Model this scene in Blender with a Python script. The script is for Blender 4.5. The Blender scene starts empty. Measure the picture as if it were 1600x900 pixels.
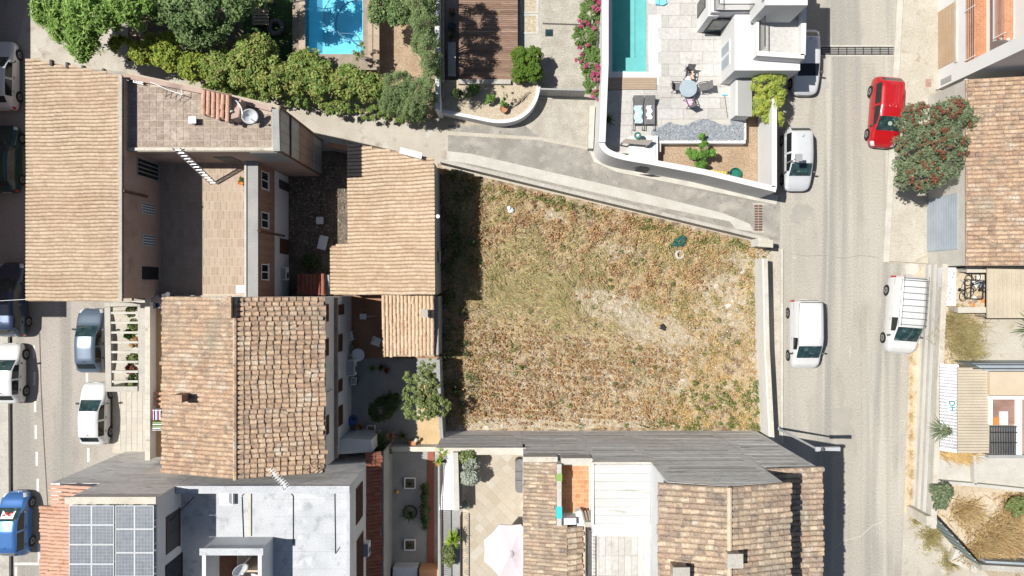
import bpy, math, random
import numpy as np
from mathutils import Vector, Matrix

random.seed(11)
rng = np.random.default_rng(11)
scene = bpy.context.scene
C = scene.collection
H, F = 46.0, 1104.0          # drone height (m) and focal length in photo pixels

# ------------------------------------------------------------------ camera
cam_d = bpy.data.cameras.new('camera')
cam_d.sensor_width = 36.0
cam_d.lens = 36.0 * F / 1600.0
cam_d.clip_end = 500.0
cam = bpy.data.objects.new('camera', cam_d)
cam.location = (0, 0, H)
C.objects.link(cam)
scene.camera = cam

# ------------------------------------------------------------------ sky, sun, exposure
SUN = Vector((0.585, -0.098, -1.0))                 # direction the light travels
el = math.asin(1.0 / SUN.length)
world = bpy.data.worlds.new('World')
scene.world = world
world.use_nodes = True
wn = world.node_tree
sky = wn.nodes.new('ShaderNodeTexSky')
sky.sky_type = 'NISHITA'
sky.sun_disc = False
sky.sun_elevation = el
sky.sun_rotation = math.atan2(-SUN.x, -SUN.y)
wn.links.new(sky.outputs[0], wn.nodes['Background'].inputs[0])
wn.nodes['Background'].inputs[1].default_value = 0.05
sun_d = bpy.data.lights.new('sun', 'SUN')
sun_d.energy = 4.8
sun_d.angle = math.radians(0.5)
sun_d.color = (1.0, 0.965, 0.905)
sun = bpy.data.objects.new('sun', sun_d)
sun.rotation_euler = SUN.to_track_quat('-Z', 'Y').to_euler()
C.objects.link(sun)
scene.view_settings.view_transform = 'Standard'
scene.view_settings.look = 'None'
scene.view_settings.gamma = 1.0
scene.view_settings.exposure = 0.45
scene.cycles.max_bounces = 6
scene.cycles.use_denoising = True

# ------------------------------------------------------------------ geometry helpers
def P(px, py, z=0.0):
    """world point that stands at height z under photo pixel (px, py)"""
    k = (H - z) / F
    return Vector(((px - 800) * k, (450 - py) * k, z))

def WX(X, px, py):
    """point of the wall plane x = X seen at a pixel"""
    z = H - X * F / (px - 800)
    return P(px, py, z)

def WY(Y, px, py):
    z = H - Y * F / (450 - py)
    return P(px, py, z)

ROOT = {}

class MB:
    def __init__(s):
        s.v, s.f, s.r = [], [], []
    def poly(s, pts, r=0.0):
        i = len(s.v)
        s.v += [tuple(p) for p in pts]
        s.f.append(tuple(range(i, i + len(pts)))); s.r.append(r)
        return s
    def hexa(s, a, b, r=0.0):
        """loft between two loops of points a (bottom) and b (top), counter-clockwise from above"""
        i, n = len(s.v), len(a)
        s.v += [tuple(p) for p in a] + [tuple(p) for p in b]
        s.f.append(tuple(i + j for j in reversed(range(n))))
        s.f.append(tuple(i + n + j for j in range(n)))
        for j in range(n):
            k = (j + 1) % n
            s.f.append((i + j, i + k, i + n + k, i + n + j))
        s.r += [r] * (n + 2)
        return s
    def box(s, x0, x1, y0, y1, z0, z1, r=0.0):
        x0, x1 = sorted((x0, x1)); y0, y1 = sorted((y0, y1)); z0, z1 = sorted((z0, z1))
        q = [(x0, y0), (x1, y0), (x1, y1), (x0, y1)]
        return s.hexa([(x, y, z0) for x, y in q], [(x, y, z1) for x, y in q], r)
    def prism(s, pts, z0, z1, r=0.0):
        q = [(p[0], p[1]) for p in pts]
        if sum(q[i][0] * q[(i + 1) % len(q)][1] - q[(i + 1) % len(q)][0] * q[i][1] for i in range(len(q))) < 0:
            q.reverse()
        return s.hexa([(x, y, z0) for x, y in q], [(x, y, z1) for x, y in q], r)
    def bar(s, p, q, w, h=None, up=(0, 0, 1), r=0.0):
        p, q = Vector(p), Vector(q); h = h or w
        d = (q - p)
        if d.length < 1e-6: return s
        d.normalize(); u = Vector(up)
        if abs(d.dot(u)) > .98: u = Vector((0, 1, 0))
        a = d.cross(u).normalized(); b = a.cross(d).normalized()
        a *= w / 2; b *= h / 2
        lo = [p - a - b, p + a - b, p + a + b, p - a + b]
        hi = [x + (q - p) for x in lo]
        return s.hexa(lo, hi, r)
    def tube(s, p, q, r0, r1=None, n=8, r=0.0):
        p, q = Vector(p), Vector(q); r1 = r0 if r1 is None else r1
        d = q - p
        if d.length < 1e-6: return s
        d.normalize(); u = Vector((0, 0, 1)) if abs(d.z) < .95 else Vector((1, 0, 0))
        a = d.cross(u).normalized(); b = a.cross(d).normalized()
        A = [2 * math.pi * j / n for j in range(n)]
        return s.hexa([p + a * (r0 * math.cos(t)) - b * (r0 * math.sin(t)) for t in A][::-1],
                      [q + a * (r1 * math.cos(t)) - b * (r1 * math.sin(t)) for t in A][::-1], r)
    def path(s, pts, r0, n=6, r1=None):
        m = len(pts) - 1; r1 = r0 if r1 is None else r1
        for i in range(m):
            s.tube(pts[i], pts[i + 1], r0 + (r1 - r0) * i / m, r0 + (r1 - r0) * (i + 1) / m, n)
        return s
    def lathe(s, c, prof, n=16):
        """profile [(radius, z)...] about a vertical axis at c"""
        c = Vector(c); i = len(s.v)
        for (rr, z) in prof:
            for j in range(n):
                t = 2 * math.pi * j / n
                s.v.append((c.x + rr * math.cos(t), c.y + rr * math.sin(t), c.z + z))
        for k in range(len(prof) - 1):
            for j in range(n):
                l = (j + 1) % n
                s.f.append((i + k * n + j, i + k * n + l, i + (k + 1) * n + l, i + (k + 1) * n + j)); s.r.append(0)
        for k, rev in ((0, True), (len(prof) - 1, False)):
            if prof[k][0] > 1e-4:
                q = [i + k * n + j for j in range(n)]
                s.f.append(tuple(q[::-1] if rev else q)); s.r.append(0)
        return s
    def torus(s, c, R, rr, n=20, m=8, rot=None):
        i = len(s.v); c = Vector(c)
        for j in range(n):
            t = 2 * math.pi * j / n
            for k in range(m):
                u = 2 * math.pi * k / m
                w = Vector(((R + rr * math.cos(u)) * math.cos(t), (R + rr * math.cos(u)) * math.sin(t), rr * math.sin(u)))
                if rot: w = rot @ w
                s.v.append(tuple(c + w))
        for j in range(n):
            for k in range(m):
                a, b = (j + 1) % n, (k + 1) % m
                s.f.append((i + j * m + k, i + a * m + k, i + a * m + b, i + j * m + b)); s.r.append(0)
        return s
    def build(s, name, mat, parent=None, smooth=False, local=False):
        me = bpy.data.meshes.new(name)
        off = Vector((0, 0, 0)) if (local or parent is None) else ROOT.get(parent.name, Vector((0, 0, 0)))
        me.from_pydata([(x - off.x, y - off.y, z - off.z) for x, y, z in s.v], [], s.f)
        if any(s.r):
            at = me.attributes.new('rnd', 'FLOAT', 'FACE'); at.data.foreach_set('value', s.r)
        if smooth: me.polygons.foreach_set('use_smooth', [True] * len(me.polygons))
        me.materials.append(MAT[mat] if isinstance(mat, str) else mat)
        o = bpy.data.objects.new(name, me); C.objects.link(o)
        if parent is not None:
            o.parent = parent; ROOT[o.name] = off
        return o

def tag(o, label=None, cat=None, group=None, kind=None):
    if label: o['label'] = label
    if cat: o['category'] = cat
    if group: o['group'] = group
    if kind: o['kind'] = kind
    return o

def thing(name, label, cat, loc=(0, 0, 0), group=None, rz=0.0):
    o = bpy.data.objects.new(name, None); C.objects.link(o)
    o.empty_display_size = .3
    o.location = loc; o.rotation_euler = (0, 0, rz)
    ROOT[o.name] = Vector(loc)
    return tag(o, label, cat, group)

def px_poly(pts, z):
    return [P(x, y, z) for x, y in pts]

def slab(name, pts, z1, z0, mat, parent=None):
    """prism whose top, at height z1, has the outline pts in photo pixels"""
    return MB().prism(px_poly(pts, z1), z0, z1).build(name, mat, parent)

def sheet(name, pts, z, mat, parent=None, label=None):
    q = px_poly(pts, z)
    if sum(q[i].x * q[(i + 1) % len(q)].y - q[(i + 1) % len(q)].x * q[i].y for i in range(len(q))) < 0: q.reverse()
    o = MB().poly(q).build(name, mat, parent)
    if parent is None: o['kind'] = 'structure'
    return o

def rect(x0, y0, x1, y1):
    return [(x0, y0), (x1, y0), (x1, y1), (x0, y1)]

def ribbon(pts, w):
    """closed outline of a path of given width (world xy), mitred"""
    L, R = [], []
    n = len(pts)
    for i in range(n):
        p = Vector(pts[i][:2])
        a = Vector(pts[max(i - 1, 0)][:2]); b = Vector(pts[min(i + 1, n - 1)][:2])
        t1 = (p - a).normalized() if i > 0 else (b - p).normalized()
        t2 = (b - p).normalized() if i < n - 1 else t1
        m = (t1 + t2).normalized(); nn = Vector((-m.y, m.x))
        c = max(.4, m.dot(t1))
        L.append(p + nn * (w / 2 / c)); R.append(p - nn * (w / 2 / c))
    return L, R

def wall(mb, px_pts, z1, w, z0=0.0, ztop=None):
    """wall along a pixel path (pixels of its top centre line at z1)"""
    pts = [P(x, y, z1) for x, y in px_pts]
    L, R = ribbon(pts, w)
    for i in range(len(pts) - 1):
        q = [R[i], R[i + 1], L[i + 1], L[i]]
        mb.hexa([(p.x, p.y, z0) for p in q], [(p.x, p.y, z1) for p in q])
    return mb

UNIT = {}
def unit_box(mat):
    if mat not in UNIT:
        me = bpy.data.meshes.new('piece_' + mat)
        b = MB().box(-.5, .5, -.5, .5, -.5, .5)
        me.from_pydata(b.v, [], b.f); me.materials.append(MAT[mat]); UNIT[mat] = me
    return UNIT[mat]

def piece(name, mat, parent, c, size, rz=0.0):
    o = bpy.data.objects.new(name, unit_box(mat)); C.objects.link(o)
    c = Vector(c)
    if parent is not None:
        o.parent = parent; c = c - ROOT.get(parent.name, Vector((0, 0, 0)))
    o.location = c; o.scale = size; o.rotation_euler = (0, 0, rz)
    return o

def in_poly(x, y, poly):
    c = False; j = len(poly) - 1
    for i in range(len(poly)):
        xi, yi = poly[i][0], poly[i][1]; xj, yj = poly[j][0], poly[j][1]
        if (yi > y) != (yj > y) and x < (xj - xi) * (y - yi) / (yj - yi) + xi: c = not c
        j = i
    return c

def paving(parent, name, mat, outline_px, z, sx, sy, gap=.012, rz=0.0, brick=False, thick=.03, limit=300, jz=.004):
    """single slabs laid inside an outline (photo pixels at height z)"""
    poly = px_poly(outline_px, z)
    cx = sum(p.x for p in poly) / len(poly); cy = sum(p.y for p in poly) / len(poly)
    ca, sa = math.cos(rz), math.sin(rz)
    loc = [((p.x - cx) * ca + (p.y - cy) * sa, -(p.x - cx) * sa + (p.y - cy) * ca) for p in poly]
    x0 = min(p[0] for p in loc); x1 = max(p[0] for p in loc); y0 = min(p[1] for p in loc); y1 = max(p[1] for p in loc)
    ny = max(1, round((y1 - y0) / sy)); nx = max(1, round((x1 - x0) / sx))
    sy = (y1 - y0) / ny; sx = (x1 - x0) / nx
    n = 0
    for j in range(ny):
        off = (j % 2) * .5 if brick else 0
        for i in range(nx + (1 if brick and j % 2 else 0)):
            a = max(x0, x0 + (i - off) * sx); b = min(x1, x0 + (i - off + 1) * sx)
            if b - a < .3 * sx and b - a < .12: continue
            lx, ly = (a + b) / 2, y0 + (j + .5) * sy
            if not in_poly(lx, ly, loc) or n >= limit: continue
            piece(name, mat, parent, (cx + lx * ca - ly * sa, cy + lx * sa + ly * ca, z - thick / 2 + random.uniform(-jz, jz)),
                  (b - a - gap, sy - gap, thick), rz)
            n += 1
    return n

def copy_tree(o, parent=None):
    c = o.copy(); C.objects.link(c); c.parent = parent
    ROOT[c.name] = ROOT.get(o.name, Vector((0, 0, 0)))
    for ch in list(o.children): copy_tree(ch, c)
    return c
# ------------------------------------------------------------------ materials
MAT = {}
def M(name, a, b=None, s=.6, fine=.18, fs=14.0, rough=.85, bump=0.0, bs=30.0, ramp=None, spec=.3, metal=0.0, coat=0.0,
      stain=None, stretch=(1, 1, 1), transl=0.0, streak=None):
    m = bpy.data.materials.new(name); m.use_nodes = True
    nt = m.node_tree; N = nt.nodes; L = nt.links
    bs_ = N['Principled BSDF']
    bs_.inputs['Roughness'].default_value = rough
    bs_.inputs['Metallic'].default_value = metal
    bs_.inputs['Specular IOR Level'].default_value = spec
    bs_.inputs['Coat Weight'].default_value = coat
    bs_.inputs['Coat Roughness'].default_value = .06
    tc = N.new('ShaderNodeNewGeometry'); mp = N.new('ShaderNodeMapping')
    mp.inputs['Scale'].default_value = stretch
    L.new(tc.outputs['Position'], mp.inputs['Vector'])
    def noise(scale, detail=4.0, vec=None):
        n = N.new('ShaderNodeTexNoise'); n.inputs['Scale'].default_value = scale; n.inputs['Detail'].default_value = detail
        L.new(vec or mp.outputs[0], n.inputs['Vector']); return n
    def mix(f, x, y, blend='MIX'):
        n = N.new('ShaderNodeMix'); n.data_type = 'RGBA'; n.blend_type = blend
        for sock, val in ((n.inputs[0], f), (n.inputs[6], x), (n.inputs[7], y)):
            if hasattr(val, 'is_linked') or hasattr(val, 'links'): L.new(val, sock)
            elif isinstance(val, (int, float)): sock.default_value = val
            else: sock.default_value = tuple(val) + (1,)
        return n.outputs[2]
    def thresh(src, lo, hi):
        n = N.new('ShaderNodeMapRange'); n.inputs[1].default_value = lo; n.inputs[2].default_value = hi
        L.new(src, n.inputs[0]); return n.outputs[0]
    if ramp:
        oi = N.new('ShaderNodeObjectInfo'); at = N.new('ShaderNodeAttribute'); at.attribute_name = 'rnd'
        ad = N.new('ShaderNodeMath'); ad.operation = 'ADD'
        L.new(oi.outputs['Random'], ad.inputs[0]); L.new(at.outputs['Fac'], ad.inputs[1])
        fr = N.new('ShaderNodeMath'); fr.operation = 'FRACT'; L.new(ad.outputs[0], fr.inputs[0])
        cr = N.new('ShaderNodeValToRGB'); cr.color_ramp.interpolation = 'LINEAR'
        e = cr.color_ramp.elements
        while len(e) < len(ramp): e.new(.5)
        for i, c in enumerate(ramp):
            e[i].position = i / (len(ramp) - 1); e[i].color = tuple(c) + (1,)
        L.new(fr.outputs[0], cr.inputs[0]); col = cr.outputs[0]
        if b is not None: col = mix(thresh(noise(s).outputs[0], .45, .7), col, b)
    elif b is not None:
        col = mix(thresh(noise(s).outputs[0], .35, .65), a, b)
    else:
        col = mix(0.0, a, a)
    if stain:
        for (sc_, scale, lo, hi) in stain:
            col = mix(thresh(noise(scale, 6).outputs[0], lo, hi), col, sc_)
    if streak:
        for (sc_, sx, sy, lo, hi) in streak:
            m2 = N.new('ShaderNodeMapping'); m2.inputs['Scale'].default_value = (sx, sy, sx); L.new(tc.outputs['Position'], m2.inputs['Vector'])
            col = mix(thresh(noise(1.0, 5, m2.outputs[0]).outputs[0], lo, hi), col, sc_)
    if fine:
        nf = noise(fs, 3)
        mr = N.new('ShaderNodeMapRange'); mr.inputs[1].default_value = .25; mr.inputs[2].default_value = .75
        mr.inputs[3].default_value = 1 - fine; mr.inputs[4].default_value = 1 + fine
        L.new(nf.outputs[0], mr.inputs[0])
        mu = N.new('ShaderNodeVectorMath'); mu.operation = 'SCALE'
        L.new(col, mu.inputs[0]); L.new(mr.outputs[0], mu.inputs['Scale']); col = mu.outputs[0]
    L.new(col, bs_.inputs['Base Color'])
    if bump:
        nb = noise(bs, 4); bp = N.new('ShaderNodeBump'); bp.inputs['Strength'].default_value = bump; bp.inputs['Distance'].default_value = .03
        L.new(nb.outputs[0], bp.inputs['Height']); L.new(bp.outputs[0], bs_.inputs['Normal'])
    if transl:
        t = N.new('ShaderNodeBsdfTranslucent'); L.new(col, t.inputs[0])
        mx = N.new('ShaderNodeMixShader'); mx.inputs[0].default_value = transl
        L.new(bs_.outputs[0], mx.inputs[1]); L.new(t.outputs[0], mx.inputs[2])
        L.new(mx.outputs[0], N['Material Output'].inputs[0])
    MAT[name] = m
    return m

# ground and roads
M('earth', (.34, .29, .22), (.42, .37, .29), s=.3, bump=.3, stain=[((.22, .19, .14), 1.5, .58, .72)])
M('asphalt_pale', (.335, .312, .268), (.375, .35, .305), s=.35, fine=.3, fs=30, streak=[((.265, .255, .23), .55, .02, .5, .6), ((.40, .375, .325), 1.3, .05, .55, .68), ((.24, .225, .20), 6, 5, .68, .74)], bump=.25, bs=60, stretch=(1, .28, 1),
  stain=[((.28, .26, .225), .9, .55, .75), ((.40, .375, .325), 2.2, .62, .72)])
M('asphalt_town', (.30, .275, .24), (.34, .31, .275), s=.4, fine=.3, fs=30, streak=[((.255, .24, .215), .6, .03, .5, .62), ((.22, .205, .18), 6, 5, .68, .74)], bump=.25, bs=60, stretch=(1, .3, 1),
  stain=[((.24, .22, .19), 1.1, .58, .75)])
M('asphalt_grey', (.23, .215, .19), (.29, .27, .24), s=.9, fine=.5, fs=24, bump=.5, bs=50, stain=[((.35, .325, .285), 1.2, .5, .66), ((.18, .165, .145), 3, .62, .72)])
M('asphalt_patch', (.295, .278, .245), (.33, .31, .272), s=1, fine=.3, fs=30, bump=.3, bs=60)
M('concrete_lane', (.37, .335, .28), (.44, .41, .35), s=.5, fine=.25, fs=18, bump=.3, stain=[((.28, .24, .19), 1.2, .56, .72), ((.5, .48, .44), .8, .6, .75)])
M('concrete_white', (.48, .465, .425), (.42, .40, .355), s=1.2, fine=.12, bump=.15, stain=[((.42, .39, .33), 2.5, .6, .75)])
M('concrete', (.42, .40, .355), (.36, .34, .30), s=.9, fine=.2, bump=.3, stain=[((.28, .26, .22), 1.4, .58, .75)])
M('kerb', (.50, .475, .42), (.42, .40, .35), s=1.3, fine=.15, bump=.2)
M('pavement', (.44, .41, .35), (.39, .355, .29), s=.7, fine=.2, bump=.25, stain=[((.34, .29, .21), 1.8, .58, .72)])
M('paver', None, ramp=[(.40, .37, .32), (.46, .43, .37), (.43, .39, .33)], fine=.15)
M('sandy', (.44, .36, .25), (.50, .43, .33), s=.8, fine=.25, bump=.4, stain=[((.34, .25, .15), 2.0, .55, .7)])
M('gravel_driveway', (.40, .375, .32), (.32, .295, .25), s=1.4, fine=.45, fs=20, bump=.6, bs=25)
M('paint_white', (.62, .62, .60), (.48, .46, .43), s=6, fine=.1)
M('tar', (.08, .075, .07), fine=.2)
M('lot_soil', (.31, .235, .15), (.38, .30, .20), s=.5, fine=.5, fs=9, bump=.8, bs=12, stain=[((.15, .105, .065), 1.8, .46, .62), ((.42, .37, .29), .6, .62, .72)])
M('bare_soil', (.39, .335, .25), (.33, .27, .19), s=1.2, fine=.4, fs=8, bump=.8, bs=10, stain=[((.26, .20, .14), 2.2, .54, .66), ((.50, .465, .40), 1.6, .6, .7)])
M('soil_brown', (.30, .215, .14), (.36, .27, .185), s=1.2, fine=.4, fs=10, bump=.8, bs=14)
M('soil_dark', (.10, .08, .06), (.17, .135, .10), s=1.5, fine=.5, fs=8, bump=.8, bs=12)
M('stone_white', None, ramp=[(.48, .45, .40), (.56, .53, .49), (.40, .36, .30)], fine=.4, fs=9, bump=.5, stain=[((.30, .24, .17), 4, .52, .66)])
M('gravel_blue', None, ramp=[(.16, .18, .20), (.30, .325, .35), (.22, .245, .27), (.40, .42, .44)], fine=.2)
M('gravel_tan', (.46, .40, .31), (.38, .31, .22), s=6, fine=.4, fs=20, bump=.6)
# walls
M('render_pink', (.36, .26, .215), (.41, .31, .26), s=.5, fine=.12, bump=.15, stain=[((.27, .195, .165), .9, .55, .75)])
M('render_white', (.60, .605, .61), (.53, .535, .54), s=.6, fine=.07, bump=.1, stain=[((.5, .5, .5), 1.4, .62, .8)])
M('villa_white', (.62, .615, .605), (.58, .575, .565), s=.5, fine=.04)
M('roof_white', (.46, .475, .495), (.40, .415, .435), s=1.1, fine=.16, bump=.15, stain=[((.31, .325, .345), 2.2, .57, .72), ((.53, .54, .55), .9, .6, .7)])
M('roof_white_moss', (.52, .52, .505), (.48, .48, .46), s=1.0, fine=.08, stretch=(.35, 1.8, 1), stain=[((.25, .26, .20), 1.6, .58, .70)])
M('party_grey', (.82, .805, .775), (.74, .73, .705), s=.35, fine=.2, fs=7, bump=.9, bs=5, stretch=(.4, 1, 2.4), stain=[((.60, .58, .555), .7, .50, .72), ((.78, .70, .62), .5, .60, .75), ((.42, .40, .38), 2.5, .60, .72), ((.50, .49, .47), 5.0, .58, .7)])
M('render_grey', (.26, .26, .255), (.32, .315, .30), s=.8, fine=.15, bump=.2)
M('sheet_metal', (.40, .395, .375), (.34, .33, .31), s=1.2, fine=.15, rough=.6, stretch=(1, 1, .4))
M('sheet_rust', (.30, .19, .145), (.36, .245, .19), s=.9, fine=.2, rough=.75)
M('brown_clad', (.22, .13, .10), (.28, .175, .14), s=.9, fine=.25, stretch=(1, 4, .5))
M('ochre', (.52, .37, .22), (.46, .31, .17), s=1, fine=.1)
M('ochre_brown', (.27, .15, .085), (.32, .19, .115), s=1, fine=.15)
M('beige_render', (.52, .43, .32), (.48, .39, .28), s=.6, fine=.08)
M('yellow_wall', (.48, .36, .21), (.42, .31, .17), s=1.2, fine=.15)
M('coping', (.52, .485, .42), (.44, .405, .34), s=1.5, fine=.15, bump=.2, stain=[((.3, .27, .22), 2.5, .62, .75)])
M('board_wall', (.62, .61, .58), (.56, .55, .52), s=.5, fine=.08, stretch=(6, .08, 1), stain=[((.48, .465, .44), .6, .55, .75)])
M('brick_red', (.42, .19, .10), (.48, .235, .135), s=2, fine=.2)
M('terracotta', None, ramp=[(.44, .21, .10), (.52, .27, .14), (.40, .185, .085)], fine=.15)
M('grout', (.55, .45, .34), fine=.1)
# tiles
M('tile_sand', None, ramp=[(0.437, 0.338, 0.232), (0.493, 0.392, 0.280), (0.400, 0.300, 0.205), (0.465, 0.365, 0.253)], fine=.2, fs=6, stain=[((.40, .285, .19), .35, .52, .75), ((.34, .26, .19), 2.2, .62, .76)])
M('tile_mixed', None, ramp=[(0.380, 0.245, 0.162), (0.465, 0.330, 0.220), (0.314, 0.205, 0.141), (0.503, 0.375, 0.257), (0.399, 0.268, 0.182)], fine=.35, fs=11,
  stain=[((.30, .255, .19), .45, .54, .72), ((.215, .165, .13), 2.6, .5, .72), ((.50, .45, .37), 1.4, .56, .76), ((.25, .23, .16), 5, .62, .74)])
M('tile_old', None, ramp=[(0.342, 0.246, 0.178), (0.475, 0.365, 0.255), (0.257, 0.187, 0.143), (0.551, 0.446, 0.320), (0.294, 0.218, 0.164), (0.399, 0.296, 0.208)], fine=.32, fs=11,
  stain=[((.30, .26, .20), .5, .54, .72), ((.20, .165, .14), 2.4, .53, .7), ((.55, .49, .41), 1.6, .6, .76), ((.24, .225, .165), 5, .63, .75)])
M('tile_pink', None, ramp=[(.48, .285, .21), (.53, .335, .25), (.45, .26, .18)], fine=.14, stain=[((.36, .19, .11), 2.4, .6, .74)])
M('tile_red', None, ramp=[(.24, .08, .055), (.29, .11, .07), (.21, .07, .05)], fine=.2)
M('tile_barrel', None, ramp=[(.50, .36, .235), (.55, .41, .285), (.47, .33, .22)], fine=.16, fs=7, stain=[((.42, .23, .14), 1.6, .6, .76)])
M('clay_sand', (.33, .25, .18), (.38, .295, .215), s=2, fine=.25)
M('clay_mid', (.25, .185, .14), (.31, .235, .18), s=2, fine=.3)
M('clay_dark', (.23, .145, .10), (.30, .20, .14), s=2, fine=.3)
M('mortar', (.56, .45, .34), (.47, .36, .27), s=3, fine=.2, bump=.3)
# metals, glass, wood, plastic, cloth
M('black_iron', (.03, .03, .032), fine=0, rough=.5)
M('dark_grey', (.07, .073, .078), fine=.1, rough=.6)
M('grey_paint', (.28, .285, .28), (.32, .32, .31), fine=.06, rough=.5)
M('galvanised', (.50, .515, .53), (.45, .46, .48), s=2, fine=.06, rough=.4, metal=.2)
M('white_paint', (.76, .76, .75), fine=.05, rough=.5)
M('white_plastic', (.74, .74, .73), fine=.04, rough=.4)
M('solar_cell', (.135, .155, .185), (.165, .185, .215), s=3, fine=.14, fs=5, rough=.3, spec=.6)
M('solar_frame', (.70, .71, .72), fine=.03, rough=.35)
M('glass_dark', (.012, .016, .018), fine=0, rough=.08, spec=.6)
M('glass_teal', (.012, .03, .032), (.03, .06, .062), s=2.5, fine=.3, fs=6, rough=.05, spec=.7, stain=[((.10, .14, .135), 3.5, .6, .68)])  # paler patches put reflections and seat shapes into the glass colour
M('glass_block', (.14, .20, .27), fine=.1, rough=.25, spec=.5)
M('shutter_brown', (.10, .045, .03), (.14, .065, .045), s=4, fine=.15, rough=.6)
M('wood_deck', None, ramp=[(.16, .10, .07), (.25, .165, .12), (.20, .125, .085), (.31, .215, .16)], fine=.3, fs=8, stretch=(.3, 4, 1))
M('wood_pale', None, ramp=[(.38, .30, .22), (.33, .25, .18), (.42, .34, .26)], fine=.2, stretch=(.5, 3, 1))
M('wood_old', (.30, .25, .20), (.24, .195, .15), s=2, fine=.25)
M('patio_stone', None, ramp=[(0.408, 0.394, 0.372), (0.462, 0.449, 0.427), (0.381, 0.367, 0.345), (0.490, 0.476, 0.454)], fine=.13, fs=5, stain=[((.37, .35, .32), 1.3, .57, .74)])
M('terrace_tile', None, ramp=[(0.382, 0.333, 0.260), (0.409, 0.365, 0.298), (0.354, 0.308, 0.237), (0.429, 0.398, 0.337)], fine=.12, stain=[((.42, .33, .23), 1.2, .62, .74)])
M('yard_tile', None, ramp=[(0.370, 0.286, 0.218), (0.403, 0.323, 0.252), (0.344, 0.265, 0.197)], fine=.12, stain=[((.34, .26, .20), .8, .58, .74)])
M('stone_flag', None, ramp=[(.25, .195, .155), (.31, .25, .205), (.275, .215, .175), (.35, .29, .24)], fine=.3, fs=8, stain=[((.42, .36, .29), .7, .54, .68)])
M('flag_joint', (.44, .38, .30), (.38, .32, .25), s=1.5, fine=.25)
M('slat_beige', (.48, .42, .32), (.42, .365, .28), s=1, fine=.12, rough=.6)
M('metal_white', (.70, .71, .72), (.60, .62, .64), s=1.5, fine=.1, rough=.5, stretch=(1, 3, 1))
M('shutter_grey', (.32, .365, .40), (.28, .32, .355), s=1, fine=.08, rough=.5)
M('door_tan', (.40, .29, .19), (.44, .33, .225), s=1, fine=.08)
M('green_screen', (.115, .16, .145), (.15, .195, .18), s=1.5, fine=.15)
M('cloth_white', (.74, .72, .73), fine=.06, rough=.9)
M('umbrella_cloth', (.62, .56, .59), fine=.04, rough=.9, transl=.15)
M('cloth_blue', (.20, .46, .60), (.66, .72, .74), s=5, fine=.06, stretch=(1, 5, 1), rough=.95)
M('cloth_pink', (.62, .32, .50), (.72, .60, .66), s=7, fine=.06, rough=.95)
M('cloth_skin', (.60, .42, .34), fine=.1, rough=.95)
M('cloth_black', (.03, .028, .032), fine=.1, rough=.95)
M('cloth_green', (.22, .34, .10), fine=.1, rough=.95)
M('cloth_aqua', (.05, .46, .48), fine=.06, rough=.95)
M('teal_net', (.02, .10, .085), (.04, .15, .12), s=6, fine=.3)
M('plastic_green', (.02, .16, .11), fine=.1, rough=.4)
M('plastic_yellow', (.62, .47, .10), fine=.1, rough=.5)
M('plastic_orange', (.60, .20, .05), fine=.1, rough=.5)
M('plastic_blue', (.03, .11, .36), fine=.1, rough=.4)
M('rubber', (.022, .022, .023), fine=.2, rough=.8)
M('rim', (.42, .43, .44), fine=0, rough=.3, metal=.7)
M('lamp_red', (.42, .025, .025), fine=0, rough=.2, coat=.5)
M('lamp_clear', (.55, .57, .58), fine=.1, rough=.15, coat=.5)
M('pot_clay', (.36, .16, .085), (.42, .21, .12), s=3, fine=.15)
M('fabric_grey', (.135, .13, .13), (.165, .16, .16), s=4, fine=.1, rough=.9)
M('table_grey', (.30, .37, .40), (.34, .41, .44), s=3, fine=.05, rough=.3)
M('table_brown', (.26, .23, .20), fine=.08, rough=.5)
M('pool_floor', (.17, .52, .69), (.20, .57, .74), s=1.5, fine=.05)
M('pool_teal', (.165, .42, .405), (.19, .465, .45), s=1.5, fine=.06)
M('hose', (.10, .22, .32), fine=.05)
M('hose_pale', (.52, .66, .74), fine=.05)
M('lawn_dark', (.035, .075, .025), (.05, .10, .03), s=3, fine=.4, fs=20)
M('lino', (.45, .40, .33), fine=.05)
M('dh_teal', (.03, .20, .23), fine=0)
M('bark', (.20, .155, .11), (.27, .22, .165), s=5, fine=.3, bump=.6)
# leaves
def leafmat(name, ramp, transl=.3, rough=.6): M(name, None, ramp=ramp, fine=0, rough=rough, spec=.25, transl=transl)
leafmat('leaf_pine', [(0.169, 0.290, 0.061), (0.254, 0.395, 0.088), (0.194, 0.325, 0.079), (0.338, 0.474, 0.131)])
leafmat('leaf_dark', [(0.131, 0.210, 0.079), (0.193, 0.289, 0.105), (0.096, 0.166, 0.061), (0.280, 0.359, 0.149)])
leafmat('leaf_hedge', [(0.143, 0.240, 0.050), (0.227, 0.342, 0.076), (0.109, 0.194, 0.050), (0.336, 0.416, 0.109), (0.336, 0.286, 0.109)])
leafmat('leaf_yellow', [(0.316, 0.389, 0.057), (0.216, 0.302, 0.051), (0.431, 0.446, 0.086), (0.144, 0.216, 0.043)])
leafmat('leaf_box', [(0.102, 0.186, 0.024), (0.144, 0.240, 0.036), (0.066, 0.132, 0.024)])
leafmat('leaf_juniper', [(0.164, 0.234, 0.094), (0.242, 0.320, 0.133), (0.125, 0.187, 0.078)])
leafmat('leaf_boug', [(0.127, 0.207, 0.057), (0.172, 0.265, 0.075), (0.092, 0.155, 0.046)])
leafmat('flower_pink', [(.46, .07, .17), (.52, .13, .24), (.40, .055, .15)])
leafmat('leaf_street', [(0.163, 0.206, 0.106), (0.225, 0.269, 0.144), (0.112, 0.156, 0.081), (0.275, 0.312, 0.188)])
leafmat('flower_rust', [(.21, .075, .045), (.27, .105, .065), (.175, .065, .045)])
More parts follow.
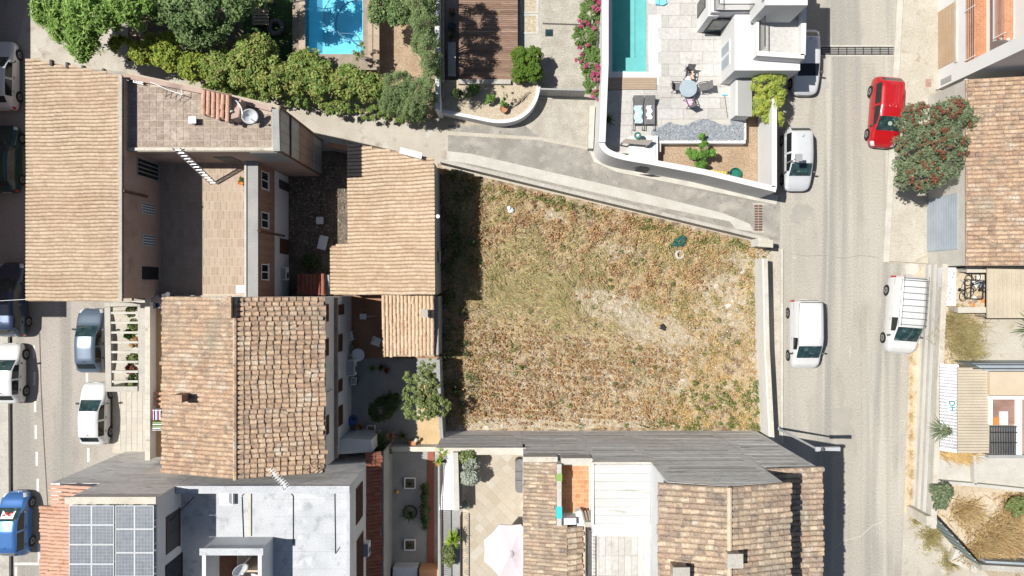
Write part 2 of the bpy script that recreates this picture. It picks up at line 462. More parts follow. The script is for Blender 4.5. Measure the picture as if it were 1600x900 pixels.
leafmat('leaf_golden', [(0.397, 0.444, 0.071), (0.270, 0.381, 0.095), (0.572, 0.572, 0.095), (0.222, 0.317, 0.095)])
leafmat('leaf_fig', [(0.110, 0.231, 0.039), (0.154, 0.297, 0.055), (0.083, 0.182, 0.033)])
leafmat('leaf_olive', [(0.156, 0.210, 0.066), (0.228, 0.282, 0.102), (0.312, 0.348, 0.144), (0.108, 0.156, 0.048)])
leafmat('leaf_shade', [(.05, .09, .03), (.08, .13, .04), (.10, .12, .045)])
leafmat('leaf_silver', [(.30, .34, .26), (.42, .45, .38), (.22, .27, .18)])
leafmat('leaf_yucca', [(.26, .36, .03), (.18, .28, .03), (.36, .42, .05)])
leafmat('straw', [(0.483, 0.352, 0.168), (0.578, 0.441, 0.231), (0.420, 0.284, 0.126), (0.630, 0.514, 0.304)], transl=.15)
leafmat('straw_gold', [(0.588, 0.400, 0.153), (0.651, 0.470, 0.216), (0.504, 0.325, 0.122), (0.578, 0.440, 0.225)], transl=.15)
leafmat('grass_olive', [(0.389, 0.345, 0.157), (0.489, 0.416, 0.207), (0.326, 0.303, 0.129), (0.577, 0.475, 0.258)], transl=.15)
leafmat('weed_brown', [(0.422, 0.254, 0.129), (0.534, 0.338, 0.179), (0.336, 0.186, 0.095), (0.596, 0.406, 0.229)], transl=.1)
leafmat('weed_green', [(.13, .19, .04), (.19, .245, .055), (.10, .15, .035), (.26, .28, .09)])
leafmat('weed_pale', [(.54, .45, .33), (.60, .52, .40), (.47, .375, .26)], transl=.1)
leafmat('twig', [(.25, .20, .15), (.19, .15, .11)], transl=0)
leafmat('debris', [(.22, .18, .14), (.35, .31, .27), (.13, .10, .08), (.25, .16, .11)], transl=0)
# ------------------------------------------------------------------ builders: roof tiles, leaves, cars
def tile_mesh_arrays(pitch, length, taper=.86, hgt=.75, n=5):
    L = length * 1.10; v = []
    for (x, k) in ((0.0, taper), (L, 1.0)):
        for j in range(n + 1):
            t = math.pi * j / n
            v.append((x, -math.cos(t) * pitch * .46 * k, math.sin(t) * pitch * .46 * hgt * k))
    f = [(j, n + 1 + j, n + 2 + j, j + 1) for j in range(n)]
    f.append(tuple(n + 1 + j for j in range(n + 1)))
    return np.array(v), f

def tile_roof(parent, A, B, D, mat, pitch=.25, length=.38, singles=300, rows=False, keep=None, name='roof_tile', deck=None, deck_t=.14, lift=.03):
    A, B, D = Vector(A), Vector(B), Vector(D)
    u, v = B - A, D - A
    U, V = u.length, v.length
    uh, vh = u / U, v / V
    nh = uh.cross(vh)
    if nh.z < 0: nh = -nh
    nu, nv = max(1, round(U / pitch)), max(1, round(V / length))
    pitch, length = U / nu, V / nv
    if deck is None: deck = {'tile_sand': 'clay_sand', 'tile_barrel': 'clay_sand', 'tile_mixed': 'clay_mid', 'tile_old': 'clay_mid'}.get(mat, 'clay_dark')
    q = [A, B, B + v, D]
    if (q[1] - q[0]).cross(q[2] - q[1]).z < 0: q.reverse()
    if keep is None:
        MB().hexa([p - nh * deck_t for p in q], q).build('roof_deck', deck, parent)
    tilt = lift / length
    xd = (vh + nh * tilt).normalized(); yd = nh.cross(xd).normalized(); zd = xd.cross(yd)
    tv, tf = tile_mesh_arrays(pitch, length)
    off = ROOT.get(parent.name, Vector((0, 0, 0)))
    jobs = []
    wob = [random.uniform(0, 6.28) for _ in range(3)]
    for i in range(nu):
        ro = 0 if rows else random.uniform(-.38, .0) * length
        for j in range(nv):
            sag = .012 * math.sin(i * .31 + wob[0]) + .010 * math.sin(i * .13 + j * .4 + wob[1])
            p = A + uh * ((i + .5) * pitch + (0.018 * math.sin(j * .9 + i * .17 + wob[2]) if rows else 0)) + vh * (max(0, j * length + ro)) + nh * sag
            c = p + vh * (length * .5)
            if keep and not keep(c.x, c.y): continue
            jobs.append((i, j, p))
    R = np.array([[xd.x, yd.x, zd.x], [xd.y, yd.y, zd.y], [xd.z, yd.z, zd.z]])
    if rows:
        by = {}
        for i, j, p in jobs: by.setdefault(i, []).append(p)
        for i, ps in by.items():
            mb = MB(); ra = random.random() * .25
            for p in ps:
                w = tv @ R.T + np.array(p - nh * .01); k = len(mb.v)
                mb.v += [tuple(x) for x in w]
                rr = (ra + random.random() * .5) % 1 or .01
                for f in tf: mb.f.append(tuple(k + a for a in f)); mb.r.append(rr)
            mb.build('tile_row', mat, parent)
        return
    me = bpy.data.meshes.new('tile'); me.from_pydata([tuple(x) for x in tv], [], tf); me.materials.append(MAT[mat])
    vis = sorted(jobs, key=lambda t: abs(t[2].x) + abs(t[2].y))
    # the tiles that show inside the picture come first
    vis.sort(key=lambda t: 0 if (abs(t[2].x) * F / (H - t[2].z) < 795 and abs(t[2].y) * F / (H - t[2].z) < 446) else 1)
    mb = MB()
    for n, (i, j, p) in enumerate(vis):
        slip = random.random() < .025; a = random.gauss(0, .14 if slip else .03)
        x2 = (xd + yd * a).normalized(); y2 = zd.cross(x2)
        pos = p - nh * .012 + nh * random.uniform(0, .016) + vh * (random.gauss(0, .018) + (random.uniform(.03, .1) if slip else 0))
        if n < singles:
            o = bpy.data.objects.new(name, me); C.objects.link(o); o.parent = parent
            pl = pos - off
            o.matrix_local = Matrix(((x2.x, y2.x, zd.x, pl.x), (x2.y, y2.y, zd.y, pl.y), (x2.z, y2.z, zd.z, pl.z), (0, 0, 0, 1)))
        else:
            Q = np.array([[x2.x, y2.x, zd.x], [x2.y, y2.y, zd.y], [x2.z, y2.z, zd.z]])
            w = tv @ Q.T + np.array(pos); k = len(mb.v)
            mb.v += [tuple(x) for x in w]; rr = random.random() or .01
            for f in tf: mb.f.append(tuple(k + b for b in f)); mb.r.append(rr)
    if mb.v:
        o = mb.build('roof_tiles', mat, parent); o['kind'] = 'stuff'

def ridge(parent, a, b, mat, r=.12, n=0):
    """a line of half round cap tiles"""
    a, b = Vector(a), Vector(b); d = b - a; n = n or max(2, round(d.length / .42)); d /= n
    for i in range(n):
        p = a + d * i; q = p + d * 1.06
        mb = MB().tube(p, q, r, r * .88, 8)
        mb.build('ridge_tile', mat, parent)

def fast_mesh(name, V, mat, parent=None, rnd=None, kind=None):
    """V: (n, k, 3) array of separate k-cornered faces in world coordinates"""
    n, k, _ = V.shape
    off = ROOT.get(parent.name, Vector((0, 0, 0))) if parent is not None else Vector((0, 0, 0))
    V = V - np.array(off)
    me = bpy.data.meshes.new(name)
    me.vertices.add(n * k); me.vertices.foreach_set('co', V.reshape(-1).astype(np.float32))
    me.loops.add(n * k); me.loops.foreach_set('vertex_index', np.arange(n * k, dtype=np.int32))
    me.polygons.add(n); me.polygons.foreach_set('loop_start', (np.arange(n) * k).astype(np.int32))
    me.polygons.foreach_set('loop_total', np.full(n, k, dtype=np.int32))
    at = me.attributes.new('rnd', 'FLOAT', 'FACE')
    at.data.foreach_set('value', (rnd if rnd is not None else rng.random(n)).astype(np.float32))
    me.update(); me.validate()
    me.materials.append(MAT[mat])
    o = bpy.data.objects.new(name, me); C.objects.link(o)
    if parent is not None: o.parent = parent; ROOT[o.name] = off
    if kind: o['kind'] = kind
    return o

def unit_dirs(n, low=-1.0):
    z = rng.uniform(low, 1, n); t = rng.uniform(0, 2 * np.pi, n); r = np.sqrt(np.maximum(0, 1 - z * z))
    return np.stack([r * np.cos(t), r * np.sin(t), z], 1)

def norm(a): return a / np.maximum(1e-9, np.linalg.norm(a, axis=1, keepdims=True))

def leaf_quads(c, out, size, aspect=.55, var=.6, facing=.7):
    """diamond leaves at points c, facing loosely along out"""
    n = len(c)
    nrm = norm(out * facing + unit_dirs(n) * (1.2 - facing))
    t = norm(np.cross(nrm, unit_dirs(n)))
    b = np.cross(nrm, t)
    s = size * (1 + rng.uniform(-var, var, (n, 1)))
    bend = nrm * s * rng.uniform(-.25, .05, (n, 1))
    return np.stack([c - t * s * .5, c + b * s * .5 * aspect + bend * .3, c + t * s * .5 + bend, c - b * s * .5 * aspect + bend * .3], 1)

def blobs_px(bl):
    """(px, py, z, rx_px, ry_px, rz) -> world ellipsoids"""
    out = []
    for (x, y, z, rx, ry, rz) in bl:
        k = (H - z) / F; p = P(x, y, z)
        out.append((p.x, p.y, p.z, rx * k, ry * k, rz))
    return np.array(out)

def clumps(B, n, r, low=-.35, inner=.82, rv=.4):
    w = B[:, 3] * B[:, 4] + B[:, 3] * B[:, 5] * .5
    i = rng.choice(len(B), n, p=w / w.sum())
    d = unit_dirs(n, low); k = rng.uniform(inner * .6, 1.0, (n, 1)) ** .6
    c = B[i, :3] + d * B[i, 3:6] * k * inner
    rr = r * (1 + rng.uniform(-rv, rv, n))
    return np.stack([c[:, 0], c[:, 1], c[:, 2], rr, rr, rr * .8], 1)

def crown(parent, B, mat, n_clump, r_clump, n_leaf, size, name='crown', aspect=.55, low=-.35, facing=.75, zmin=.08, shell=.3):
    K = clumps(B, n_clump, r_clump, low)
    i = rng.integers(0, len(K), n_leaf)
    d = unit_dirs(n_leaf, -.5)
    k = rng.uniform(shell, 1.08, (n_leaf, 1))
    c = K[i, :3] + d * K[i, 3:6] * k
    c[:, 2] = np.maximum(c[:, 2], zmin)
    up = np.array([[-.15, 0, .8]])
    V = leaf_quads(c, norm(d + up), size, aspect, facing=facing)
    rnd = np.clip((rng.random(len(K))[i] * .55 + rng.random(n_leaf) * .45), .01, .99)
    return fast_mesh(name, V, mat, parent, rnd), K

def limbs(parent, base, K, n, r0, mat='bark', fork=.35):
    base = Vector(base); mb = MB()
    top = Vector(K[:, :3].mean(0)); top.z = base.z + (top.z - base.z) * fork
    top.x = base.x + (top.x - base.x) * .5; top.y = base.y + (top.y - base.y) * .5
    mid = (base + top) / 2 + Vector((random.uniform(-.05, .05), random.uniform(-.05, .05), 0))
    mb.path([base, mid, top], r0, 8, r0 * .7)
    for j in rng.choice(len(K), min(n, len(K)), replace=False):
        e = Vector(K[j, :3]); m = top.lerp(e, .5) + Vector((random.uniform(-.15, .15), random.uniform(-.15, .15), .12))
        mb.path([top, m, e], r0 * .5, 6, r0 * .12)
    return mb.build('trunk', mat, parent)

def plant(name, label, cat, base, bl, mat, nc, rc, nl, size, group=None, nlimb=6, r0=.05, **kw):
    b = Vector(base)
    t = thing(name, label, cat, b, group)
    _, K = crown(t, blobs_px(bl), mat, nc, rc, nl, size, zmin=b.z + .04, **kw)
    if nlimb: limbs(t, b, K, nlimb, r0)
    return t

def blade_tris(xy, z0, h, w, lean, direction=None, spread=1.0, hv=.5):
    n = len(xy)
    a = rng.uniform(0, 2 * np.pi, n) if direction is None else direction + rng.normal(0, spread, n)
    hh = h * (1 + rng.uniform(-hv, hv, n)); ll = lean * (1 + rng.uniform(-.5, .5, n))
    b = rng.uniform(0, 2 * np.pi, n); ww = w * (1 + rng.uniform(-.3, .5, n))
    z = np.full(n, z0) if np.isscalar(z0) else z0
    base = np.stack([xy[:, 0], xy[:, 1], z], 1)
    side = np.stack([np.cos(b) * ww / 2, np.sin(b) * ww / 2, np.zeros(n)], 1)
    tip = base + np.stack([np.cos(a) * ll, np.sin(a) * ll, hh], 1)
    return np.stack([base - side, base + side, tip], 1)

def tuft(parent, c, n, h, lean, w, mat, name='leaves'):
    """rosette of arching strap leaves"""
    V = []
    for i in range(n):
        a = 2 * math.pi * i / n + random.uniform(-.3, .3); l = lean * random.uniform(.6, 1.15); hh = h * random.uniform(.7, 1.1)
        d = np.array([math.cos(a), math.sin(a), 0]); s = np.array([-math.sin(a), math.cos(a), 0]) * w / 2
        c0 = np.array(c); pts = [c0, c0 + d * l * .45 + np.array([0, 0, hh]), c0 + d * l + np.array([0, 0, hh * random.uniform(.4, .9)])]
        V.append([pts[0] - s * .6, pts[0] + s * .6, pts[1] + s, pts[1] - s])
        V.append([pts[1] - s, pts[1] + s, pts[2] + s * .1, pts[2] - s * .1])
    return fast_mesh(name, np.array(V), mat, parent)

def pot(parent, c, r, h, mat='pot_clay'):
    return MB().lathe(c, [(r * .7, 0), (r, h), (r * 1.08, h), (r * 1.08, h - .03), (r * .9, h - .03), (r * .85, h - .05)], 14).build('pot', mat, parent, True)

# ---- cars
PAINT = {}
def paint(name, col, metal=.0):
    if name not in PAINT:
        M('paint_' + name, col, fine=.03, fs=3, rough=.32, metal=metal, coat=.8, spec=.45); PAINT[name] = 'paint_' + name
    return PAINT[name]

SHAPES = {
    'hatch': dict(zb=[(0, .50), (.03, .64), (.10, .74), (.26, .90), (.5, .94), (.85, .98), (.95, .93), (1, .58)],
                  zr=[(0, .51), (.03, .67), (.10, .80), (.245, .97), (.43, 1.40), (.58, 1.46), (.82, 1.41), (.94, 1.02), (.975, .95), (1, .60)],
                  ws=(.262, .425), rw=(.845, .925), sw=[(.34, .565), (.595, .83)], wr=.76),
    'mpv': dict(zb=[(0, .52), (.03, .68), (.09, .80), (.22, .97), (.5, 1.02), (.9, 1.04), (.97, .95), (1, .60)],
                zr=[(0, .53), (.03, .70), (.09, .86), (.20, 1.04), (.40, 1.54), (.55, 1.62), (.88, 1.58), (.965, 1.08), (.985, .98), (1, .62)],
                ws=(.215, .395), rw=(.90, .955), sw=[(.29, .55), (.58, .87)], wr=.80),
    'van': dict(zb=[(0, .55), (.02, .75), (.07, .95), (.165, 1.06), (.5, 1.10), (.95, 1.12), (.985, 1.05), (1, .65)],
                zr=[(0, .56), (.02, .77), (.07, 1.0), (.155, 1.15), (.36, 1.72), (.45, 1.80), (.95, 1.80), (.985, 1.60), (.995, 1.1), (1, .66)],
                ws=(.168, .345), rw=(.982, .992), sw=[(.29, .46)], wr=.86),
}

def car(name, label, px, py, L, W, shape, col, facing, group, rz=0.0, zs=1.0, rack=False, glass='glass_teal'):
    S = SHAPES[shape]
    c = P(px, py, 0)
    t = thing(name, label, 'van' if shape == 'van' else 'car', c, group, (math.pi / 2 if facing == 'up' else -math.pi / 2) + rz)
    pt = paint(*col)
    cuts = [0, .004, .012, .022, .035, .05, .07, .09, .12, .15, .18, .21, .24, .28, .31, .35, .385, .46, .5, .54, .62, .66, .7, .75, .79, .87, .89, .95, .965, .978, .99, .996, 1]
    cuts += list(S['ws']) + list(S['rw']) + [x for a in S['sw'] for x in a]
    T = np.array(sorted(set(round(x, 4) for x in cuts)))
    def prof(k): a = np.array(S[k]); return np.interp(T, a[:, 0], a[:, 1]) * zs
    zb, zr = prof('zb'), prof('zr')
    wp = np.interp(T, [0, .006, .02, .045, .09, .16, .3, .8, .92, .965, .99, 1], [.55, .68, .80, .89, .95, .985, 1, 1, .97, .92, .84, .72]) * W / 2
    wr = np.interp(T, [0, .1, .22, S['ws'][1], .85, .97, 1], [.70, .80, .86, S['wr'], S['wr'] * .97, S['wr'] * .98, .80]) * wp
    NR = 9
    V = np.zeros((len(T), 2 * NR - 1, 3))
    for i, tt in enumerate(T):
        x = L / 2 - tt * L; w = wp[i]; h = zr[i] - zb[i]
        half = [(.78 * w, .20), (.955 * w, .27), (1.0 * w, .48), (.99 * w, zb[i] - .14 * min(1, zb[i])), (.945 * w, zb[i]),
                (wr[i] + .02 * h, zb[i] + h * .84), (wr[i] * .93, zb[i] + h * .955), (wr[i] * .6, zb[i] + h + .005), (0, zb[i] + h + .02)]
        for j, (yy, zz) in enumerate(half):
            V[i, j] = (x, yy, max(zz, .2) if j > 1 else zz)
            V[i, 2 * NR - 2 - j] = (x, -yy, max(zz, .2) if j > 1 else zz)
    parts = {}
    last = 2 * NR - 2
    def cls(i, j):
        tm = (T[i] + T[i + 1]) / 2; side = 'l' if j < NR - 1 else 'r'; jj = j if j < NR - 1 else last - 1 - j
        if jj >= 6 and S['ws'][0] < tm < S['ws'][1]: return 'windshield', ''
        if jj >= 6 and S['rw'][0] < tm < S['rw'][1]: return 'rear_window', ''
        if jj == 4:
            for k, (a, b) in enumerate(S['sw']):
                if a < tm < b: return 'side_window', side + str(k)
        if jj in (3, 4) and .012 < tm < .065: return 'headlight', side
        if jj in (2, 3) and .965 < tm < .996: return 'tail_light', side
        if jj == 0: return 'sill', ''
        if jj == 1 and (tm < .1 or tm > .93): return 'bumper_trim', ''
        return 'body', ''
    for i in range(len(T) - 1):
        for j in range(last):
            k, s_ = cls(i, j)
            parts.setdefault((k, s_), []).append((i, j))
    mats = dict(body=pt, windshield=glass, rear_window='glass_dark', side_window='glass_dark', headlight='lamp_clear', tail_light='lamp_red', sill='dark_grey', bumper_trim=pt)
    n1 = last + 1
    for (k, s_), fs in parts.items():
        idx = {}; vs = []; ff = []
        def vid(a, b):
            if (a, b) not in idx: idx[(a, b)] = len(vs); vs.append(tuple(V[a, b]))
            return idx[(a, b)]
        for (i, j) in fs: ff.append((vid(i, j), vid(i, j + 1), vid(i + 1, j + 1), vid(i + 1, j)))
        if k == 'body':
            ff.append(tuple(vid(0, j) for j in range(n1))); ff.append(tuple(vid(len(T) - 1, j) for j in reversed(range(n1))))
        mb = MB(); mb.v = vs; mb.f = ff; mb.r = [0] * len(ff)
        mb.build(k, mats[k], t, True, local=True)
    # wheels
    for (tx) in (.185, .80):
        for s in (-1, 1):
            x = L / 2 - tx * L; y = s * (W / 2 - .09)
            tr = MB().tube((x, y - .1, .30), (x, y + .1, .30), .30, n=20).build('wheel', 'rubber', t, local=True)
            yo = y + s * .102
            MB().tube((x, yo - .005, .30), (x, yo + .008, .30), .20, n=16).build('rim', 'rim', tr, local=True)
            hb = MB()
            for q in range(5):
                a = q * 2 * math.pi / 5
                hb.bar((x, yo + s * .009, .30), (x + .17 * math.cos(a + .6), yo + s * .009, .30 + .17 * math.sin(a + .6)), .05, .012, up=(0, 1, 0))
            hb.build('spoke', 'dark_grey', tr, local=True)
            MB().tube((x, s * (W / 2 - .03) - .005, .31), (x, s * (W / 2 + .004), .31), .365, n=22).build('wheel_arch', 'rubber', t, local=True)
    xm = L / 2 - (S['ws'][0] + .065) * L
    zm = float(np.interp(S['ws'][0] + .06, T, zb)) + .03
    for s in (-1, 1):
        mb = MB().hexa([(xm - .05, s * (W / 2 - .02), zm - .06), (xm + .06, s * (W / 2 - .02), zm - .06), (xm + .09, s * (W / 2 + .15), zm - .06), (xm - .02, s * (W / 2 + .17), zm - .06)][::s],
                       [(xm - .05, s * (W / 2 - .02), zm + .05), (xm + .05, s * (W / 2 - .02), zm + .05), (xm + .07, s * (W / 2 + .15), zm + .09), (xm - .02, s * (W / 2 + .17), zm + .09)][::s])
        mb.build('mirror', 'dark_grey', t, local=True)
        xw = L / 2 - (S['ws'][0] + .01) * L; zw = float(np.interp(S['ws'][0] + .012, T, zr)) + .035
        zw2 = float(np.interp(S['ws'][0] + .035, T, zr)) + .03
        MB().bar((xw, s * .08, zw), (xw - .025 * L, s * .08 + .45, zw2), .02, .015).build('wiper', 'black_iron', t, local=True)
        # door seams and handles
        for a in (S['sw'][0][0] + .005, S['sw'][0][1] + .015, S['sw'][-1][1] - .02):
            xs = L / 2 - a * L; wz = float(np.interp(a, T, zb))
            MB().bar((xs, s * (W / 2 * .995 + .002), .32), (xs, s * (W / 2 * .955 + .008), wz), .012, .012).build('door_seam', 'rubber', t, local=True)
        for a in ((S['sw'][0][1] - .02),) + ((S['sw'][1][1] - .07,) if len(S['sw']) > 1 else ()):
            xs = L / 2 - a * L; wz = float(np.interp(a, T, zb)) - .12
            MB().bar((xs - .09, s * (W / 2 + .012), wz), (xs + .09, s * (W / 2 + .012), wz), .03, .03).build('door_handle', pt if col[0] != 'white' else 'grey_paint', t, local=True)
    MB().box(-L / 2 - .012, -L / 2 + .02, -.26, .26, .42, .54).build('number_plate', 'white_paint', t, local=True)
    MB().box(L / 2 - .02, L / 2 + .012, -.26, .26, .30, .41).build('number_plate', 'white_paint', t, local=True)
    MB().box(L / 2 - .03, L / 2 + .006, -W * .26, W * .26, .44, .52).build('grille', 'black_iron', t, local=True)
    zt = float(zr.max()) + .03
    if shape != 'van':
        xa = L / 2 - .80 * L; za = float(np.interp(.80, T, zr)) + .02
        MB().lathe((xa, 0, za), [(.03, 0), (.02, .05)], 8).path([(xa, 0, za), (xa - .12, 0, za + .22)], .008).build('antenna', 'black_iron', t, local=True)
    if shape == 'van':
        for s in (-1, 1):
            yg = W / 2 * S['wr'] * .99; MB().path([(L / 2 - a * L, s * yg * float(np.interp(a, [.34, .5, 1], [.99, 1, .97])), float(np.interp(a, T, zb + (zr - zb) * .93)) + .012) for a in (.35, .45, .7, .95)], .014, 5).build('roof_gutter', 'dark_grey', t, local=True)
        MB().box(L / 2 - .965 * L, L / 2 - .955 * L, -W * .38, W * .38, zt - .04, zt - .012).build('rear_seam', 'dark_grey', t, local=True)
    if shape == 'van':
        for yq in np.linspace(-.3, .3, 5): MB().bar((L / 2 - .47 * L, yq * W, zt - .022), (L / 2 - .93 * L, yq * W, zt - .022), .05, .016).build('roof_rib', pt, t, local=True)
        MB().path([(L / 2 - a * L, 0.93 * W / 2 * s, float(np.interp(a, T, zb)) - .02) for s in (1,) for a in (.36, .6, .95)], .008, 4).path([(L / 2 - a * L, -0.93 * W / 2, float(np.interp(a, T, zb)) - .02) for a in (.36, .6, .95)], .008, 4).build('side_seam', 'dark_grey', t, local=True)
    if rack:
        zk = zt + .12; yr = W / 2 * S['wr'] * .92
        for s in (-1, 1):
            MB().tube((L / 2 - .36 * L, s * yr, zk), (-L / 2 + .05, s * yr, zk), .018, n=6).build('rack_rail', 'dark_grey', t, local=True)
        for q in range(8):
            x = L / 2 - (.38 + .085 * q * .93) * L
            b = MB().tube((x, -yr - .06, zk), (x, yr + .06, zk), .016, n=6)
            for s in (-1, 1): b.tube((x, s * yr, zk), (x, s * yr * .99, zt - .06), .014, n=6)
            b.build('rack_bar', 'dark_grey', t, local=True)
    return t
# ------------------------------------------------------------------ ground, streets, lane
MB().poly([(-90, -70, -.02), (90, -70, -.02), (90, 70, -.02), (-90, 70, -.02)]).build('ground', 'earth')['kind'] = 'structure'
sheet('road', [(1219, -500), (1404, -500), (1402, 0), (1380, 410), (1440, 412), (1424, 830), (1420, 1400), (1219, 1400)], 0.0, 'asphalt_pale')
sheet('street', [(-400, -500), (70, -500), (230, 100), (230, 1400), (-400, 1400)], -.004, 'asphalt_town')
# footways with real kerb steps
def footway(name, pts, mat, z=.12):
    o = slab(name, pts, z, -.05, mat); o['kind'] = 'structure'; return o
footway('pavement', [(1180, 388), (1219, 388), (1219, 694), (1190, 694)], 'pavement')
fw = footway('pavement', [(1413, -500), (1412, 0), (1390, 408), (1452, 412), (1462, 140), (1475, 138), (1475, -500)], 'pavement')
kb = footway('kerb', [(1403, -500), (1402, 0), (1380, 410), (1389.5, 410), (1411.5, 0), (1412.5, -500)], 'kerb', .13)
footway('kerb', [(1219.5, 389), (1224, 389), (1224, 694), (1219.5, 694)], 'kerb', .125)
footway('pavement', [(-400, 480), (12, 480), (17, 1400), (-400, 1400)], 'concrete')
MB().hexa([P(12.5, 480, -.05), P(17.5, 1400, -.05), P(20, 1400, -.05), P(15, 480, -.05)][::1], [P(12.5, 480, .125), P(17.5, 1400, .125), P(20, 1400, .125), P(15, 480, .125)]).build('kerb', 'tar')['kind'] = 'structure'
fp = footway('pavement', [(176, 470), (236, 470), (250, 708), (176, 708)], 'pavement')
paving(fp, 'paver', 'paver', [(180, 612), (236, 612), (240, 704), (180, 704)], .135, .38, .42, gap=.02, thick=.05)
footway('pavement', [(196, 120), (201, 120), (206, 470), (178, 470)], 'pavement')
# verge under the board marked wall
sheet('verge', [(1426, 420), (1444, 416), (1428, 812), (1412, 812)], .006, 'sandy')
sheet('dirt_apron', [(1412, 800), (1470, 812), (1545, 900), (1560, 1000), (1405, 1000)], .008, 'concrete_lane')
# lane between the gardens and the lot
sheet('lane', [(60, -60), (190, 60), (330, 120), (520, 170), (700, 205), (700, 268), (545, 238), (440, 202), (330, 158), (190, 112), (20, 96)], 0.0, 'concrete_lane')
sheet('lane', [(700, 195), (930, 195), (960, 240), (1100, 270), (1219, 290), (1219, 388), (1200, 386), (700, 268)], 0.0, 'asphalt_grey')
sheet('concrete_strip', [(698, 236), (735, 240), (1010, 303), (1130, 333), (1172, 350), (1178, 362), (1150, 358), (1140, 346), (1000, 317), (735, 256), (700, 251)], .005, 'concrete_white')
sheet('concrete_strip', [(690, 253), (735, 262), (1000, 326), (1190, 372), (1190, 379), (1000, 334), (735, 272), (690, 262)], .005, 'pavement')
sheet('driveway', [(838, 150), (930, 150), (930, 232), (845, 216), (820, 196)], .006, 'gravel_driveway')
sheet('lane_edge', [(700, 205), (840, 214), (930, 232), (930, 236), (840, 219), (700, 211)], .007, 'pavement')
L_, R_ = ribbon([P(925, 228), P(934, 248), (P(965, 262)), P(1090, 287), P(1214, 313)], .62)
for i in range(4):
    q = [R_[i], R_[i + 1], L_[i + 1], L_[i]]
    MB().hexa([(p.x, p.y, -.02) for p in q], [(p.x, p.y, .09) for p in q]).build('footing', 'kerb')['kind'] = 'structure'
# road joints, cracks and markings
def strip(name, pts, w, z, mat):
    L, R = ribbon([P(x, y) for x, y in pts], w)
    mb = MB()
    for i in range(len(pts) - 1): mb.poly([(p.x, p.y, z) for p in (R[i], R[i + 1], L[i + 1], L[i])])
    o = mb.build(name, mat); o['kind'] = 'structure'; return o
strip('road_crack', [(1236, 397), (1262, 400), (1290, 399), (1318, 404), (1345, 399), (1372, 402)], .05, .004, 'asphalt_grey')
strip('road_crack', [(1343, 420), (1345, 520), (1346, 640), (1345, 790), (1347, 900)], .02, .004, 'asphalt_grey')
PATCHES = (((1236, 322), (1262, 314), (1270, 342), (1240, 350)), ((1300, 640), (1330, 636), (1334, 690), (1304, 700)))
strip('road_crack', [(1300, 860), (1318, 845), (1345, 838), (1362, 822), (1380, 815)], .05, .0045, 'concrete_white')
strip('road_crack', [(1262, 700), (1280, 640), (1284, 560), (1296, 470), (1300, 300)], .018, .0045, 'asphalt_patch')
strip('street_line', [(62, 520), (64, 600), (68, 680), (74, 780), (80, 900)], .06, .003, 'tar')  # flat dark strip added in place of a thin cable over the street
strip('street_line', [(97, 560), (98, 640), (98, 760), (100, 830)], .03, .003, 'asphalt_grey')
for (x, y0, y1) in ((53, 540, 560), (54, 581, 602), (55, 627, 644), (56, 664, 686), (57.5, 706, 728), (59, 748, 769), (136, 583, 597), (138, 700, 722)):
    sheet('lane_marking', rect(x - 1.9, y0, x + 1.9, y1), .004, 'paint_white')
sheet('lane_marking', rect(22, 879, 62, 883), .004, 'paint_white')
sheet('lane_marking', rect(59, 850, 63, 878), .004, 'paint_white')
sheet('lane_marking', rect(23, 886, 27, 960), .004, 'paint_white')
# manhole covers and drain grates
def manhole(px, py, r, label):
    t = thing('manhole_cover', label, 'manhole cover', P(px, py))
    MB().lathe(P(px, py), [(r * 1.12, 0), (r * 1.12, .012), (r * .98, .014), (r * .98, .008)], 20).build('frame', 'concrete', t)
    mb = MB().lathe(P(px, py, .006), [(r * .95, 0), (r * .95, .012)], 20)
    mb.build('lid', 'sheet_metal', t)
    for i in range(-2, 3):
        c = P(px, py, .022)
        MB().box(c.x - r * .7, c.x + r * .7, c.y + i * r * .3 - .015, c.y + i * r * .3 + .015, .016, .024).build('rib', 'grey_paint', t)
manhole(1288, 132, .27, 'round iron manhole cover in the road beside the upper silver car')
def grate(x0, y0, x1, y1, n, m, label, frame='kerb', bars='black_iron'):
    c = P((x0 + x1) / 2, (y0 + y1) / 2); t = thing('drain_grate', label, 'drain grate', c)
    a, b = P(x0, y1), P(x1, y0)
    MB().box(a.x, b.x, a.y, b.y, -.01, .006).build('channel', 'tar', t)
    for q in ((a.x - .1, b.x + .1, b.y, b.y + .09), (a.x - .1, b.x + .1, a.y - .09, a.y)):
        MB().box(*q, -.01, .012).build('frame', frame, t)
    wide = (b.x - a.x) > (b.y - a.y)
    for i in range(n + 1):
        f = i / n
        if wide: x = a.x + (b.x - a.x) * f; MB().box(x - .03, x + .03, a.y, b.y, 0, .018).build('cross_bar', bars, t)
        else: y = a.y + (b.y - a.y) * f; MB().box(a.x, b.x, y - .03, y + .03, 0, .018).build('cross_bar', bars, t)
    for i in range(1, m):
        f = i / m
        if wide: y = a.y + (b.y - a.y) * f; MB().box(a.x, b.x, y - .02, y + .02, 0, .014).build('long_bar', 'sheet_metal', t)
        else: x = a.x + (b.x - a.x) * f; MB().box(x - .02, x + .02, a.y, b.y, 0, .014).build('long_bar', bars, t)
grate(1284, 73, 1401, 86, 9, 4, 'long iron drain grate across the road above the red car')
grate(1179, 320, 1191, 361, 10, 2, 'short rusty drain grate across the mouth of the lane', 'kerb', 'sheet_rust')
sheet('patched_cover', [(1413, 414), (1422, 411), (1434, 413), (1437, 421), (1430, 430), (1416, 428)], .009, 'concrete_white')
sheet('inspection_lid', rect(1446, 123, 1455, 136), .126, 'sheet_rust')

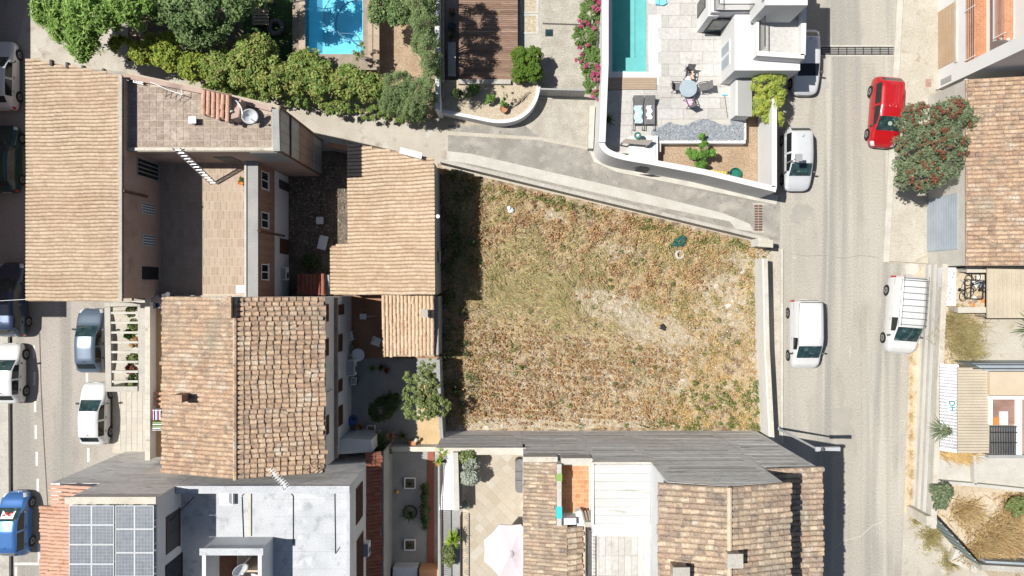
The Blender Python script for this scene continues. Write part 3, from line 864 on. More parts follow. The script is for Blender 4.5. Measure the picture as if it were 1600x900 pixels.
# ------------------------------------------------------------------ the building beyond the left edge that shades the street
o = thing('neighbour_house', 'plain rendered house across the street whose shadow falls on the parked cars', 'house', (-40, 8, 0))
MB().box(-46, -33.8, 14.2, 40, 0, 4.2).build('wall', 'render_pink', o)
MB().box(-46, -33.8, -1.0, 14.19, 0, 8.0).build('wall', 'render_pink', o)
MB().box(-46.1, -33.75, -1.1, 14.25, 8.003, 8.12).build('roof', 'coping', o)

# ------------------------------------------------------------------ the empty lot
sheet('lot_ground', [(684, 255), (1204, 384), (1190, 678), (684, 678)], .004, 'lot_soil')
w = thing('boundary_wall', 'low grey concrete wall between the lane and the weedy lot', 'wall', P(945, 320))
wall(MB(), [(688, 250.5), (945, 312.5), (1202, 374.5)], 1.1, .22).build('wall_body', 'concrete', w)
w = thing('boundary_wall', 'pale concrete wall along the street side of the weedy lot', 'wall', P(1188, 540))
wall(MB(), [(1195, 404), (1198, 540), (1206, 692)], 1.55, .34).build('wall_body', 'board_wall', w)
wall(MB(), [(1196.5, 404), (1199.5, 540), (1207.5, 692)], 1.60, .24, 1.552).build('coping', 'coping', w)
w = thing('gate_post', 'square rendered gate post at the street corner of the weedy lot', 'gate post', P(1190, 379))
MB().prism(px_poly([(1186, 372), (1206, 376), (1206, 386), (1186, 384)], 1.7), 0, 1.7).build('post', 'board_wall', w)
MB().prism(px_poly([(1184, 371), (1208, 375), (1208, 387), (1184, 385)], 1.76), 1.702, 1.76).build('cap', 'coping', w)
w = thing('boundary_wall', 'shaded party wall between the planted back yard and the weedy lot', 'wall', P(690, 600))
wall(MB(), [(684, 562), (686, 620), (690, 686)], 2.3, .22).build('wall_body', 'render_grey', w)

lot = [(690, 268), (1198, 388), (1184, 668), (694, 668)]
def pnoise(x, y, seed, f=.02):
    r = np.random.default_rng(seed); s = np.zeros_like(x)
    for i in range(7):
        a = r.uniform(0, 6.28); k = f * r.uniform(.5, 2.6); s += np.sin(k * (x * math.cos(a) + y * math.sin(a)) + r.uniform(0, 6.28)) / 2.6
    return s
def mask_poly(x, y, poly):
    c = np.zeros(len(x), bool); j = len(poly) - 1
    for i in range(len(poly)):
        (xi, yi), (xj, yj) = poly[i], poly[j]
        c ^= ((yi > y) != (yj > y)) & (x < (xj - xi) * (y - yi) / (yj - yi + 1e-9) + xi); j = i
    return c
def patch(pts, seed):
    r = np.random.default_rng(seed); out = []
    q = [Vector((x, y)) for x, y in pts]
    for k in range(len(q)):
        for t in range(5):
            p = q[k].lerp(q[(k + 1) % len(q)], t / 5); out.append((p.x + r.normal(0, 4), p.y + r.normal(0, 3)))
    return out
BARE = [patch(p, 40 + k) for k, p in enumerate((((895, 448), (950, 455), (1005, 474), (1060, 500), (1085, 530), (1060, 556), (1005, 536), (955, 506), (905, 486)), ((1095, 440), (1150, 425), (1172, 470), (1165, 520), (1125, 500), (1100, 470)), ((700, 660), (850, 654), (1010, 659), (1010, 670), (700, 670)), ((850, 320), (880, 330), (885, 350), (860, 345)), ((1120, 395), (1170, 395), (1172, 420), (1130, 415)), ((1040, 590), (1075, 585), (1082, 610), (1050, 622)), ((930, 380), (985, 385), (1010, 398), (960, 402))))]
def lot_points(n, dens):
    x = rng.uniform(690, 1198, n * 2); y = rng.uniform(268, 668, n * 2)
    ok = (y > 268 + (x - 690) * .2365) & (x < 1184 + (668 - y) * .05)
    d = dens(x, y); ok &= rng.random(len(x)) < d
    for bp_ in BARE: ok &= ~(mask_poly(x, y, bp_) & (rng.random(len(x)) < .62))
    x, y = x[ok][:n], y[ok][:n]
    return x, y, np.stack([(x - 800) / 24, (450 - y) / 24], 1)
def sm(v, a, b): t = np.clip((v - a) / (b - a), 0, 1); return t * t * (3 - 2 * t)
edgeN = lambda x, y: y - (268 + (x - 690) * .2365)
path = lambda x, y: np.abs((y - 470) - (x - 900) * .42)            # bare trodden track towards the corner
bare = lambda x, y: (1 - sm(path(x, y), 12, 45)) * sm(x, 860, 960) * (.55 + .45 * np.sign(pnoise(x, y, 3, .06)))
stub = lambda x, y: sm(y - .15 * (x - 700), 470, 530) * (1 - sm(x, 1010, 1090))
mid = lambda x, y: np.exp(-(((x - 840) * .80 + (y - 440) * .6) / 135) ** 2 - ((-(x - 840) * .5 + (y - 440) * .85) / 62) ** 2)
gold = lambda x, y: sm(x, 960, 1080)
def clumped(label, name, mat, n, dens, rad, hgt, per, size, aspect=.45, facing=.25, hv=.5, row=0):
    """separate little plants: per leaves gathered round each of n points"""
    x, y, xy = lot_points(n, dens); n = len(x)
    if row:
        y = np.round((y - .06 * x) / row) * row + .06 * x + rng.normal(0, row * .17, n); xy = np.stack([(x - 800) / 24, (450 - y) / 24], 1)
    i = np.repeat(np.arange(n), per); m = len(i)
    R_ = rad * (1 + rng.uniform(-hv, hv, n))[i]; h = hgt * (1 + rng.uniform(-hv, hv, n))[i]
    a = rng.uniform(0, 6.283, m); r = np.sqrt(rng.random(m)) * R_; z = rng.random(m) ** .8 * h * (1.1 - .6 * r / R_)
    c = np.stack([xy[i, 0] + r * np.cos(a), xy[i, 1] + r * np.sin(a), .015 + z], 1)
    out = np.stack([np.cos(a) * .6, np.sin(a) * .6, np.full(m, .9)], 1)
    V = leaf_quads(c, norm(out), size, aspect, facing=facing + .3); V[:, :, 2] = np.maximum(V[:, :, 2], .006)
    rnd = np.clip(rng.random(n)[i] * .7 + rng.random(m) * .3, .01, .99)
    return tag(fast_mesh(name, V, mat, None, rnd), label, 'weeds', kind='stuff')
for k, pts in enumerate(BARE): sheet('bare_patch', pts, .008 + k * .001, 'bare_soil')
nz1 = lambda x, y: pnoise(x, y, 5, .09)
clumped('dry brown stubble clumps covering the lower part of the lot', 'stubble', 'weed_brown', 6400, lambda x, y: np.clip(stub(x, y) * (.75 + .5 * nz1(x, y)), .05, 1), .085, .30, 12, .11, row=8.5)
clumped('pale straw stubble clumps mixed into the lower part of the lot', 'pale_stubble', 'weed_pale', 4200, lambda x, y: np.clip(stub(x, y) * (.7 - .5 * nz1(x, y)) + .12 * (1 - bare(x, y)), .03, 1), .10, .15, 12, .10, row=8.5)
clumped('olive brown weeds in the upper part of the lot', 'dry_weeds', 'weed_brown', 1700, lambda x, y: np.clip((1 - sm(y, 390, 500)) * (.5 + .7 * pnoise(x, y, 7, .05)) * (1 - .8 * mid(x, y)), 0, 1), .24, .42, 30, .12)
clumped('olive scrub in the upper part of the lot', 'olive_scrub', 'grass_olive', 2300, lambda x, y: np.clip((1 - sm(y, 420, 540)) * (.5 - .6 * pnoise(x, y, 7, .05)) + .25 * gold(x, y), 0.02, 1) * (1 - .8 * bare(x, y)), .22, .32, 26, .13, .3)
clumped('green weeds along the walls of the lot', 'green_weeds', 'weed_green', 1500,
      lambda x, y: np.clip(np.maximum.reduce([(1 - sm(edgeN(x, y), 6, 24)) * (.6 + .5 * pnoise(x, y, 8, .06)), np.exp(-((x - 1120) / 50) ** 2 - ((y - 628) / 34) ** 2) * .9, .9 * np.exp(-((x - 800) / 13) ** 2 - ((y - 552) / 9) ** 2), .8 * np.exp(-((x - 812) / 9) ** 2 - ((y - 573) / 6) ** 2), (1 - sm(670 - y, 5, 14)) * sm(x, 960, 1040), (1 - sm(1184 - x, 4, 14)) * sm(y, 560, 620), .16 * (1 - sm(x, 700, 760)), .05 + 0 * x]), 0, 1), .20, .34, 34, .11, .5)
clumped('golden dried weeds on the street side of the lot', 'golden_weeds', 'straw_gold', 3600, lambda x, y: np.clip((gold(x, y) * .8 + .3 * (1 - sm(edgeN(x, y), 30, 90)) + .08) * (.5 + .6 * pnoise(x, y, 9, .06)) * (1 - .85 * bare(x, y)), 0, 1), .16, .22, 18, .11, .35)
clumped('rust red dead weeds near the upper corner of the lot', 'rusty_weeds', 'flower_rust', 260, lambda x, y: np.clip(np.exp(-((x - 790) / 60) ** 2 - ((y - 350) / 40) ** 2) * .8 + .04 * (1 - sm(y, 380, 460)), 0, 1), .2, .3, 26, .09)
clumped('tall weeds catching the sun at the edge of the shade', 'tall_weeds', 'grass_olive', 170, lambda x, y: np.exp(-((x - 748) / 14) ** 2) * (.5 + .6 * pnoise(x, y, 51, .08)), .3, 1.0, 70, .13, .3)
clumped('orange dried grass near the street corner of the lot', 'orange_grass', 'straw_gold', 500, lambda x, y: np.exp(-((x - 1115) / 38) ** 2 - ((y - 565) / 34) ** 2) + .6 * np.exp(-((x - 1090) / 60) ** 2 - ((y - 400) / 16) ** 2), .22, .26, 34, .13, .3)
x, y, xy = lot_points(30000, lambda x, y: np.clip(.55 + .5 * pnoise(x, y, 61, .035) - .6 * mid(x, y) - .3 * stub(x, y), .04, 1) * (1 - .6 * bare(x, y)))
c = np.concatenate([xy, rng.uniform(.012, .05, (len(x), 1))], 1)
tag(fast_mesh('straw_litter', leaf_quads(c, np.tile([[0, 0, 1.0]], (len(c), 1)), .15, .28, facing=.95), 'straw'), 'golden straw litter lying over the whole lot', 'straw', kind='stuff')
clumped('dense dark scrub added to deepen the shaded strip below the tiled building', 'shade_fill_scrub', 'leaf_shade', 480, lambda x, y: (1 - sm(x, 722, 752)) * (.6 + .4 * pnoise(x, y, 71, .05)), .34, .95, 60, .14, .5)  # dark leaves added here to deepen the building's shade
def grass(label, name, mat, n, dens, h, w, lean, direction, spread):
    x, y, xy = lot_points(n, dens)
    d_ = direction + .9 * pnoise(x, y, 77, .025)
    return tag(fast_mesh(name, blade_tris(xy, .02, h, w, lean, d_, spread), mat), label, 'grass', kind='stuff')
grass('long flattened olive grass in the middle of the lot', 'long_grass', 'grass_olive', 24000, lambda x, y: np.clip(mid(x, y) * (.75 + .6 * pnoise(x, y, 12, .06)), .015, 1), .30, .032, .6, -.9, .45)
grass('bleached straw lying through the long grass', 'bleached_grass', 'straw', 9000, lambda x, y: np.clip(.10 + mid(x, y) * .5 + .2 * pnoise(x, y, 13, .05), .02, 1) * (1 - .7 * bare(x, y)), .22, .026, .45, -.7, .6)
grass('rank grass in the shade of the tiled building', 'shade_grass', 'grass_olive', 7000, lambda x, y: (1 - sm(x, 735, 775)), .42, .03, .5, .1, .9)
def rock(c, r, sq=.55):
    mb = MB(); n = 7; c = Vector(c)
    rings = []
    for (k, z) in ((.75, 0), (1.0, .35), (.7, .8), (.25, 1.0)):
        rings.append([(c.x + r * k * random.uniform(.75, 1.15) * math.cos(6.283 * j / n), c.y + r * k * random.uniform(.75, 1.15) * math.sin(6.283 * j / n), c.z + r * sq * z * random.uniform(.85, 1.1)) for j in range(n)])
    i = 0
    for q in rings: mb.v += q
    for k in range(3):
        for j in range(n): mb.f.append((k * n + j, k * n + (j + 1) % n, (k + 1) * n + (j + 1) % n, (k + 1) * n + j)); mb.r.append(0)
    mb.f.append(tuple(3 * n + j for j in range(n))); mb.r.append(0)
    return mb
for (x, y, r) in ((1119, 447, .22), (1134, 432, .2), (1160, 424, .26), (1170, 405, .22), (1140, 480, .3), (1152, 484, .2), (1085, 484, .16), (1100, 516, .2), (1108, 514, .14), (1128, 452, .15), (1145, 470, .16), (950, 395, .1), (975, 474, .14), (955, 480, .15), (1088, 470, .14), (1160, 497, .2)):
    tag(rock(P(x, y, -.03), r, .4).build('stone', 'stone_white'), 'white limestone lump lying among the dry weeds of the lot', 'stone', 'white stones in the lot')
def rubble(name, label, mat, boxes, n, size):
    cs = []
    for (x0, y0, x1, y1) in boxes:
        cs.append(np.stack([rng.uniform(x0, x1, n // len(boxes)), rng.uniform(y0, y1, n // len(boxes))], 1))
    q = np.concatenate(cs); c = np.stack([(q[:, 0] - 800) / 24, (450 - q[:, 1]) / 24, rng.uniform(.02, .06, len(q))], 1)
    return tag(fast_mesh(name, leaf_quads(c, np.tile([[0, 0, 1.0]], (len(c), 1)), size, .8, facing=.9), mat), label, 'rubble', kind='stuff')
rubble('rubble', 'pale stone chips scattered over the lot', 'stone_white', [(1060, 400, 1180, 530), (930, 450, 1100, 560), (690, 650, 1020, 668), (760, 500, 1150, 660), (1172, 400, 1184, 660)], 2600, .08)
t = thing('scrap_tarp', 'crumpled dark scrap lying on the bare patch of the lot', 'tarp', P(1035, 510))
MB().hexa([P(1030, 509), P(1036, 505), P(1042, 511), P(1040, 518)][::-1], [P(1032, 509, .2), P(1036, 507, .3), P(1040, 511, .22), P(1039, 515, .16)][::-1]).build('fold', 'cloth_black', t)
MB().hexa([P(1029, 513), P(1034, 509), P(1041, 518), P(1036, 516)][::-1], [P(1031, 512, .09), P(1034, 510, .16), P(1040, 516, .12), P(1036, 515, .08)][::-1]).build('corner', 'cloth_black', t)
t = thing('worn_tyre', 'dirty white tyre lying in the weeds below the teal netting', 'tyre', P(1062, 398))
MB().torus(P(1062, 398, .12), .24, .1, 18, 8, Matrix.Rotation(.25, 3, 'Y')).build('ring', 'concrete_white', t, True)
t = thing('netting_heap', 'dark teal netting heaped by the lane wall of the lot', 'netting')
t.location = P(1061, 379); ROOT[t.name] = P(1061, 379)
crown(t, blobs_px([(1061, 378, .15, 11, 7, .3), (1055, 381, .1, 8, 5, .2), (1066, 374, .15, 6, 6, .25)]), 'teal_net', 40, .14, 2600, .09, name='netting', aspect=.4)
t = thing('plastic_bag', 'crumpled white plastic bag in the upper weeds of the lot', 'bag', P(798, 328))
rock(P(798, 328, .1), .24, .6).build('bag_body', 'white_plastic', t); rock(P(795, 325, .25), .16, .8).build('knot', 'white_plastic', t)

for k_, pp in enumerate(PATCHES): sheet('road_patch', patch(pp, 90 + k_), .003 + k_ * .0003, 'asphalt_patch')
# ------------------------------------------------------------------ small shared builders
def win_x(parent, X, px0, py0, px1, py1, frame='white_paint', pane='glass_dark', out=1, bars=1, fw=.06, name='window'):
    """window on a wall plane x = X between two pixels; out = side the wall faces"""
    a, b = WX(X, px0, py0), WX(X, px1, py1)
    z0, z1 = sorted((a.z, b.z)); y0, y1 = sorted((a.y, b.y))
    f = MB().box(X, X + out * .03, y0, y1, z0, z1).build(name, frame, parent)
    n = bars + 1; w = (y1 - y0 - fw * (n + 1)) / n
    for i in range(n):
        yy = y0 + fw + i * (w + fw)
        MB().box(X + out * .028, X + out * .042, yy, yy + w, z0 + fw, z1 - fw).build('pane', pane, f)
    MB().box(X, X + out * .09, y0 - .05, y1 + .05, z0 - .06, z0 - .003).build('sill', frame, f)
    return f

def shutters(parent, X, px0, py0, px1, py1, mat='shutter_brown', out=1):
    a, b = WX(X, px0, py0), WX(X, px1, py1)
    z0, z1 = sorted((a.z, b.z)); y0, y1 = sorted((a.y, b.y))
    s = MB().box(X, X + out * .035, y0, y1, z0, z1).build('shutter', mat, parent)
    n = max(3, int((z1 - z0) / .12))
    mb = MB()
    for i in range(n):
        z = z0 + .03 + (z1 - z0 - .06) * (i + .5) / n
        mb.box(X + out * .034, X + out * .055, y0 + .04, y1 - .04, z - .02, z + .025)
    mb.build('louvre', mat, s); return s

def ac_unit(label, c, dx=.3, dy=.8, dz=.55, group='air conditioner units'):
    c = Vector(c); t = thing('air_conditioner', label, 'air conditioner', c, group)
    MB().box(c.x, c.x + dx, c.y - dy / 2, c.y + dy / 2, c.z, c.z + dz).build('casing', 'white_plastic', t)
    MB().tube((c.x + dx, c.y - .1, c.z + dz / 2), (c.x + dx + .02, c.y - .1, c.z + dz / 2), .2, n=16).build('fan_grille', 'dark_grey', t)
    MB().box(c.x + .04, c.x + dx - .04, c.y - dy / 2 + .05, c.y + dy / 2 - .05, c.z + dz, c.z + dz + .012).build('lid', 'grey_paint', t)
    for s in (-1, 1):
        MB().box(c.x - .02, c.x + dx, c.y + s * dy * .35 - .02, c.y + s * dy * .35 + .02, c.z - .05, c.z - .004).build('bracket', 'black_iron', t)
    return t

def dish(label, c, r, aim, mast=.6):
    c = Vector(c); t = thing('satellite_dish', label, 'satellite dish', c)
    MB().tube(c, c + Vector((0, 0, mast)), .03).build('mast', 'galvanised', t)
    top = c + Vector((0, 0, mast)); aim = Vector(aim).normalized()
    q = aim.to_track_quat('Z', 'Y').to_matrix()
    b = MB().lathe((0, 0, 0), [(.02, 0), (r * .5, r * .06), (r * .85, r * .2), (r, r * .3), (r * .98, r * .33), (r * .8, r * .2), (.02, .02)], 20)
    b.v = [tuple(top + q @ Vector(v)) for v in b.v]
    b.build('reflector', 'white_plastic', t, True)
    e = top + q @ Vector((0, 0, r * 1.1))
    MB().bar(top + q @ Vector((0, -r * .95, r * .3)), e, .03).build('arm', 'galvanised', t)
    MB().tube(e, e - aim * .1, .05).build('receiver', 'white_plastic', t)
    return t

def chimney(parent, c, sx, sy, h, mat='mortar', cap='coping'):
    c = Vector(c)
    k = MB().box(c.x - sx / 2, c.x + sx / 2, c.y - sy / 2, c.y + sy / 2, c.z - .5, c.z + h).build('chimney', mat, parent)
    for (ax, ay) in ((-1, -1), (1, -1), (1, 1), (-1, 1)):
        MB().box(c.x + ax * sx * .38 - .05, c.x + ax * sx * .38 + .05, c.y + ay * sy * .38 - .05, c.y + ay * sy * .38 + .05, c.z + h, c.z + h + .16).build('cap_post', mat, k)
    MB().box(c.x - sx * .6, c.x + sx * .6, c.y - sy * .6, c.y + sy * .6, c.z + h + .162, c.z + h + .24).build('cap', cap, k)
    return k

def picket_rail(parent, a, b, h, n, mat='black_iron', name='railing', mid=0):
    a, b = Vector(a), Vector(b); up = Vector((0, 0, h))
    r = MB().bar(a + up, b + up, .05, .04).bar(a + Vector((0, 0, .08)), b + Vector((0, 0, .08)), .035, .03).build(name, mat, parent)
    for i in range(n + 1):
        p = a.lerp(b, i / n)
        MB().bar(p, p + up * .98, .022, .022).build('baluster', mat, r)
    return r

# ------------------------------------------------------------------ west building: long tiled roof, flagged roof terrace, paved upper yard
XW = -20.47
b = thing('terrace_house', 'pink rendered house with a long sand tiled roof and paved roof terraces', 'house', P(300, 300))
MB().prism([(-25.4, -.55), (XW, -.55), (XW, 11.05), (-25.4, 12.15)], 0, 8.25).build('wall', 'render_pink', b)
MB().prism([(XW - .25, -.55), (XW, -.55), (XW, 11.05), (XW - .25, 11.1)], 8.253, 8.92).build('wall', 'render_pink', b)
E0, E1 = Vector((XW - .02, 12.4, 8.93)), Vector((XW - .02, -.7, 8.93))
W0 = Vector((-25.78, 12.4, 8.42))
keep_w = [(-25.9, 12.28), (-24.6, 12.05), (-23.3, 11.75), (-22.0, 11.5), (-20.4, 11.2), (-20.4, -.75), (-25.9, -.75)]
MB().hexa([(x, y, 8.93 + (x - XW) * .096 - .16) for x, y in [(-25.72, -.7), (XW, -.7), (XW, 11.15), (-25.72, 12.2)]],
          [(x, y, 8.93 + (x - XW) * .096) for x, y in [(-25.72, -.7), (XW, -.7), (XW, 11.15), (-25.72, 12.2)]]).build('roof_deck', 'clay_dark', b)
tile_roof(b, E0, E1, W0, 'tile_sand', .195, .42, rows=True, keep=lambda x, y: in_poly(x, y, keep_w))
MB().box(XW - .1, XW + .05, -.7, 11.1, 8.94, 9.03).build('flashing', 'concrete', b)
for (x, y) in ((78, 92), (103, 96), (128, 101), (160, 106)):
    c = P(x, y + 2, 8.8); MB().box(c.x - .06, c.x + .06, c.y - .25, c.y + .05, 8.5, 8.75).build('eave_block', 'tar', b)
# flagged roof terrace
ZT = 8.3; XB = -12.4
top = [(188, 113), (320, 138), (424, 165), (437, 237), (190, 237)]
poly = px_poly(top, ZT)
poly = [Vector((XW + .005, poly[0].y, 0)), poly[1], Vector((XB, poly[2].y, 0)), Vector((XB, 7.27, 0)), Vector((XW + .005, 7.27, 0))]
MB().prism(poly, 0, ZT - .03).build('wall', 'render_pink', b)
MB().prism(poly, ZT - .028, ZT - .012).build('terrace_bed', 'flag_joint', b)
paving(b, 'flagstone', 'stone_flag', [(203, 125), (320, 148), (421, 178), (424, 230), (203, 230)], ZT + .004, .36, .36, gap=.035, thick=.05)
wall(MB(), [(191, 118), (320, 143), (424, 170)], ZT + .22, .26, ZT - .02).build('parapet', 'render_pink', b)
wall(MB(), [(192, 233), (427, 233)], ZT + .12, .16, ZT - .02).build('parapet', 'coping', b)
wall(MB(), [(430, 170), (432, 236)], ZT + .25, .36, ZT - .02).build('parapet', 'render_grey', b)
# east face of the terrace block: bands of old sheeting
for (z0, z1, m) in ((4.95, 8.2, 'sheet_metal'), (2.15, 4.9, 'sheet_rust'), (.05, 2.1, 'render_grey')):
    y = 7.35
    while y < 9.55:
        MB().box(XB, XB + .03 + random.uniform(0, .012), y, min(y + .52, 9.6), z0, z1).build('cladding_sheet', m, b); y += .54
for y in (7.3, 9.62): MB().box(XB, XB + .08, y - .06, y + .04, 0, 8.4).build('corner_post', 'shutter_brown', b)
MB().box(XB, XB + .12, 7.3, 9.6, 6.6, 6.72).build('band', 'shutter_brown', b)
# tile hood over the stair head
h0, h1, h2 = P(315, 139, 9.8), P(360, 149, 9.8), P(312, 176, 9.2)
hood = MB().prism([(p.x, p.y) for p in (h0, h1, P(357, 186, 9.2), h2)], ZT, 9.15).build('stair_head', 'render_pink', b)
tile_roof(b, h0, h1, h2 + Vector((.1, -.1, 0)), 'tile_pink', .235, .42, singles=60)
MB().prism(px_poly([(361, 150), (377, 155), (372, 183), (361, 186)], 9.3), ZT, 9.3).build('stair_head_wall', 'render_pink', b)
# upper yard
ZY = 4.9
yard = [(XW + .005, 7.265), (-14.56, 7.265), (-14.56, -.5), (XW + .005, -.5)]
MB().prism(yard, 0, ZY - .035).build('wall', 'render_pink', b)
MB().prism([(XW + .005, 7.265), (-15.3, 7.265), (-15.3, -.5), (XW + .005, -.5)], ZY - .033, ZY - .012).build('yard_bed', 'grout', b)
paving(b, 'yard_tile', 'yard_tile', [(251, 256), (385, 256), (385, 460), (251, 460)], ZY, .34, .56, gap=.014, thick=.04, brick=True)
MB().box(-15.25, -14.56, -.5, 7.26, ZY - .033, 5.5).build('parapet', 'render_grey', b)
MB().box(-15.32, -15.2, -.5, 7.26, 5.502, 5.58).build('parapet_coping', 'concrete_white', b)
MB().box(XW + .005, -15.3, -.62, -.42, ZY - .03, 5.55).build('parapet', 'concrete', b)
MB().box(-14.56, -14.53, -.5, 7.2, 2.75, 5.42).build('cladding', 'brown_clad', b)
y = -.45
while y < 7.1:
    MB().box(-14.531, -14.515, y, y + .035, 2.76, 5.4).build('cladding_batten', 'brown_clad', b); y += .34
MB().box(-14.56, -14.54, -.5, 7.2, .02, 2.72).build('wall_render', 'render_white', b)
for (a0, b0, a1, b1) in ((408, 330, 418, 358), (408, 412, 418, 438), (408, 266, 418, 298)): win_x(b, -14.52, a0, b0, a1, b1)
shutters(b, -14.535, 437, 372, 451, 398)
shutters(b, -14.535, 436, 280, 450, 300, 'dark_grey')
MB().path([(-14.6, WX(-14.5, 404, 360).y, 5.5), (-14.45, WX(-14.5, 404, 361).y, 5.4), (-14.42, WX(-14.5, 440, 368).y, 1.2)], .06).build('drain_pipe', 'shutter_brown', b)
ac_unit('small white air conditioner on the brown clad wall above the rubble yard', (-14.5, WX(-14.5, 446, 428).y, 1.0))
# windows and fittings in the wall below the long roof
X = XW + .002
for (a0, b0, a1, b1) in ((222, 316, 240, 336), (223, 366, 241, 385)):
    A, B_ = WX(X, a0, b0), WX(X, a1, b1); z0, z1 = sorted((A.z, B_.z)); y0, y1 = sorted((A.y, B_.y))
    f = MB().box(X, X + .02, y0, y1, z0, z1).build('glass_block_window', 'white_paint', b)
    for i in range(4):
        for j in range(4):
            w, h = (y1 - y0) / 4, (z1 - z0) / 4
            MB().box(X + .018, X + .035, y0 + i * w + .02, y0 + (i + 1) * w - .02, z0 + j * h + .02, z0 + (j + 1) * h - .02).build('glass_block', 'glass_block', f)
shutters(b, X, 222, 416, 247, 437, 'black_iron')
win_x(b, X, 214, 245, 247, 284, 'grey_paint', 'glass_dark', bars=3)
MB().path([WX(X, 190, 298) + Vector((.08, 0, 0)), WX(X, 228, 307) + Vector((.08, 0, 0))], .07).build('drain_pipe', 'shutter_brown', b)
A, B_ = WY(7.262, 336, 246), WY(7.262, 380, 253)
MB().box(A.x, B_.x, 7.23, 7.262, 5.4, 6.9).build('terrace_door', 'dark_grey', b)
MB().box(P(392, 240, 8.0).x, XB, 7.235, 7.268, 5.5, 8.15).build('wall_render', 'render_grey', b)  # grey panel puts the shade on this end of the pink wall into colour
# ladder against the terrace edge
t = thing('ladder', 'aluminium ladder leaning on the roof terrace edge above the tiled yard', 'ladder', P(335, 287, ZY))
f0, f1 = P(335, 288, ZY), P(275, 231, ZT + .35)
d = (f1 - f0).normalized(); sd = Vector((.2, 0, 0))
for s in (-1, 1): MB().bar(f0 + sd * s, f1 + sd * s, .055, .055).build('rail', 'galvanised', t)
for i in range(13):
    p = f0.lerp(f1, (i + .6) / 13.3); MB().bar(p - sd, p + sd, .05, .04).build('rung', 'galvanised', t)
# things on the roof terrace
dish('round white satellite dish at the lane corner of the flagged roof terrace', P(398, 186, ZT), .42, (.45, -.55, .75), .75)
dish('larger tilted satellite dish beside the tiled stair head', P(384, 176, ZT), .5, (-.55, -.35, .55), .8)
t = thing('roof_vent', 'small grey roof vent on the flagged terrace', 'vent', P(305, 191, ZT))
c = P(305, 190, ZT); MB().box(c.x - .14, c.x + .14, c.y - .14, c.y + .14, c.z, c.z + .3).build('shaft', 'dark_grey', t)
MB().box(c.x - .2, c.x + .2, c.y - .17, c.y + .17, c.z + .302, c.z + .37).build('cap', 'galvanised', t)
t = thing('drying_rack', 'collapsed white wire drying rack by the terrace parapet', 'drying rack', P(258, 140, ZT))
rk = [P(235, 128, ZT + .25), P(262, 140, ZT + .3), P(285, 148, ZT + .45), P(283, 139, ZT + .5)]
for i in range(3): MB().tube(rk[i], rk[i + 1], .02).build('rail', 'white_paint', t)
for i in range(4):
    p = rk[1].lerp(rk[2], i / 3); MB().tube(p, p + Vector((-.25, -.3, -.28)), .015).build('wire_bar', 'dark_grey', t)
t = thing('metal_trolley', 'white slatted crate beside the long sand tiled roof', 'crate', P(216, 126, ZT))
for i in range(4):
    c = P(210 + i * 4, 125.5 + i, ZT + .12); MB().box(c.x - .02, c.x + .02, c.y - .12, c.y + .12, ZT, ZT + .2).build('slat', 'white_paint', t)
MB().bar(P(208, 125, ZT + .2), P(224, 129, ZT + .2), .04).build('edge_bar', 'white_paint', t)
MB().bar(P(208, 128, ZT + .2), P(224, 132, ZT + .2), .04).build('edge_bar', 'white_paint', t)
t = thing('storage_box', 'white box in the corner of the paved upper yard', 'box', P(380, 452, ZY))
c = P(380, 452, ZY); MB().box(c.x - .22, c.x + .22, c.y - .2, c.y + .2, ZY + .01, ZY + .4).build('box_body', 'white_plastic', t)
MB().box(c.x - .24, c.x + .24, c.y - .22, c.y + .22, ZY + .402, ZY + .45).build('lid', 'white_plastic', t)
t = thing('flower_pot', 'orange flower pot at the foot of the upper yard parapet', 'pot', P(379, 286, ZY)); pot(t, P(379, 286, ZY), .16, .3, 'plastic_orange')
crown(t, blobs_px([(379, 282, ZY + .5, 5, 5, .2)]), 'leaf_shade', 8, .1, 250, .09, name='leaves')
# bent flue whose shadow falls on the yard
t = thing('flue_pipe', 'bent metal flue standing behind the upper yard wall', 'flue', (P(262, 460, 5.5)))
q0 = P(270, 462, 5.6); MB().path([q0, q0 + Vector((0, 0, 1.4)), q0 + Vector((.5, .1, 1.5))], .09, 8).build('pipe', 'dark_grey', t)
MB().tube(q0 + Vector((.5, .1, 1.38)), q0 + Vector((.5, .1, 1.62)), .13).build('cowl', 'dark_grey', t)

# ------------------------------------------------------------------ rubble yard between the houses
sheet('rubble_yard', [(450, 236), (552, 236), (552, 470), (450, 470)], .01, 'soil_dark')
q = np.stack([rng.normal(492, 20, 1500).clip(455, 543), rng.normal(318, 42, 1500).clip(262, 425)], 1)
cpts = np.stack([(q[:, 0] - 800) / 24, (450 - q[:, 1]) / 24, rng.uniform(.03, .14, 1500)], 1)
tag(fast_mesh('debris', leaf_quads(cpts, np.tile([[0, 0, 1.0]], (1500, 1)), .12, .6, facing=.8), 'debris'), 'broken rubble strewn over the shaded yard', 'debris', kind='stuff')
def board(name, label, pts, z, mat, th=.06):
    t = thing(name, label, 'board', P(*pts[0])); MB().prism(px_poly(pts, z), z - th, z).build('panel', mat, t)
    MB().prism(px_poly([(pts[0][0] * .9 + pts[2][0] * .1, pts[0][1] * .9 + pts[2][1] * .1), (pts[1][0] * .9 + pts[3][0] * .1, pts[1][1] * .9 + pts[3][1] * .1), (pts[2][0] * .9 + pts[0][0] * .1, pts[2][1] * .9 + pts[0][1] * .1), (pts[3][0] * .9 + pts[1][0] * .1, pts[3][1] * .9 + pts[1][1] * .1)], z + .012), z + .002, z + .012).build('face', mat, t)
board('loose_board', 'long white board dropped in the rubble yard', [(500, 367), (513, 370), (508, 391), (495, 388)], .35, 'white_plastic')
board('loose_board', 'small square white board in the rubble yard', [(494, 339), (505, 339), (505, 350), (494, 350)], .3, 'white_plastic')
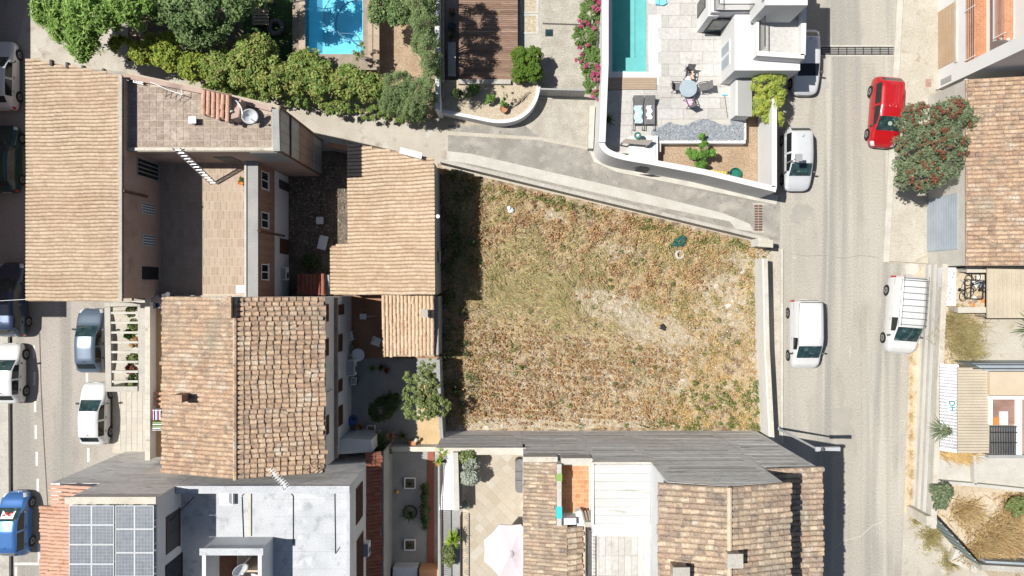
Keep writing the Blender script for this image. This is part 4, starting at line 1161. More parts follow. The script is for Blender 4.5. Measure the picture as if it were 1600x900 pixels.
t = thing('lean_to', 'dark red tiled lean to roof in the rubble yard corner', 'lean-to', P(490, 445))
MB().box(P(464, 430, 2).x, P(508, 430, 2).x, P(0, 461, 2).y, P(0, 429, 2).y, 0, 1.0).build('wall', 'render_grey', t)
tile_roof(t, P(464, 461, 1.4), P(508, 461, 1.4), P(464, 428, 1.15), 'tile_red', .24, .42, singles=60)
plant('yard_bush', 'dark straggly bush growing in the rubble yard', 'bush', P(487, 410), [(486, 408, .5, 13, 12, .5)], 'leaf_shade', 30, .22, 1800, .13, nlimb=5, r0=.03)
wl = thing('boundary_wall', 'low dark wall along the lane beside the rubble yard', 'wall', P(560, 240))
wall(MB(), [(512, 226), (560, 234), (600, 241)], 1.5, .25).build('wall_body', 'render_grey', wl)
wall(MB(), [(512, 226), (560, 234), (600, 241)], 1.58, .3, 1.502).build('coping', 'brick_red', wl)

# ------------------------------------------------------------------ single storey building with the L shaped sand tiled roof
b = thing('tiled_outbuilding', 'single storey building with a stepped sand coloured tiled roof beside the lot', 'building', P(620, 350))
zc = lambda x: 2.3 + (x - 517) / 160 * 2.2
LP = [(545, 223), (677, 247), (680, 460), (521, 461), (518, 384), (546, 383)]
pl = [P(x, y, zc(x)) for x, y in LP]
MB().hexa([(p.x, p.y, p.z - .16) for p in pl][::-1], [(p.x, p.y, p.z - .02) for p in pl][::-1]).build('roof_deck', 'clay_dark', b)
ins = [(p.x, p.y) for p in pl]
MB().prism([(p.x + (.25 if i in (0, 3, 4, 5) else -.06), p.y - (.2 if i < 2 else -.05)) for i, p in enumerate(pl)], 0, 2.1).build('wall', 'render_grey', b)
MB().hexa([(-4.75, -.38, 2.0), (-4.53, -.38, 2.0), (-4.63, 7.45, 2.0), (-4.85, 7.45, 2.0)], [(-4.75, -.38, 4.32), (-4.53, -.38, 4.32), (-4.63, 7.45, 4.32), (-4.85, 7.45, 4.32)]).build('wall', 'render_grey', b)
A = P(679, 215, 4.5); B_ = P(680, 461, 4.5)
Dp = P(517, 215, 2.3); Dp.y = A.y
big = [(p.x * 1.004, p.y) for p in pl]
tile_roof(b, A, B_, Dp, 'tile_sand', .225, .42, rows=True, keep=lambda x, y: in_poly(x, y, big), lift=.035)
MB().path([P(684, 340, 3.6), P(684, 338, 4.3)], .07, 8).build('vent_pipe', 'dark_grey', b)
MB().tube(P(684, 338, 4.3), P(684, 338, 4.42), .12).build('vent_cowl', 'white_plastic', b)
MB().box(-4.5, -4.42, P(0, 410, 3).y, P(0, 392, 3).y, 2.2, 2.9).build('meter_box', 'grey_paint', b)
t = thing('roof_box', 'white box cover on the wall at the lane corner of the tiled outbuilding', 'box', P(641, 240, 2.5))
MB().prism(px_poly([(627, 231), (659, 239), (657, 247), (625, 239)], 4.75), 4.3, 4.7).build('casing', 'white_plastic', t)
MB().prism(px_poly([(626, 230), (660, 239), (658, 248), (624, 239)], 4.8), 4.702, 4.78).build('cover', 'white_plastic', t)
# barrel tiled porch
b = thing('tiled_porch', 'open back porch roofed with pale barrel tiles next to the lot wall', 'porch', P(640, 510))
tile_roof(b, P(596, 461, 3.25), P(678, 461, 3.25), P(597.5, 557, 2.75) * 1.0, 'tile_barrel', .235, .44, singles=200, lift=.04)
MB().box(P(600, 0, 2.7).x, P(600, 0, 2.7).x + .2, P(0, 556, 2.7).y, P(0, 552, 2.7).y, 0, 2.6).build('post', 'coping', b)
MB().box(P(598, 0, 3).x, P(676, 0, 3).x, P(0, 470, 3).y, P(0, 462, 3).y, 0, 3.0).build('wall', 'render_white', b)
MB().box(P(676, 0, 3).x, P(684, 0, 3).x, P(0, 556, 3).y, P(0, 463, 3).y, 0, 2.62).build('wall', 'render_grey', b)
MB().box(P(598, 0, 2.6).x, P(676, 0, 2.6).x, P(0, 556, 2.6).y + .02, P(0, 552, 2.6).y, 2.42, 2.58).build('beam', 'wood_old', b)
chimney(b, P(666, 489, 3.1), .3, .42, .5, 'concrete', 'concrete')
# ------------------------------------------------------------------ house with the two sided mixed tile roof
b = thing('gabled_house', 'white walled house with a large weathered two sided tile roof', 'house', P(450, 600))
RX, WXE, EXE, Y0, Y1 = -14.75, -19.32, -10.3, -.47, -10.2
MB().box(-18.95, -10.45, Y1 + .12, Y0 - .05, 0, 6.75).build('wall', 'render_white', b)
MB().hexa([(-18.95, Y1 + .12, 6.752), (-10.45, Y1 + .12, 6.752), (-10.45, Y0 - .05, 6.752), (-18.95, Y0 - .05, 6.752)],
          [(RX - .1, Y1 + .12, 8.1), (RX + .1, Y1 + .12, 8.1), (RX + .1, Y0 - .05, 8.1), (RX - .1, Y0 - .05, 8.1)]).build('gable', 'render_white', b)
tile_roof(b, (RX, Y0, 8.3), (RX, Y1, 8.3), (WXE, Y0, 7.0), 'tile_mixed', .235, .40, singles=150, lift=.03)
tile_roof(b, (RX, Y0, 8.3), (RX, Y1, 8.3), (EXE, Y0, 6.95), 'tile_mixed', .265, .40, singles=150, lift=.055)
ridge(b, (RX, Y0, 8.36), (RX, Y1, 8.36), 'tile_mixed', .13)
MB().box(-10.5, -10.24, Y1 + .2, Y0 - .1, 4.35, 4.5).build('ledge', 'wood_old', b)
X = -10.448
for q in ((509.3, 475, 513, 502), (509.3, 529, 513, 555), (509.5, 650, 513.5, 677)): shutters(b, X, *q)
for q in ((527, 476, 537, 491), (527.5, 523, 534.5, 548), (528, 594, 534.5, 610), (528, 636, 535, 662)): shutters(b, X, *q)
k = chimney(b, (P(287, 620, 7.6).x, P(287, 620, 7.6).y, 7.75), .55, .4, .55, 'clay_dark', 'tile_mixed')
k = chimney(b, P(360, 479, 8.25), .45, .95, .35, 'tile_mixed', 'tile_mixed')
MB().path([P(513, 612, 6.2), P(520, 608, 5.2)], .04).build('drain_pipe', 'concrete', b)
# front balcony
MB().box(-21.35, -18.96, Y1 + .1, Y0 - .1, 3.55, 3.8).build('balcony_floor', 'ochre', b)
MB().box(-19.75, -18.96, Y1 + .1, Y0 - .1, 3.803, 3.82).build('balcony_brown_strip', 'ochre_brown', b)  # brown strip along the house side of the balcony floor
MB().box(-21.45, -21.25, Y1 + .1, Y0 - .1, 0, 4.55).build('balcony_parapet', 'render_white', b)
yy = Y1 + .1
while yy < Y0 - .5:
    MB().box(-21.5, -21.2, yy, yy + 1.18, 4.552, 4.62).build('coping_stone', 'coping', b); yy += 1.2
MB().box(-21.9, -18.96, Y1 + .1, Y0 - .1, .12, .3).build('porch_step', 'ochre', b)
MB().box(-21.25, -19.0, Y0 - .35, Y0 - .12, 3.82, 4.5).build('balcony_wall', 'concrete', b)
t = thing('bucket', 'round blue bucket at the end of the front balcony', 'bucket', P(247, 478, 3.82))
MB().lathe(P(246, 477, 3.83), [(.14, 0), (.18, .3), (.19, .3), (.16, .28), (.12, .03)], 14).build('bucket_body', 'plastic_blue', t); MB().torus(P(246, 477, 4.14), .18, .015, 14, 6).build('rim_ring', 'white_plastic', t)
t = thing('laundry_rack', 'laundry rack with folded dark and white towels on the front balcony', 'laundry rack', P(246, 655, 3.82))
for i in range(7):
    c = P(240 + i * 2.0, 648, 4.6); MB().box(c.x - .03, c.x + .03, c.y - .3, c.y + .3, 4.1, 4.62).build('towel', ('cloth_pink', 'cloth_black', 'cloth_white', 'plastic_blue', 'lamp_red', 'cloth_white', 'cloth_black')[i], t)
for i in range(4):
    c = P(246, 660 + i * 3, 4.5); MB().box(c.x - .28, c.x + .28, c.y - .03, c.y + .03, 4.2, 4.52).build('towel', 'cloth_white' if i % 2 else 'cloth_green', t)
for y in (641, 672): MB().bar(P(238, y, 4.62), P(253, y, 4.62), .03).build('rail', 'galvanised', t)
t = thing('tile_stack', 'small stack of spare roof tiles on the front balcony', 'tile stack', P(246, 626, 3.82))
for i in range(3):
    for j in range(2):
        p = P(240 + j * 7, 615 + i * 8, 4.05); MB().tube(p, p + Vector((.32, 0, 0)), .11, .09).build('spare_tile', 'tile_pink', t)
# pergola over the front garden
t = thing('pergola', 'concrete pergola with eight cross beams over the front garden', 'pergola', P(205, 540))
zp = 3.0
for (x0, x1) in ((163, 172), (215, 230)):
    MB().prism(px_poly([(x0, 473), (x1, 473), (x1 + 2, 612), (x0 + 2, 612)], zp), zp - .3, zp).build('long_beam', 'concrete', t)
for (y0, y1) in ((473, 479), (604, 612)):
    MB().prism(px_poly(rect(172.4, y0, 214.6, y1), zp), zp - .28, zp - .004).build('end_beam', 'concrete', t)
for i in range(8):
    y = 489 + i * 15.3; MB().prism(px_poly(rect(172.4, y - 1.7, 215.4, y + 1.7), zp - .03), zp - .2, zp - .03).build('cross_beam', 'concrete_white', t)
for (x, y) in ((168, 477), (168, 608), (222, 477), (222, 608)):
    c = P(x, y, zp); MB().box(c.x - .14, c.x + .14, c.y - .14, c.y + .14, 0, zp - .3).build('post', 'concrete', t)
sheet('garden_floor', [(206, 470), (262, 470), (264, 612), (208, 612)], .127, 'concrete_white')
for i, (x, y, m, s) in enumerate(((246, 487, 'leaf_olive', 8), (250, 508, 'leaf_olive', 9), (244, 522, 'leaf_fig', 8), (252, 535, 'weed_brown', 7), (250, 560, 'leaf_olive', 10), (246, 577, 'flower_rust', 8), (252, 590, 'leaf_shade', 9), (246, 598, 'leaf_olive', 7))):
    xx = 800 + (x - 26 - 800) * 1.0
    plant('garden_shrub', 'leafy shrub under the pergola, %s from the tiled house corner' % ('first', 'second', 'third', 'fourth', 'fifth', 'sixth', 'seventh', 'eighth')[i], 'shrub', P(x - 22, y, .13),
          [(x - 40, y, 1.6, s, s, .6)], m, 26, .16, 1300, .12, 'shrubs under the pergola', 4, .03)

# ------------------------------------------------------------------ planted back yard
sheet('yard_floor', [(545, 462), (690, 462), (690, 560), (545, 560)], .012, 'ochre_brown')
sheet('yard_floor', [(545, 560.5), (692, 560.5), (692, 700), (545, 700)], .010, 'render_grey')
sheet('yard_floor', [(652, 600), (690, 600), (690, 700), (652, 700)], .016, 'yellow_wall')
def plastic_chair(label, px, py, rz):
    t = thing('garden_chair', label, 'chair', P(px, py, .012), 'white plastic chairs in the back yard', rz)
    L = dict(parent=t, local=True)
    MB().hexa([(-.22, -.22, .40), (.22, -.22, .40), (.24, .22, .42), (-.24, .22, .42)], [(-.22, -.22, .43), (.22, -.22, .43), (.24, .22, .45), (-.24, .22, .45)]).build('seat', 'white_plastic', **L)
    for i in range(5):
        x = -.19 + i * .095; MB().bar((x, -.22, .45), (x * .9, -.34, .85), .05, .02).build('back_slat', 'white_plastic', **L)
    MB().bar((-.22, -.35, .86), (.22, -.35, .86), .05, .04).build('back_rail', 'white_plastic', **L)
    for s in (-1, 1):
        MB().bar((s * .26, -.3, .64), (s * .26, .2, .62), .05, .03).build('armrest', 'white_plastic', **L)
        MB().bar((s * .26, .2, .62), (s * .26, .24, 0), .04, .04).build('leg', 'white_plastic', **L)
        MB().bar((s * .24, -.3, .64), (s * .26, -.32, 0), .04, .04).build('leg', 'white_plastic', **L)
    return t
plastic_chair('white plastic garden chair close to the white house wall', 549, 525, -1.3)
plastic_chair('white plastic garden chair out in the middle of the tiled back yard', 590, 534, 2.8)
t = thing('garden_table', 'round white garden table in the shaded back yard', 'table', P(561, 555))
c = P(563, 553); MB().lathe((c.x, c.y, .70), [(.02, 0), (.40, 0), (.42, .02), (.40, .04), (.02, .045)], 24).build('top', 'white_plastic', t)
MB().tube((c.x, c.y, .02), (c.x, c.y, .70), .04).build('pedestal', 'white_plastic', t); MB().lathe((c.x, c.y, .012), [(.25, 0), (.25, .02), (.05, .06)], 14).build('base', 'white_plastic', t)
ac_unit('large white air conditioner beside the round table in the back yard', (-10.4, P(0, 574, 1).y, .6), .45, 1.0, .75)
ac_unit('second white air conditioner lower down the back yard wall', (-10.3, P(0, 596, 1).y, .3), .35, .5, .5)
t = thing('work_bench', 'old wooden bench against the white house wall', 'bench', P(549, 544))
c = P(549, 545); MB().box(c.x - .25, c.x + .25, c.y - .3, c.y + .3, .5, .56).build('top', 'wood_old', t)
for sx in (-1, 1):
    for sy in (-1, 1): MB().box(c.x + sx * .2 - .03, c.x + sx * .2 + .03, c.y + sy * .25 - .03, c.y + sy * .25 + .03, .012, .5).build('leg', 'wood_old', t)
t = thing('garden_trolley', 'small white trolley with a handle on the tiled yard', 'trolley', P(571, 494))
c = P(570, 494); MB().box(c.x - .2, c.x + .2, c.y - .18, c.y + .18, .35, .6).build('tray', 'white_plastic', t); MB().bar((c.x + .2, c.y, .6), (c.x + .9, c.y + .03, .75), .04).build('handle', 'galvanised', t)
for s in (-1, 1): MB().tube((c.x - .05, c.y + s * .18, .12), (c.x - .05, c.y + s * .21, .12), .12).build('wheel', 'rubber', t)
t = thing('water_drum', 'blue plastic drum in the corner of the back yard', 'drum', P(553, 655)); MB().lathe(P(553, 655, .01), [(.25, 0), (.28, .1), (.28, .75), (.24, .82), (.1, .82)], 16).build('drum_body', 'plastic_blue', t); MB().lathe(P(553, 655, .835), [(.12, 0), (.12, .04)], 12).build('lid', 'black_iron', t)
for i, (x, y, lab) in enumerate(((581, 668, 'square white framed planter beside the big spiky plant'), (580, 681, 'low pale planter at the bottom of the back yard'))):
    t = thing('planter', lab, 'planter', P(x, y)); c = P(x, y); w, h = .26, .2
    for q in ((c.x - w, c.x + w, c.y + h - .05, c.y + h), (c.x - w, c.x + w, c.y - h, c.y - h + .05), (c.x - w, c.x - w + .05, c.y - h + .051, c.y + h - .051), (c.x + w - .05, c.x + w, c.y - h + .051, c.y + h - .051)):
        MB().box(*q, .01, .35).build('side', 'white_plastic', t)
    MB().box(c.x - w + .051, c.x + w - .051, c.y - h + .051, c.y + h - .051, .02, .28).build('soil', 'soil_dark', t)
t = thing('brick_planter', 'small brick planter with a stone at the bottom yard wall', 'planter', P(645, 693)); MB().box(*[P(640, 0).x, P(651, 0).x, P(0, 699).y, P(0, 687).y], .01, .5).build('bricks', 'terracotta', t); rock(P(650, 688, .5), .14).build('stone', 'stone_white', t)
def potted(name, label, px, py, mat, r=.16, n=16, h=.35, lean=.45, w=.05, group='potted plants in the back yard', z=.012, pm='pot_clay'):
    t = thing(name, label, 'plant', P(px, py, z), group); pot(t, P(px, py, z), r, .28, pm); tuft(t, P(px, py, z + .24), n, h, lean, w, mat); return t
for (x, y, m, l) in ((583, 575, 'leaf_fig', 'bright green potted plant under the porch corner'), (597, 573, 'leaf_shade', 'dark potted plant below the porch post'), (605, 578, 'flower_rust', 'potted plant with red leaves beside the porch'), (563, 666, 'weed_brown', 'large spiky brown plant by the white house wall'),
                     (611, 680, 'weed_brown', 'spiky rusty plant near the bottom yard wall'), (630, 680, 'leaf_shade', 'dark spiky plant beside the brick planter'), (560, 690, 'leaf_shade', 'low dark potted plant at the bottom of the yard'), (558, 590, 'leaf_shade', 'leafy potted plant below the big air conditioner')):
    potted('potted_plant', l, x, y, m, lean=.55 if 'spiky' in l else .3, h=.5, n=22)
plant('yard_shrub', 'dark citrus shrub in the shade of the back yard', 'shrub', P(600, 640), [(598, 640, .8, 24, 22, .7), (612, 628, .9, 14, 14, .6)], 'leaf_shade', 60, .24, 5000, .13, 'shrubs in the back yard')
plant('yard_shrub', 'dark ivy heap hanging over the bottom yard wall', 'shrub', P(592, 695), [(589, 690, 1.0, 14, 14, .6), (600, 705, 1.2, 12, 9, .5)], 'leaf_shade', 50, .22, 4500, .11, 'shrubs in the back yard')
plant('yard_tree', 'sunlit leafy tree growing by the party wall of the lot', 'tree', P(668, 628), [(664, 600, 2.2, 26, 28, .8), (658, 640, 2.6, 34, 24, .9), (685, 636, 2.6, 24, 22, .7), (668, 572, 1.9, 18, 16, .6), (645, 615, 2.0, 20, 18, .6), (640, 590, 1.8, 14, 10, .5)], 'leaf_olive', 210, .15, 8600, .14, None, 30, .06, shell=.2)
yw = thing('boundary_wall', 'bottom wall of the back yard with ochre coping', 'wall', P(640, 700))
MB().box(P(590, 0).x, P(690, 0).x, -10.35, -10.15, 0, 1.0).build('wall_body', 'render_white', yw); MB().box(P(590, 0).x, P(690, 0).x, -10.4, -10.1, 1.002, 1.08).build('coping', 'coping', yw)

# ------------------------------------------------------------------ corner house with the solar panels and white roof terrace
b = thing('solar_house', 'white corner house with solar panels and a white roof terrace', 'house', P(350, 850))
YN, YS = -10.62, -19.0
MB().box(-25.1, -22.45, YS, YN, 0, 7.55).build('wall', 'party_grey', b)
MB().box(-22.44, -18.06, YS, YN, 0, 10.15).build('wall', 'party_grey', b)
MB().box(-18.06, -18.03, YS, YN - .05, 7.4, 10.1).build('wall_render', 'render_white', b)
tile_roof(b, (-22.42, YN + .05, 8.3), (-22.42, YS, 8.3), (-24.9, YN + .05, 7.95), 'tile_pink', .2, .42, singles=0, keep=lambda x, y: x > -25 and y < -10.5)
tile_roof(b, (-22.42, -11.75, 8.3), (-22.42, YS, 8.3), (-25.45, -11.75, 7.87), 'tile_pink', .2, .42, singles=160)
MB().box(-22.6, -18.0, YN - .32, YN + .06, 10.152, 10.3).build('parapet', 'coping', b)
for i, x in enumerate((118, 132, 147, 167, 185, 205, 226)):
    if i == 4: continue
    p = P(x, 783, 10.35); MB().tube((p.x, YN - .5, 10.45), (p.x, YN - .3, 10.45), .16, n=12).build('vent_tube', 'white_plastic', b)
# terrace: three slabs round the stair well
for q in ((-18.03, -16.1, YS, YN - .35), (-16.099, -13.0, -13.56, YN - .35), (-12.999, -8.74, YS, YN - .35)):
    MB().box(*q, 0, 7.5).build('terrace_slab', 'roof_white', b)
MB().box(-18.02, -8.73, YN - .349, YN, 0, 8.15).build('parapet', 'party_grey', b)
MB().box(-18.0, -8.7, YN - .38, YN + .03, 8.152, 8.2).build('parapet_coping', 'roof_white', b)
MB().box(-8.9, -8.738, YS, YN - .36, 7.502, 8.0).build('parapet', 'roof_white', b)
MB().box(-8.739, -8.72, YS, YN - .02, .0, 7.99).build('wall_render', 'render_white', b)
ys = YN - .9
while ys > YS:
    MB().box(-13.0, -8.92, ys, ys + .012, 7.5, 7.504).build('roof_seam', 'render_grey', b); ys -= .95
MB().box(-14.35, -14.2, -13.5, YN - .42, 7.502, 7.58).build('dividing_kerb', 'coping', b)
# stair well
for q in ((-16.1, -13.0, -13.76, -13.56), (-16.1, -15.9, YS, -13.761), (-13.2, -13.0, YS, -13.761)):
    MB().box(*q, 0 if q[3] < -13.7 else 7.502, 9.3).build('stairwell_wall', 'render_white', b)
MB().box(-15.9, -13.2, YS, -13.76, 0, 5.0).build('stairwell_floor', 'lino', b)
MB().box(-15.9, -15.87, -18, -14.0, 5.2, 7.6).build('stairwell_shutter', 'shutter_brown', b)
MB().box(-15.0, -13.22, -15.6, -15.5, 5.0, 7.2).build('stairwell_partition', 'beige_render', b)
MB().box(-13.9, -13.3, -14.5, -13.765, 5.0, 7.0).build('stairwell_door', 'shutter_brown', b)
MB().box(-16.2, -12.9, -13.86, -13.5, 9.302, 9.38).build('stairwell_coping', 'roof_white', b)
t = thing('skylight', 'square white skylight dome on the white roof terrace', 'skylight', P(352, 776, 7.5))
c = P(352, 777, 7.9); MB().box(c.x - .36, c.x + .36, c.y - .45, c.y + .45, 7.503, 7.8).build('kerb_frame', 'white_plastic', t)
MB().hexa([(c.x - .33, c.y - .42, 7.802), (c.x + .33, c.y - .42, 7.802), (c.x + .33, c.y + .42, 7.802), (c.x - .33, c.y + .42, 7.802)], [(c.x - .2, c.y - .25, 7.95), (c.x + .2, c.y - .25, 7.95), (c.x + .2, c.y + .25, 7.95), (c.x - .2, c.y + .25, 7.95)]).build('dome', 'cloth_white', t)
X = -18.028
win_x(b, X, 259, 808, 279, 852, 'shutter_brown', 'dark_grey', bars=1)
win_x(b, X, 258, 884, 283, 925, 'black_iron', 'glass_dark', bars=1)
X = -8.719
shutters(b, X, 556, 764, 566, 806); shutters(b, X, 557, 845, 567, 900)
ac_unit('white air conditioner hung beside the brown shutters of the solar panel house', (X, P(0, 858, 4.6).y, 4.2), .35, .8, .6)
tile_roof(b, (X, YN + .75, 3.75), (X, YS, 3.75), (X + .85, YN + .75, 3.35), 'tile_red', .22, .42, singles=110)
MB().box(X + .86, X + .95, YS, YN + .7, 0, 3.2).build('wall', 'render_grey', b)
MB().prism(px_poly([(500, 694), (545, 685), (580, 688), (582, 706), (500, 712)], 3.2), 0, 3.2).build('annex', 'render_white', b)
MB().path([(-16.9, -11.1, 8.4), (-17.9, -12.2, 9.0)], .03).build('cable', 'black_iron', b)
for pts in ([(452, 768), (458, 775), (458, 850)], [(378, 775), (385, 766)], [(378, 776), (381, 860)], [(530, 765), (523, 772), (524, 865), (531, 855)]):
    MB().path([P(x, y, 7.53) for x, y in pts], .022, 5).build('cable', 'black_iron', b)
# solar panels
def panel(label, x0, y0, x1, y1, z=10.62):
    a, c = P(x0, y1, z), P(x1, y0, z); t = thing('solar_collector', label, 'solar panel', ((a.x + c.x) / 2, (a.y + c.y) / 2, z), 'solar panels on the corner house')
    MB().box(a.x + .02, c.x - .02, a.y + .02, c.y - .02, z - .04, z).build('cells', 'solar_cell', t)
    for q in ((a.x, c.x, a.y, a.y + .022), (a.x, c.x, c.y - .022, c.y), (a.x, a.x + .022, a.y + .023, c.y - .023), (c.x - .022, c.x, a.y + .023, c.y - .023)):
        MB().box(*q, z - .045, z + .008).build('frame_bar', 'solar_frame', t)
    mb = MB()
    for i in range(1, 6): x = a.x + (c.x - a.x) * i / 6; mb.box(x - .006, x + .006, a.y + .04, c.y - .04, z, z + .003)
    for i in range(1, 6): y = a.y + (c.y - a.y) * i / 6; mb.box(a.x + .04, c.x - .04, y - .005, y + .005, z, z + .002)
    mb.build('cell_grid', 'sheet_metal', t)
    for x in (a.x + .1, c.x - .1): MB().box(x - .03, x + .03, a.y + .3, a.y + .36, 10.15, z - .05).build('foot', 'galvanised', t)
    return t
rows = ('top', 'second', 'third', 'fourth', 'fifth')
for i in range(5):
    for j, cn in enumerate(('street side column', 'second column')):
        panel('solar panel, %s row of the %s' % (rows[i], cn), 108 + j * 35.3, 790 + i * 30.6, 142.8 + j * 35.3, 820 + i * 30.6)
for i in range(4):
    for j, cn in enumerate(('third column', 'column nearest the white terrace')):
        panel('solar panel, %s row of the %s' % (rows[i], cn), 180.5 + j * 30, 790 + i * 37, 210 + j * 30, 826.4 + i * 37)
dish('white satellite dish standing in the stairwell of the white roof terrace', P(390, 872, 8.0), .42, (.7, -.5, .7), 1.4)
dish('small satellite dish on the shaded strip of the white roof terrace', P(408, 893, 7.5), .35, (-.3, -.6, .6), .5)
t = thing('tv_aerial', 'white television aerial leaning over the roof terrace parapet', 'aerial', P(440, 770, 7.5))
m0, m1 = P(446, 772, 7.6), P(434, 744, 9.9)
MB().tube(m0, m1, .025).build('mast', 'galvanised', t)
for (k, s) in ((.98, .55), (.86, .6), (.72, .5)):
    p = m0.lerp(m1, k); MB().tube(p - Vector((.1, -.1, 0)) * 4, p + Vector((.1, -.1, 0)) * 4, .014).build('boom', 'white_paint', t)
    for q in range(-4, 5):
        r = p + Vector((.1, -.1, 0)) * q; MB().tube(r + Vector((.2, .2, 0)) * s, r - Vector((.2, .2, 0)) * s, .010, n=4).build('element', 'white_paint', t)

# ------------------------------------------------------------------ sunken dark courtyard
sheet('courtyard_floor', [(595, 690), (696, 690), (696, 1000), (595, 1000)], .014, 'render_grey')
for i, y in enumerate((754, 850)):
    c = P(641, y); t = thing('planter', ('upper', 'lower')[i] + ' square white framed planting bed in the dark courtyard', 'planter', c, 'planting beds in the dark courtyard')
    for q in ((-.36, .36, .3, .36), (-.36, .36, -.36, -.3), (-.36, -.3, -.299, .299), (.3, .36, -.299, .299)): MB().box(c.x + q[0], c.x + q[1], c.y + q[2], c.y + q[3], .015, .22).build('side', 'white_paint', t)
    MB().box(c.x - .299, c.x + .299, c.y - .299, c.y + .299, .016, .14).build('soil', 'soil_dark', t); tuft(t, (c.x, c.y, .14), 12, .2, .22, .05, 'leaf_shade')
c = P(641, 800); t = thing('tree_pit', 'round dark planting pit ringed by stones in the courtyard', 'planter', c)
MB().torus((c.x, c.y, .06), .42, .06, 22, 6).build('kerb_ring', 'dark_grey', t); tuft(t, (c.x, c.y, .05), 30, .5, .7, .05, 'leaf_shade')
for (x0, y0, x1, y1) in ((600, 700, 607, 890), (668, 700, 678, 890)):
    MB().prism(px_poly(rect(x0, y0, x1, y1), .1), .015, .1).build('brick_border', 'tile_red')['kind'] = 'structure'
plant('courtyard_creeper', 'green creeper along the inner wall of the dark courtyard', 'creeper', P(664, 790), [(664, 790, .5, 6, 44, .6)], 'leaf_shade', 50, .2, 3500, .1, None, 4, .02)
t = thing('ball', 'small yellow ball lying in the dark courtyard', 'ball', P(621, 768)); MB().lathe(P(621, 768, .015), [(.01, 0), (.08, .03), (.12, .1), (.08, .19), (.01, .22)], 12).build('ball_body', 'plastic_yellow', t, True); MB().torus(P(621, 768, .12), .118, .012, 14, 5).build('seam', 'plastic_orange', t)
cw = thing('boundary_wall', 'low white wall closing the dark courtyard', 'wall', P(645, 890))
MB().prism(px_poly([(614, 887), (652, 887), (652, 960), (612, 960)], .9), .015, .9).build('wall_body', 'render_white', cw); MB().prism(px_poly([(655, 890), (690, 890), (690, 960), (655, 960)], 1.2), .015, 1.2).build('step_block', 'terracotta', cw)
# ------------------------------------------------------------------ terraced house row below the lot
b = thing('terraced_house', 'tall row house with stepped tile roofs and a grey party wall facing the lot', 'house', P(1000, 760))
YP = -9.28; YB = -18.5
ZF = 4.0
MB().box(-4.4, .62, YB, YP, 0, ZF - .05).build('wall', 'party_grey', b)                      # roof terrace block
MB().box(-4.4, .62, YB, YP - .35, ZF - .048, ZF - .012).build('terrace_bed', 'grout', b)
MB().box(-4.4, .75, YP - .34, YP, ZF - .047, 5.05).build('parapet', 'party_grey', b)
MB().box(-4.45, .8, YP - .37, YP + .04, 5.052, 5.13).build('parapet_coping', 'coping', b)
paving(b, 'terrace_tile', 'terrace_tile', [(724, 706), (826, 706), (826, 945), (724, 945)], ZF, .47, .47, gap=.012, rz=math.radians(45), thick=.04, limit=260)
MB().box(-4.38, P(722, 0, ZF).x, YB, YP - .36, ZF - .011, ZF + .02).build('side_strip', 'render_grey', b)
# side walls and tiled roof over the terrace edge
MB().box(.63, 2.35, YB, YP, 0, 6.55).build('wall', 'party_grey', b)
MB().box(.66, 3.0, YB, -12.9, 6.0, 6.6).build('wall', 'render_white', b)
MB().box(.62, 2.5, YP - .28, YP + .005, 6.552, 7.2).build('parapet', 'coping', b)
tile_roof(b, (2.42, YP - .3, 7.25), (2.42, -12.95, 7.25), (.62, YP - .3, 6.85), 'tile_old', .215, .40, singles=75)
tile_roof(b, (3.02, -12.96, 7.35), (3.02, YB, 7.35), (.62, -12.96, 6.85), 'tile_old', .215, .40, singles=120)
tile_roof(b, (3.02, -13.1, 7.35), (3.02, YB, 7.35), (3.9, -13.1, 7.0), 'tile_old', .3, .40, singles=40)
MB().box(3.9, 4.05, YB, -13.1, 6.2, 7.02).build('gutter_wall', 'beige_render', b)
# little terracotta terrace
ZS = 6.6
MB().box(2.36, 4.35, -13.0, YP, 0, ZS - .03).build('wall', 'party_grey', b)
MB().box(2.5, 4.3, -12.6, YP - .3, ZS - .028, ZS - .012).build('terrace_bed', 'grout', b)
paving(b, 'terracotta_tile', 'terracotta', [(877, 728), (920, 728), (920, 800), (877, 800)], ZS, .29, .25, gap=.02, brick=True, thick=.03)
MB().box(2.43, 2.68, -12.9, YP - .26, ZS - .03, 7.75).build('parapet', 'concrete_white', b)
MB().box(2.69, 4.4, YP - .34, YP, ZS - .03, 7.5).build('parapet', 'concrete_white', b)
MB().box(2.69, 3.5, -12.9, -12.55, ZS - .03, 7.5).build('parapet', 'render_white', b)
for i in range(3): MB().bar(P(909 + i * 5, 798, 7.3), P(915 + i * 4.4, 820, 7.3), .08, .06).build('slat', 'wood_old', b)
MB().prism(px_poly([(899, 800), (908, 797), (915, 822), (902, 822)], 7.2), 6.2, 7.2).build('stair_wall', 'render_white', b)
for (x, y, m, l) in ((871, 746, 'cloth_green', 'green cloth hung over the parapet of the terracotta terrace'), (871.5, 801, 'cloth_aqua', 'turquoise cloth hung over the parapet of the terracotta terrace')):
    t = thing('hung_cloth', l, 'cloth', P(x, y, 7.75)); c = P(x, y, 7.76); s = .2 if 'green' in l else .32
    MB().box(2.40, 2.71, c.y - s, c.y + s, 7.752, 7.775).build('fold', m, t)
    for X_, w in ((2.695, .3), (2.40, .45)): MB().box(X_, X_ + .014, c.y - s, c.y + s, 7.752 - w, 7.751).build('hanging_side', m, t)
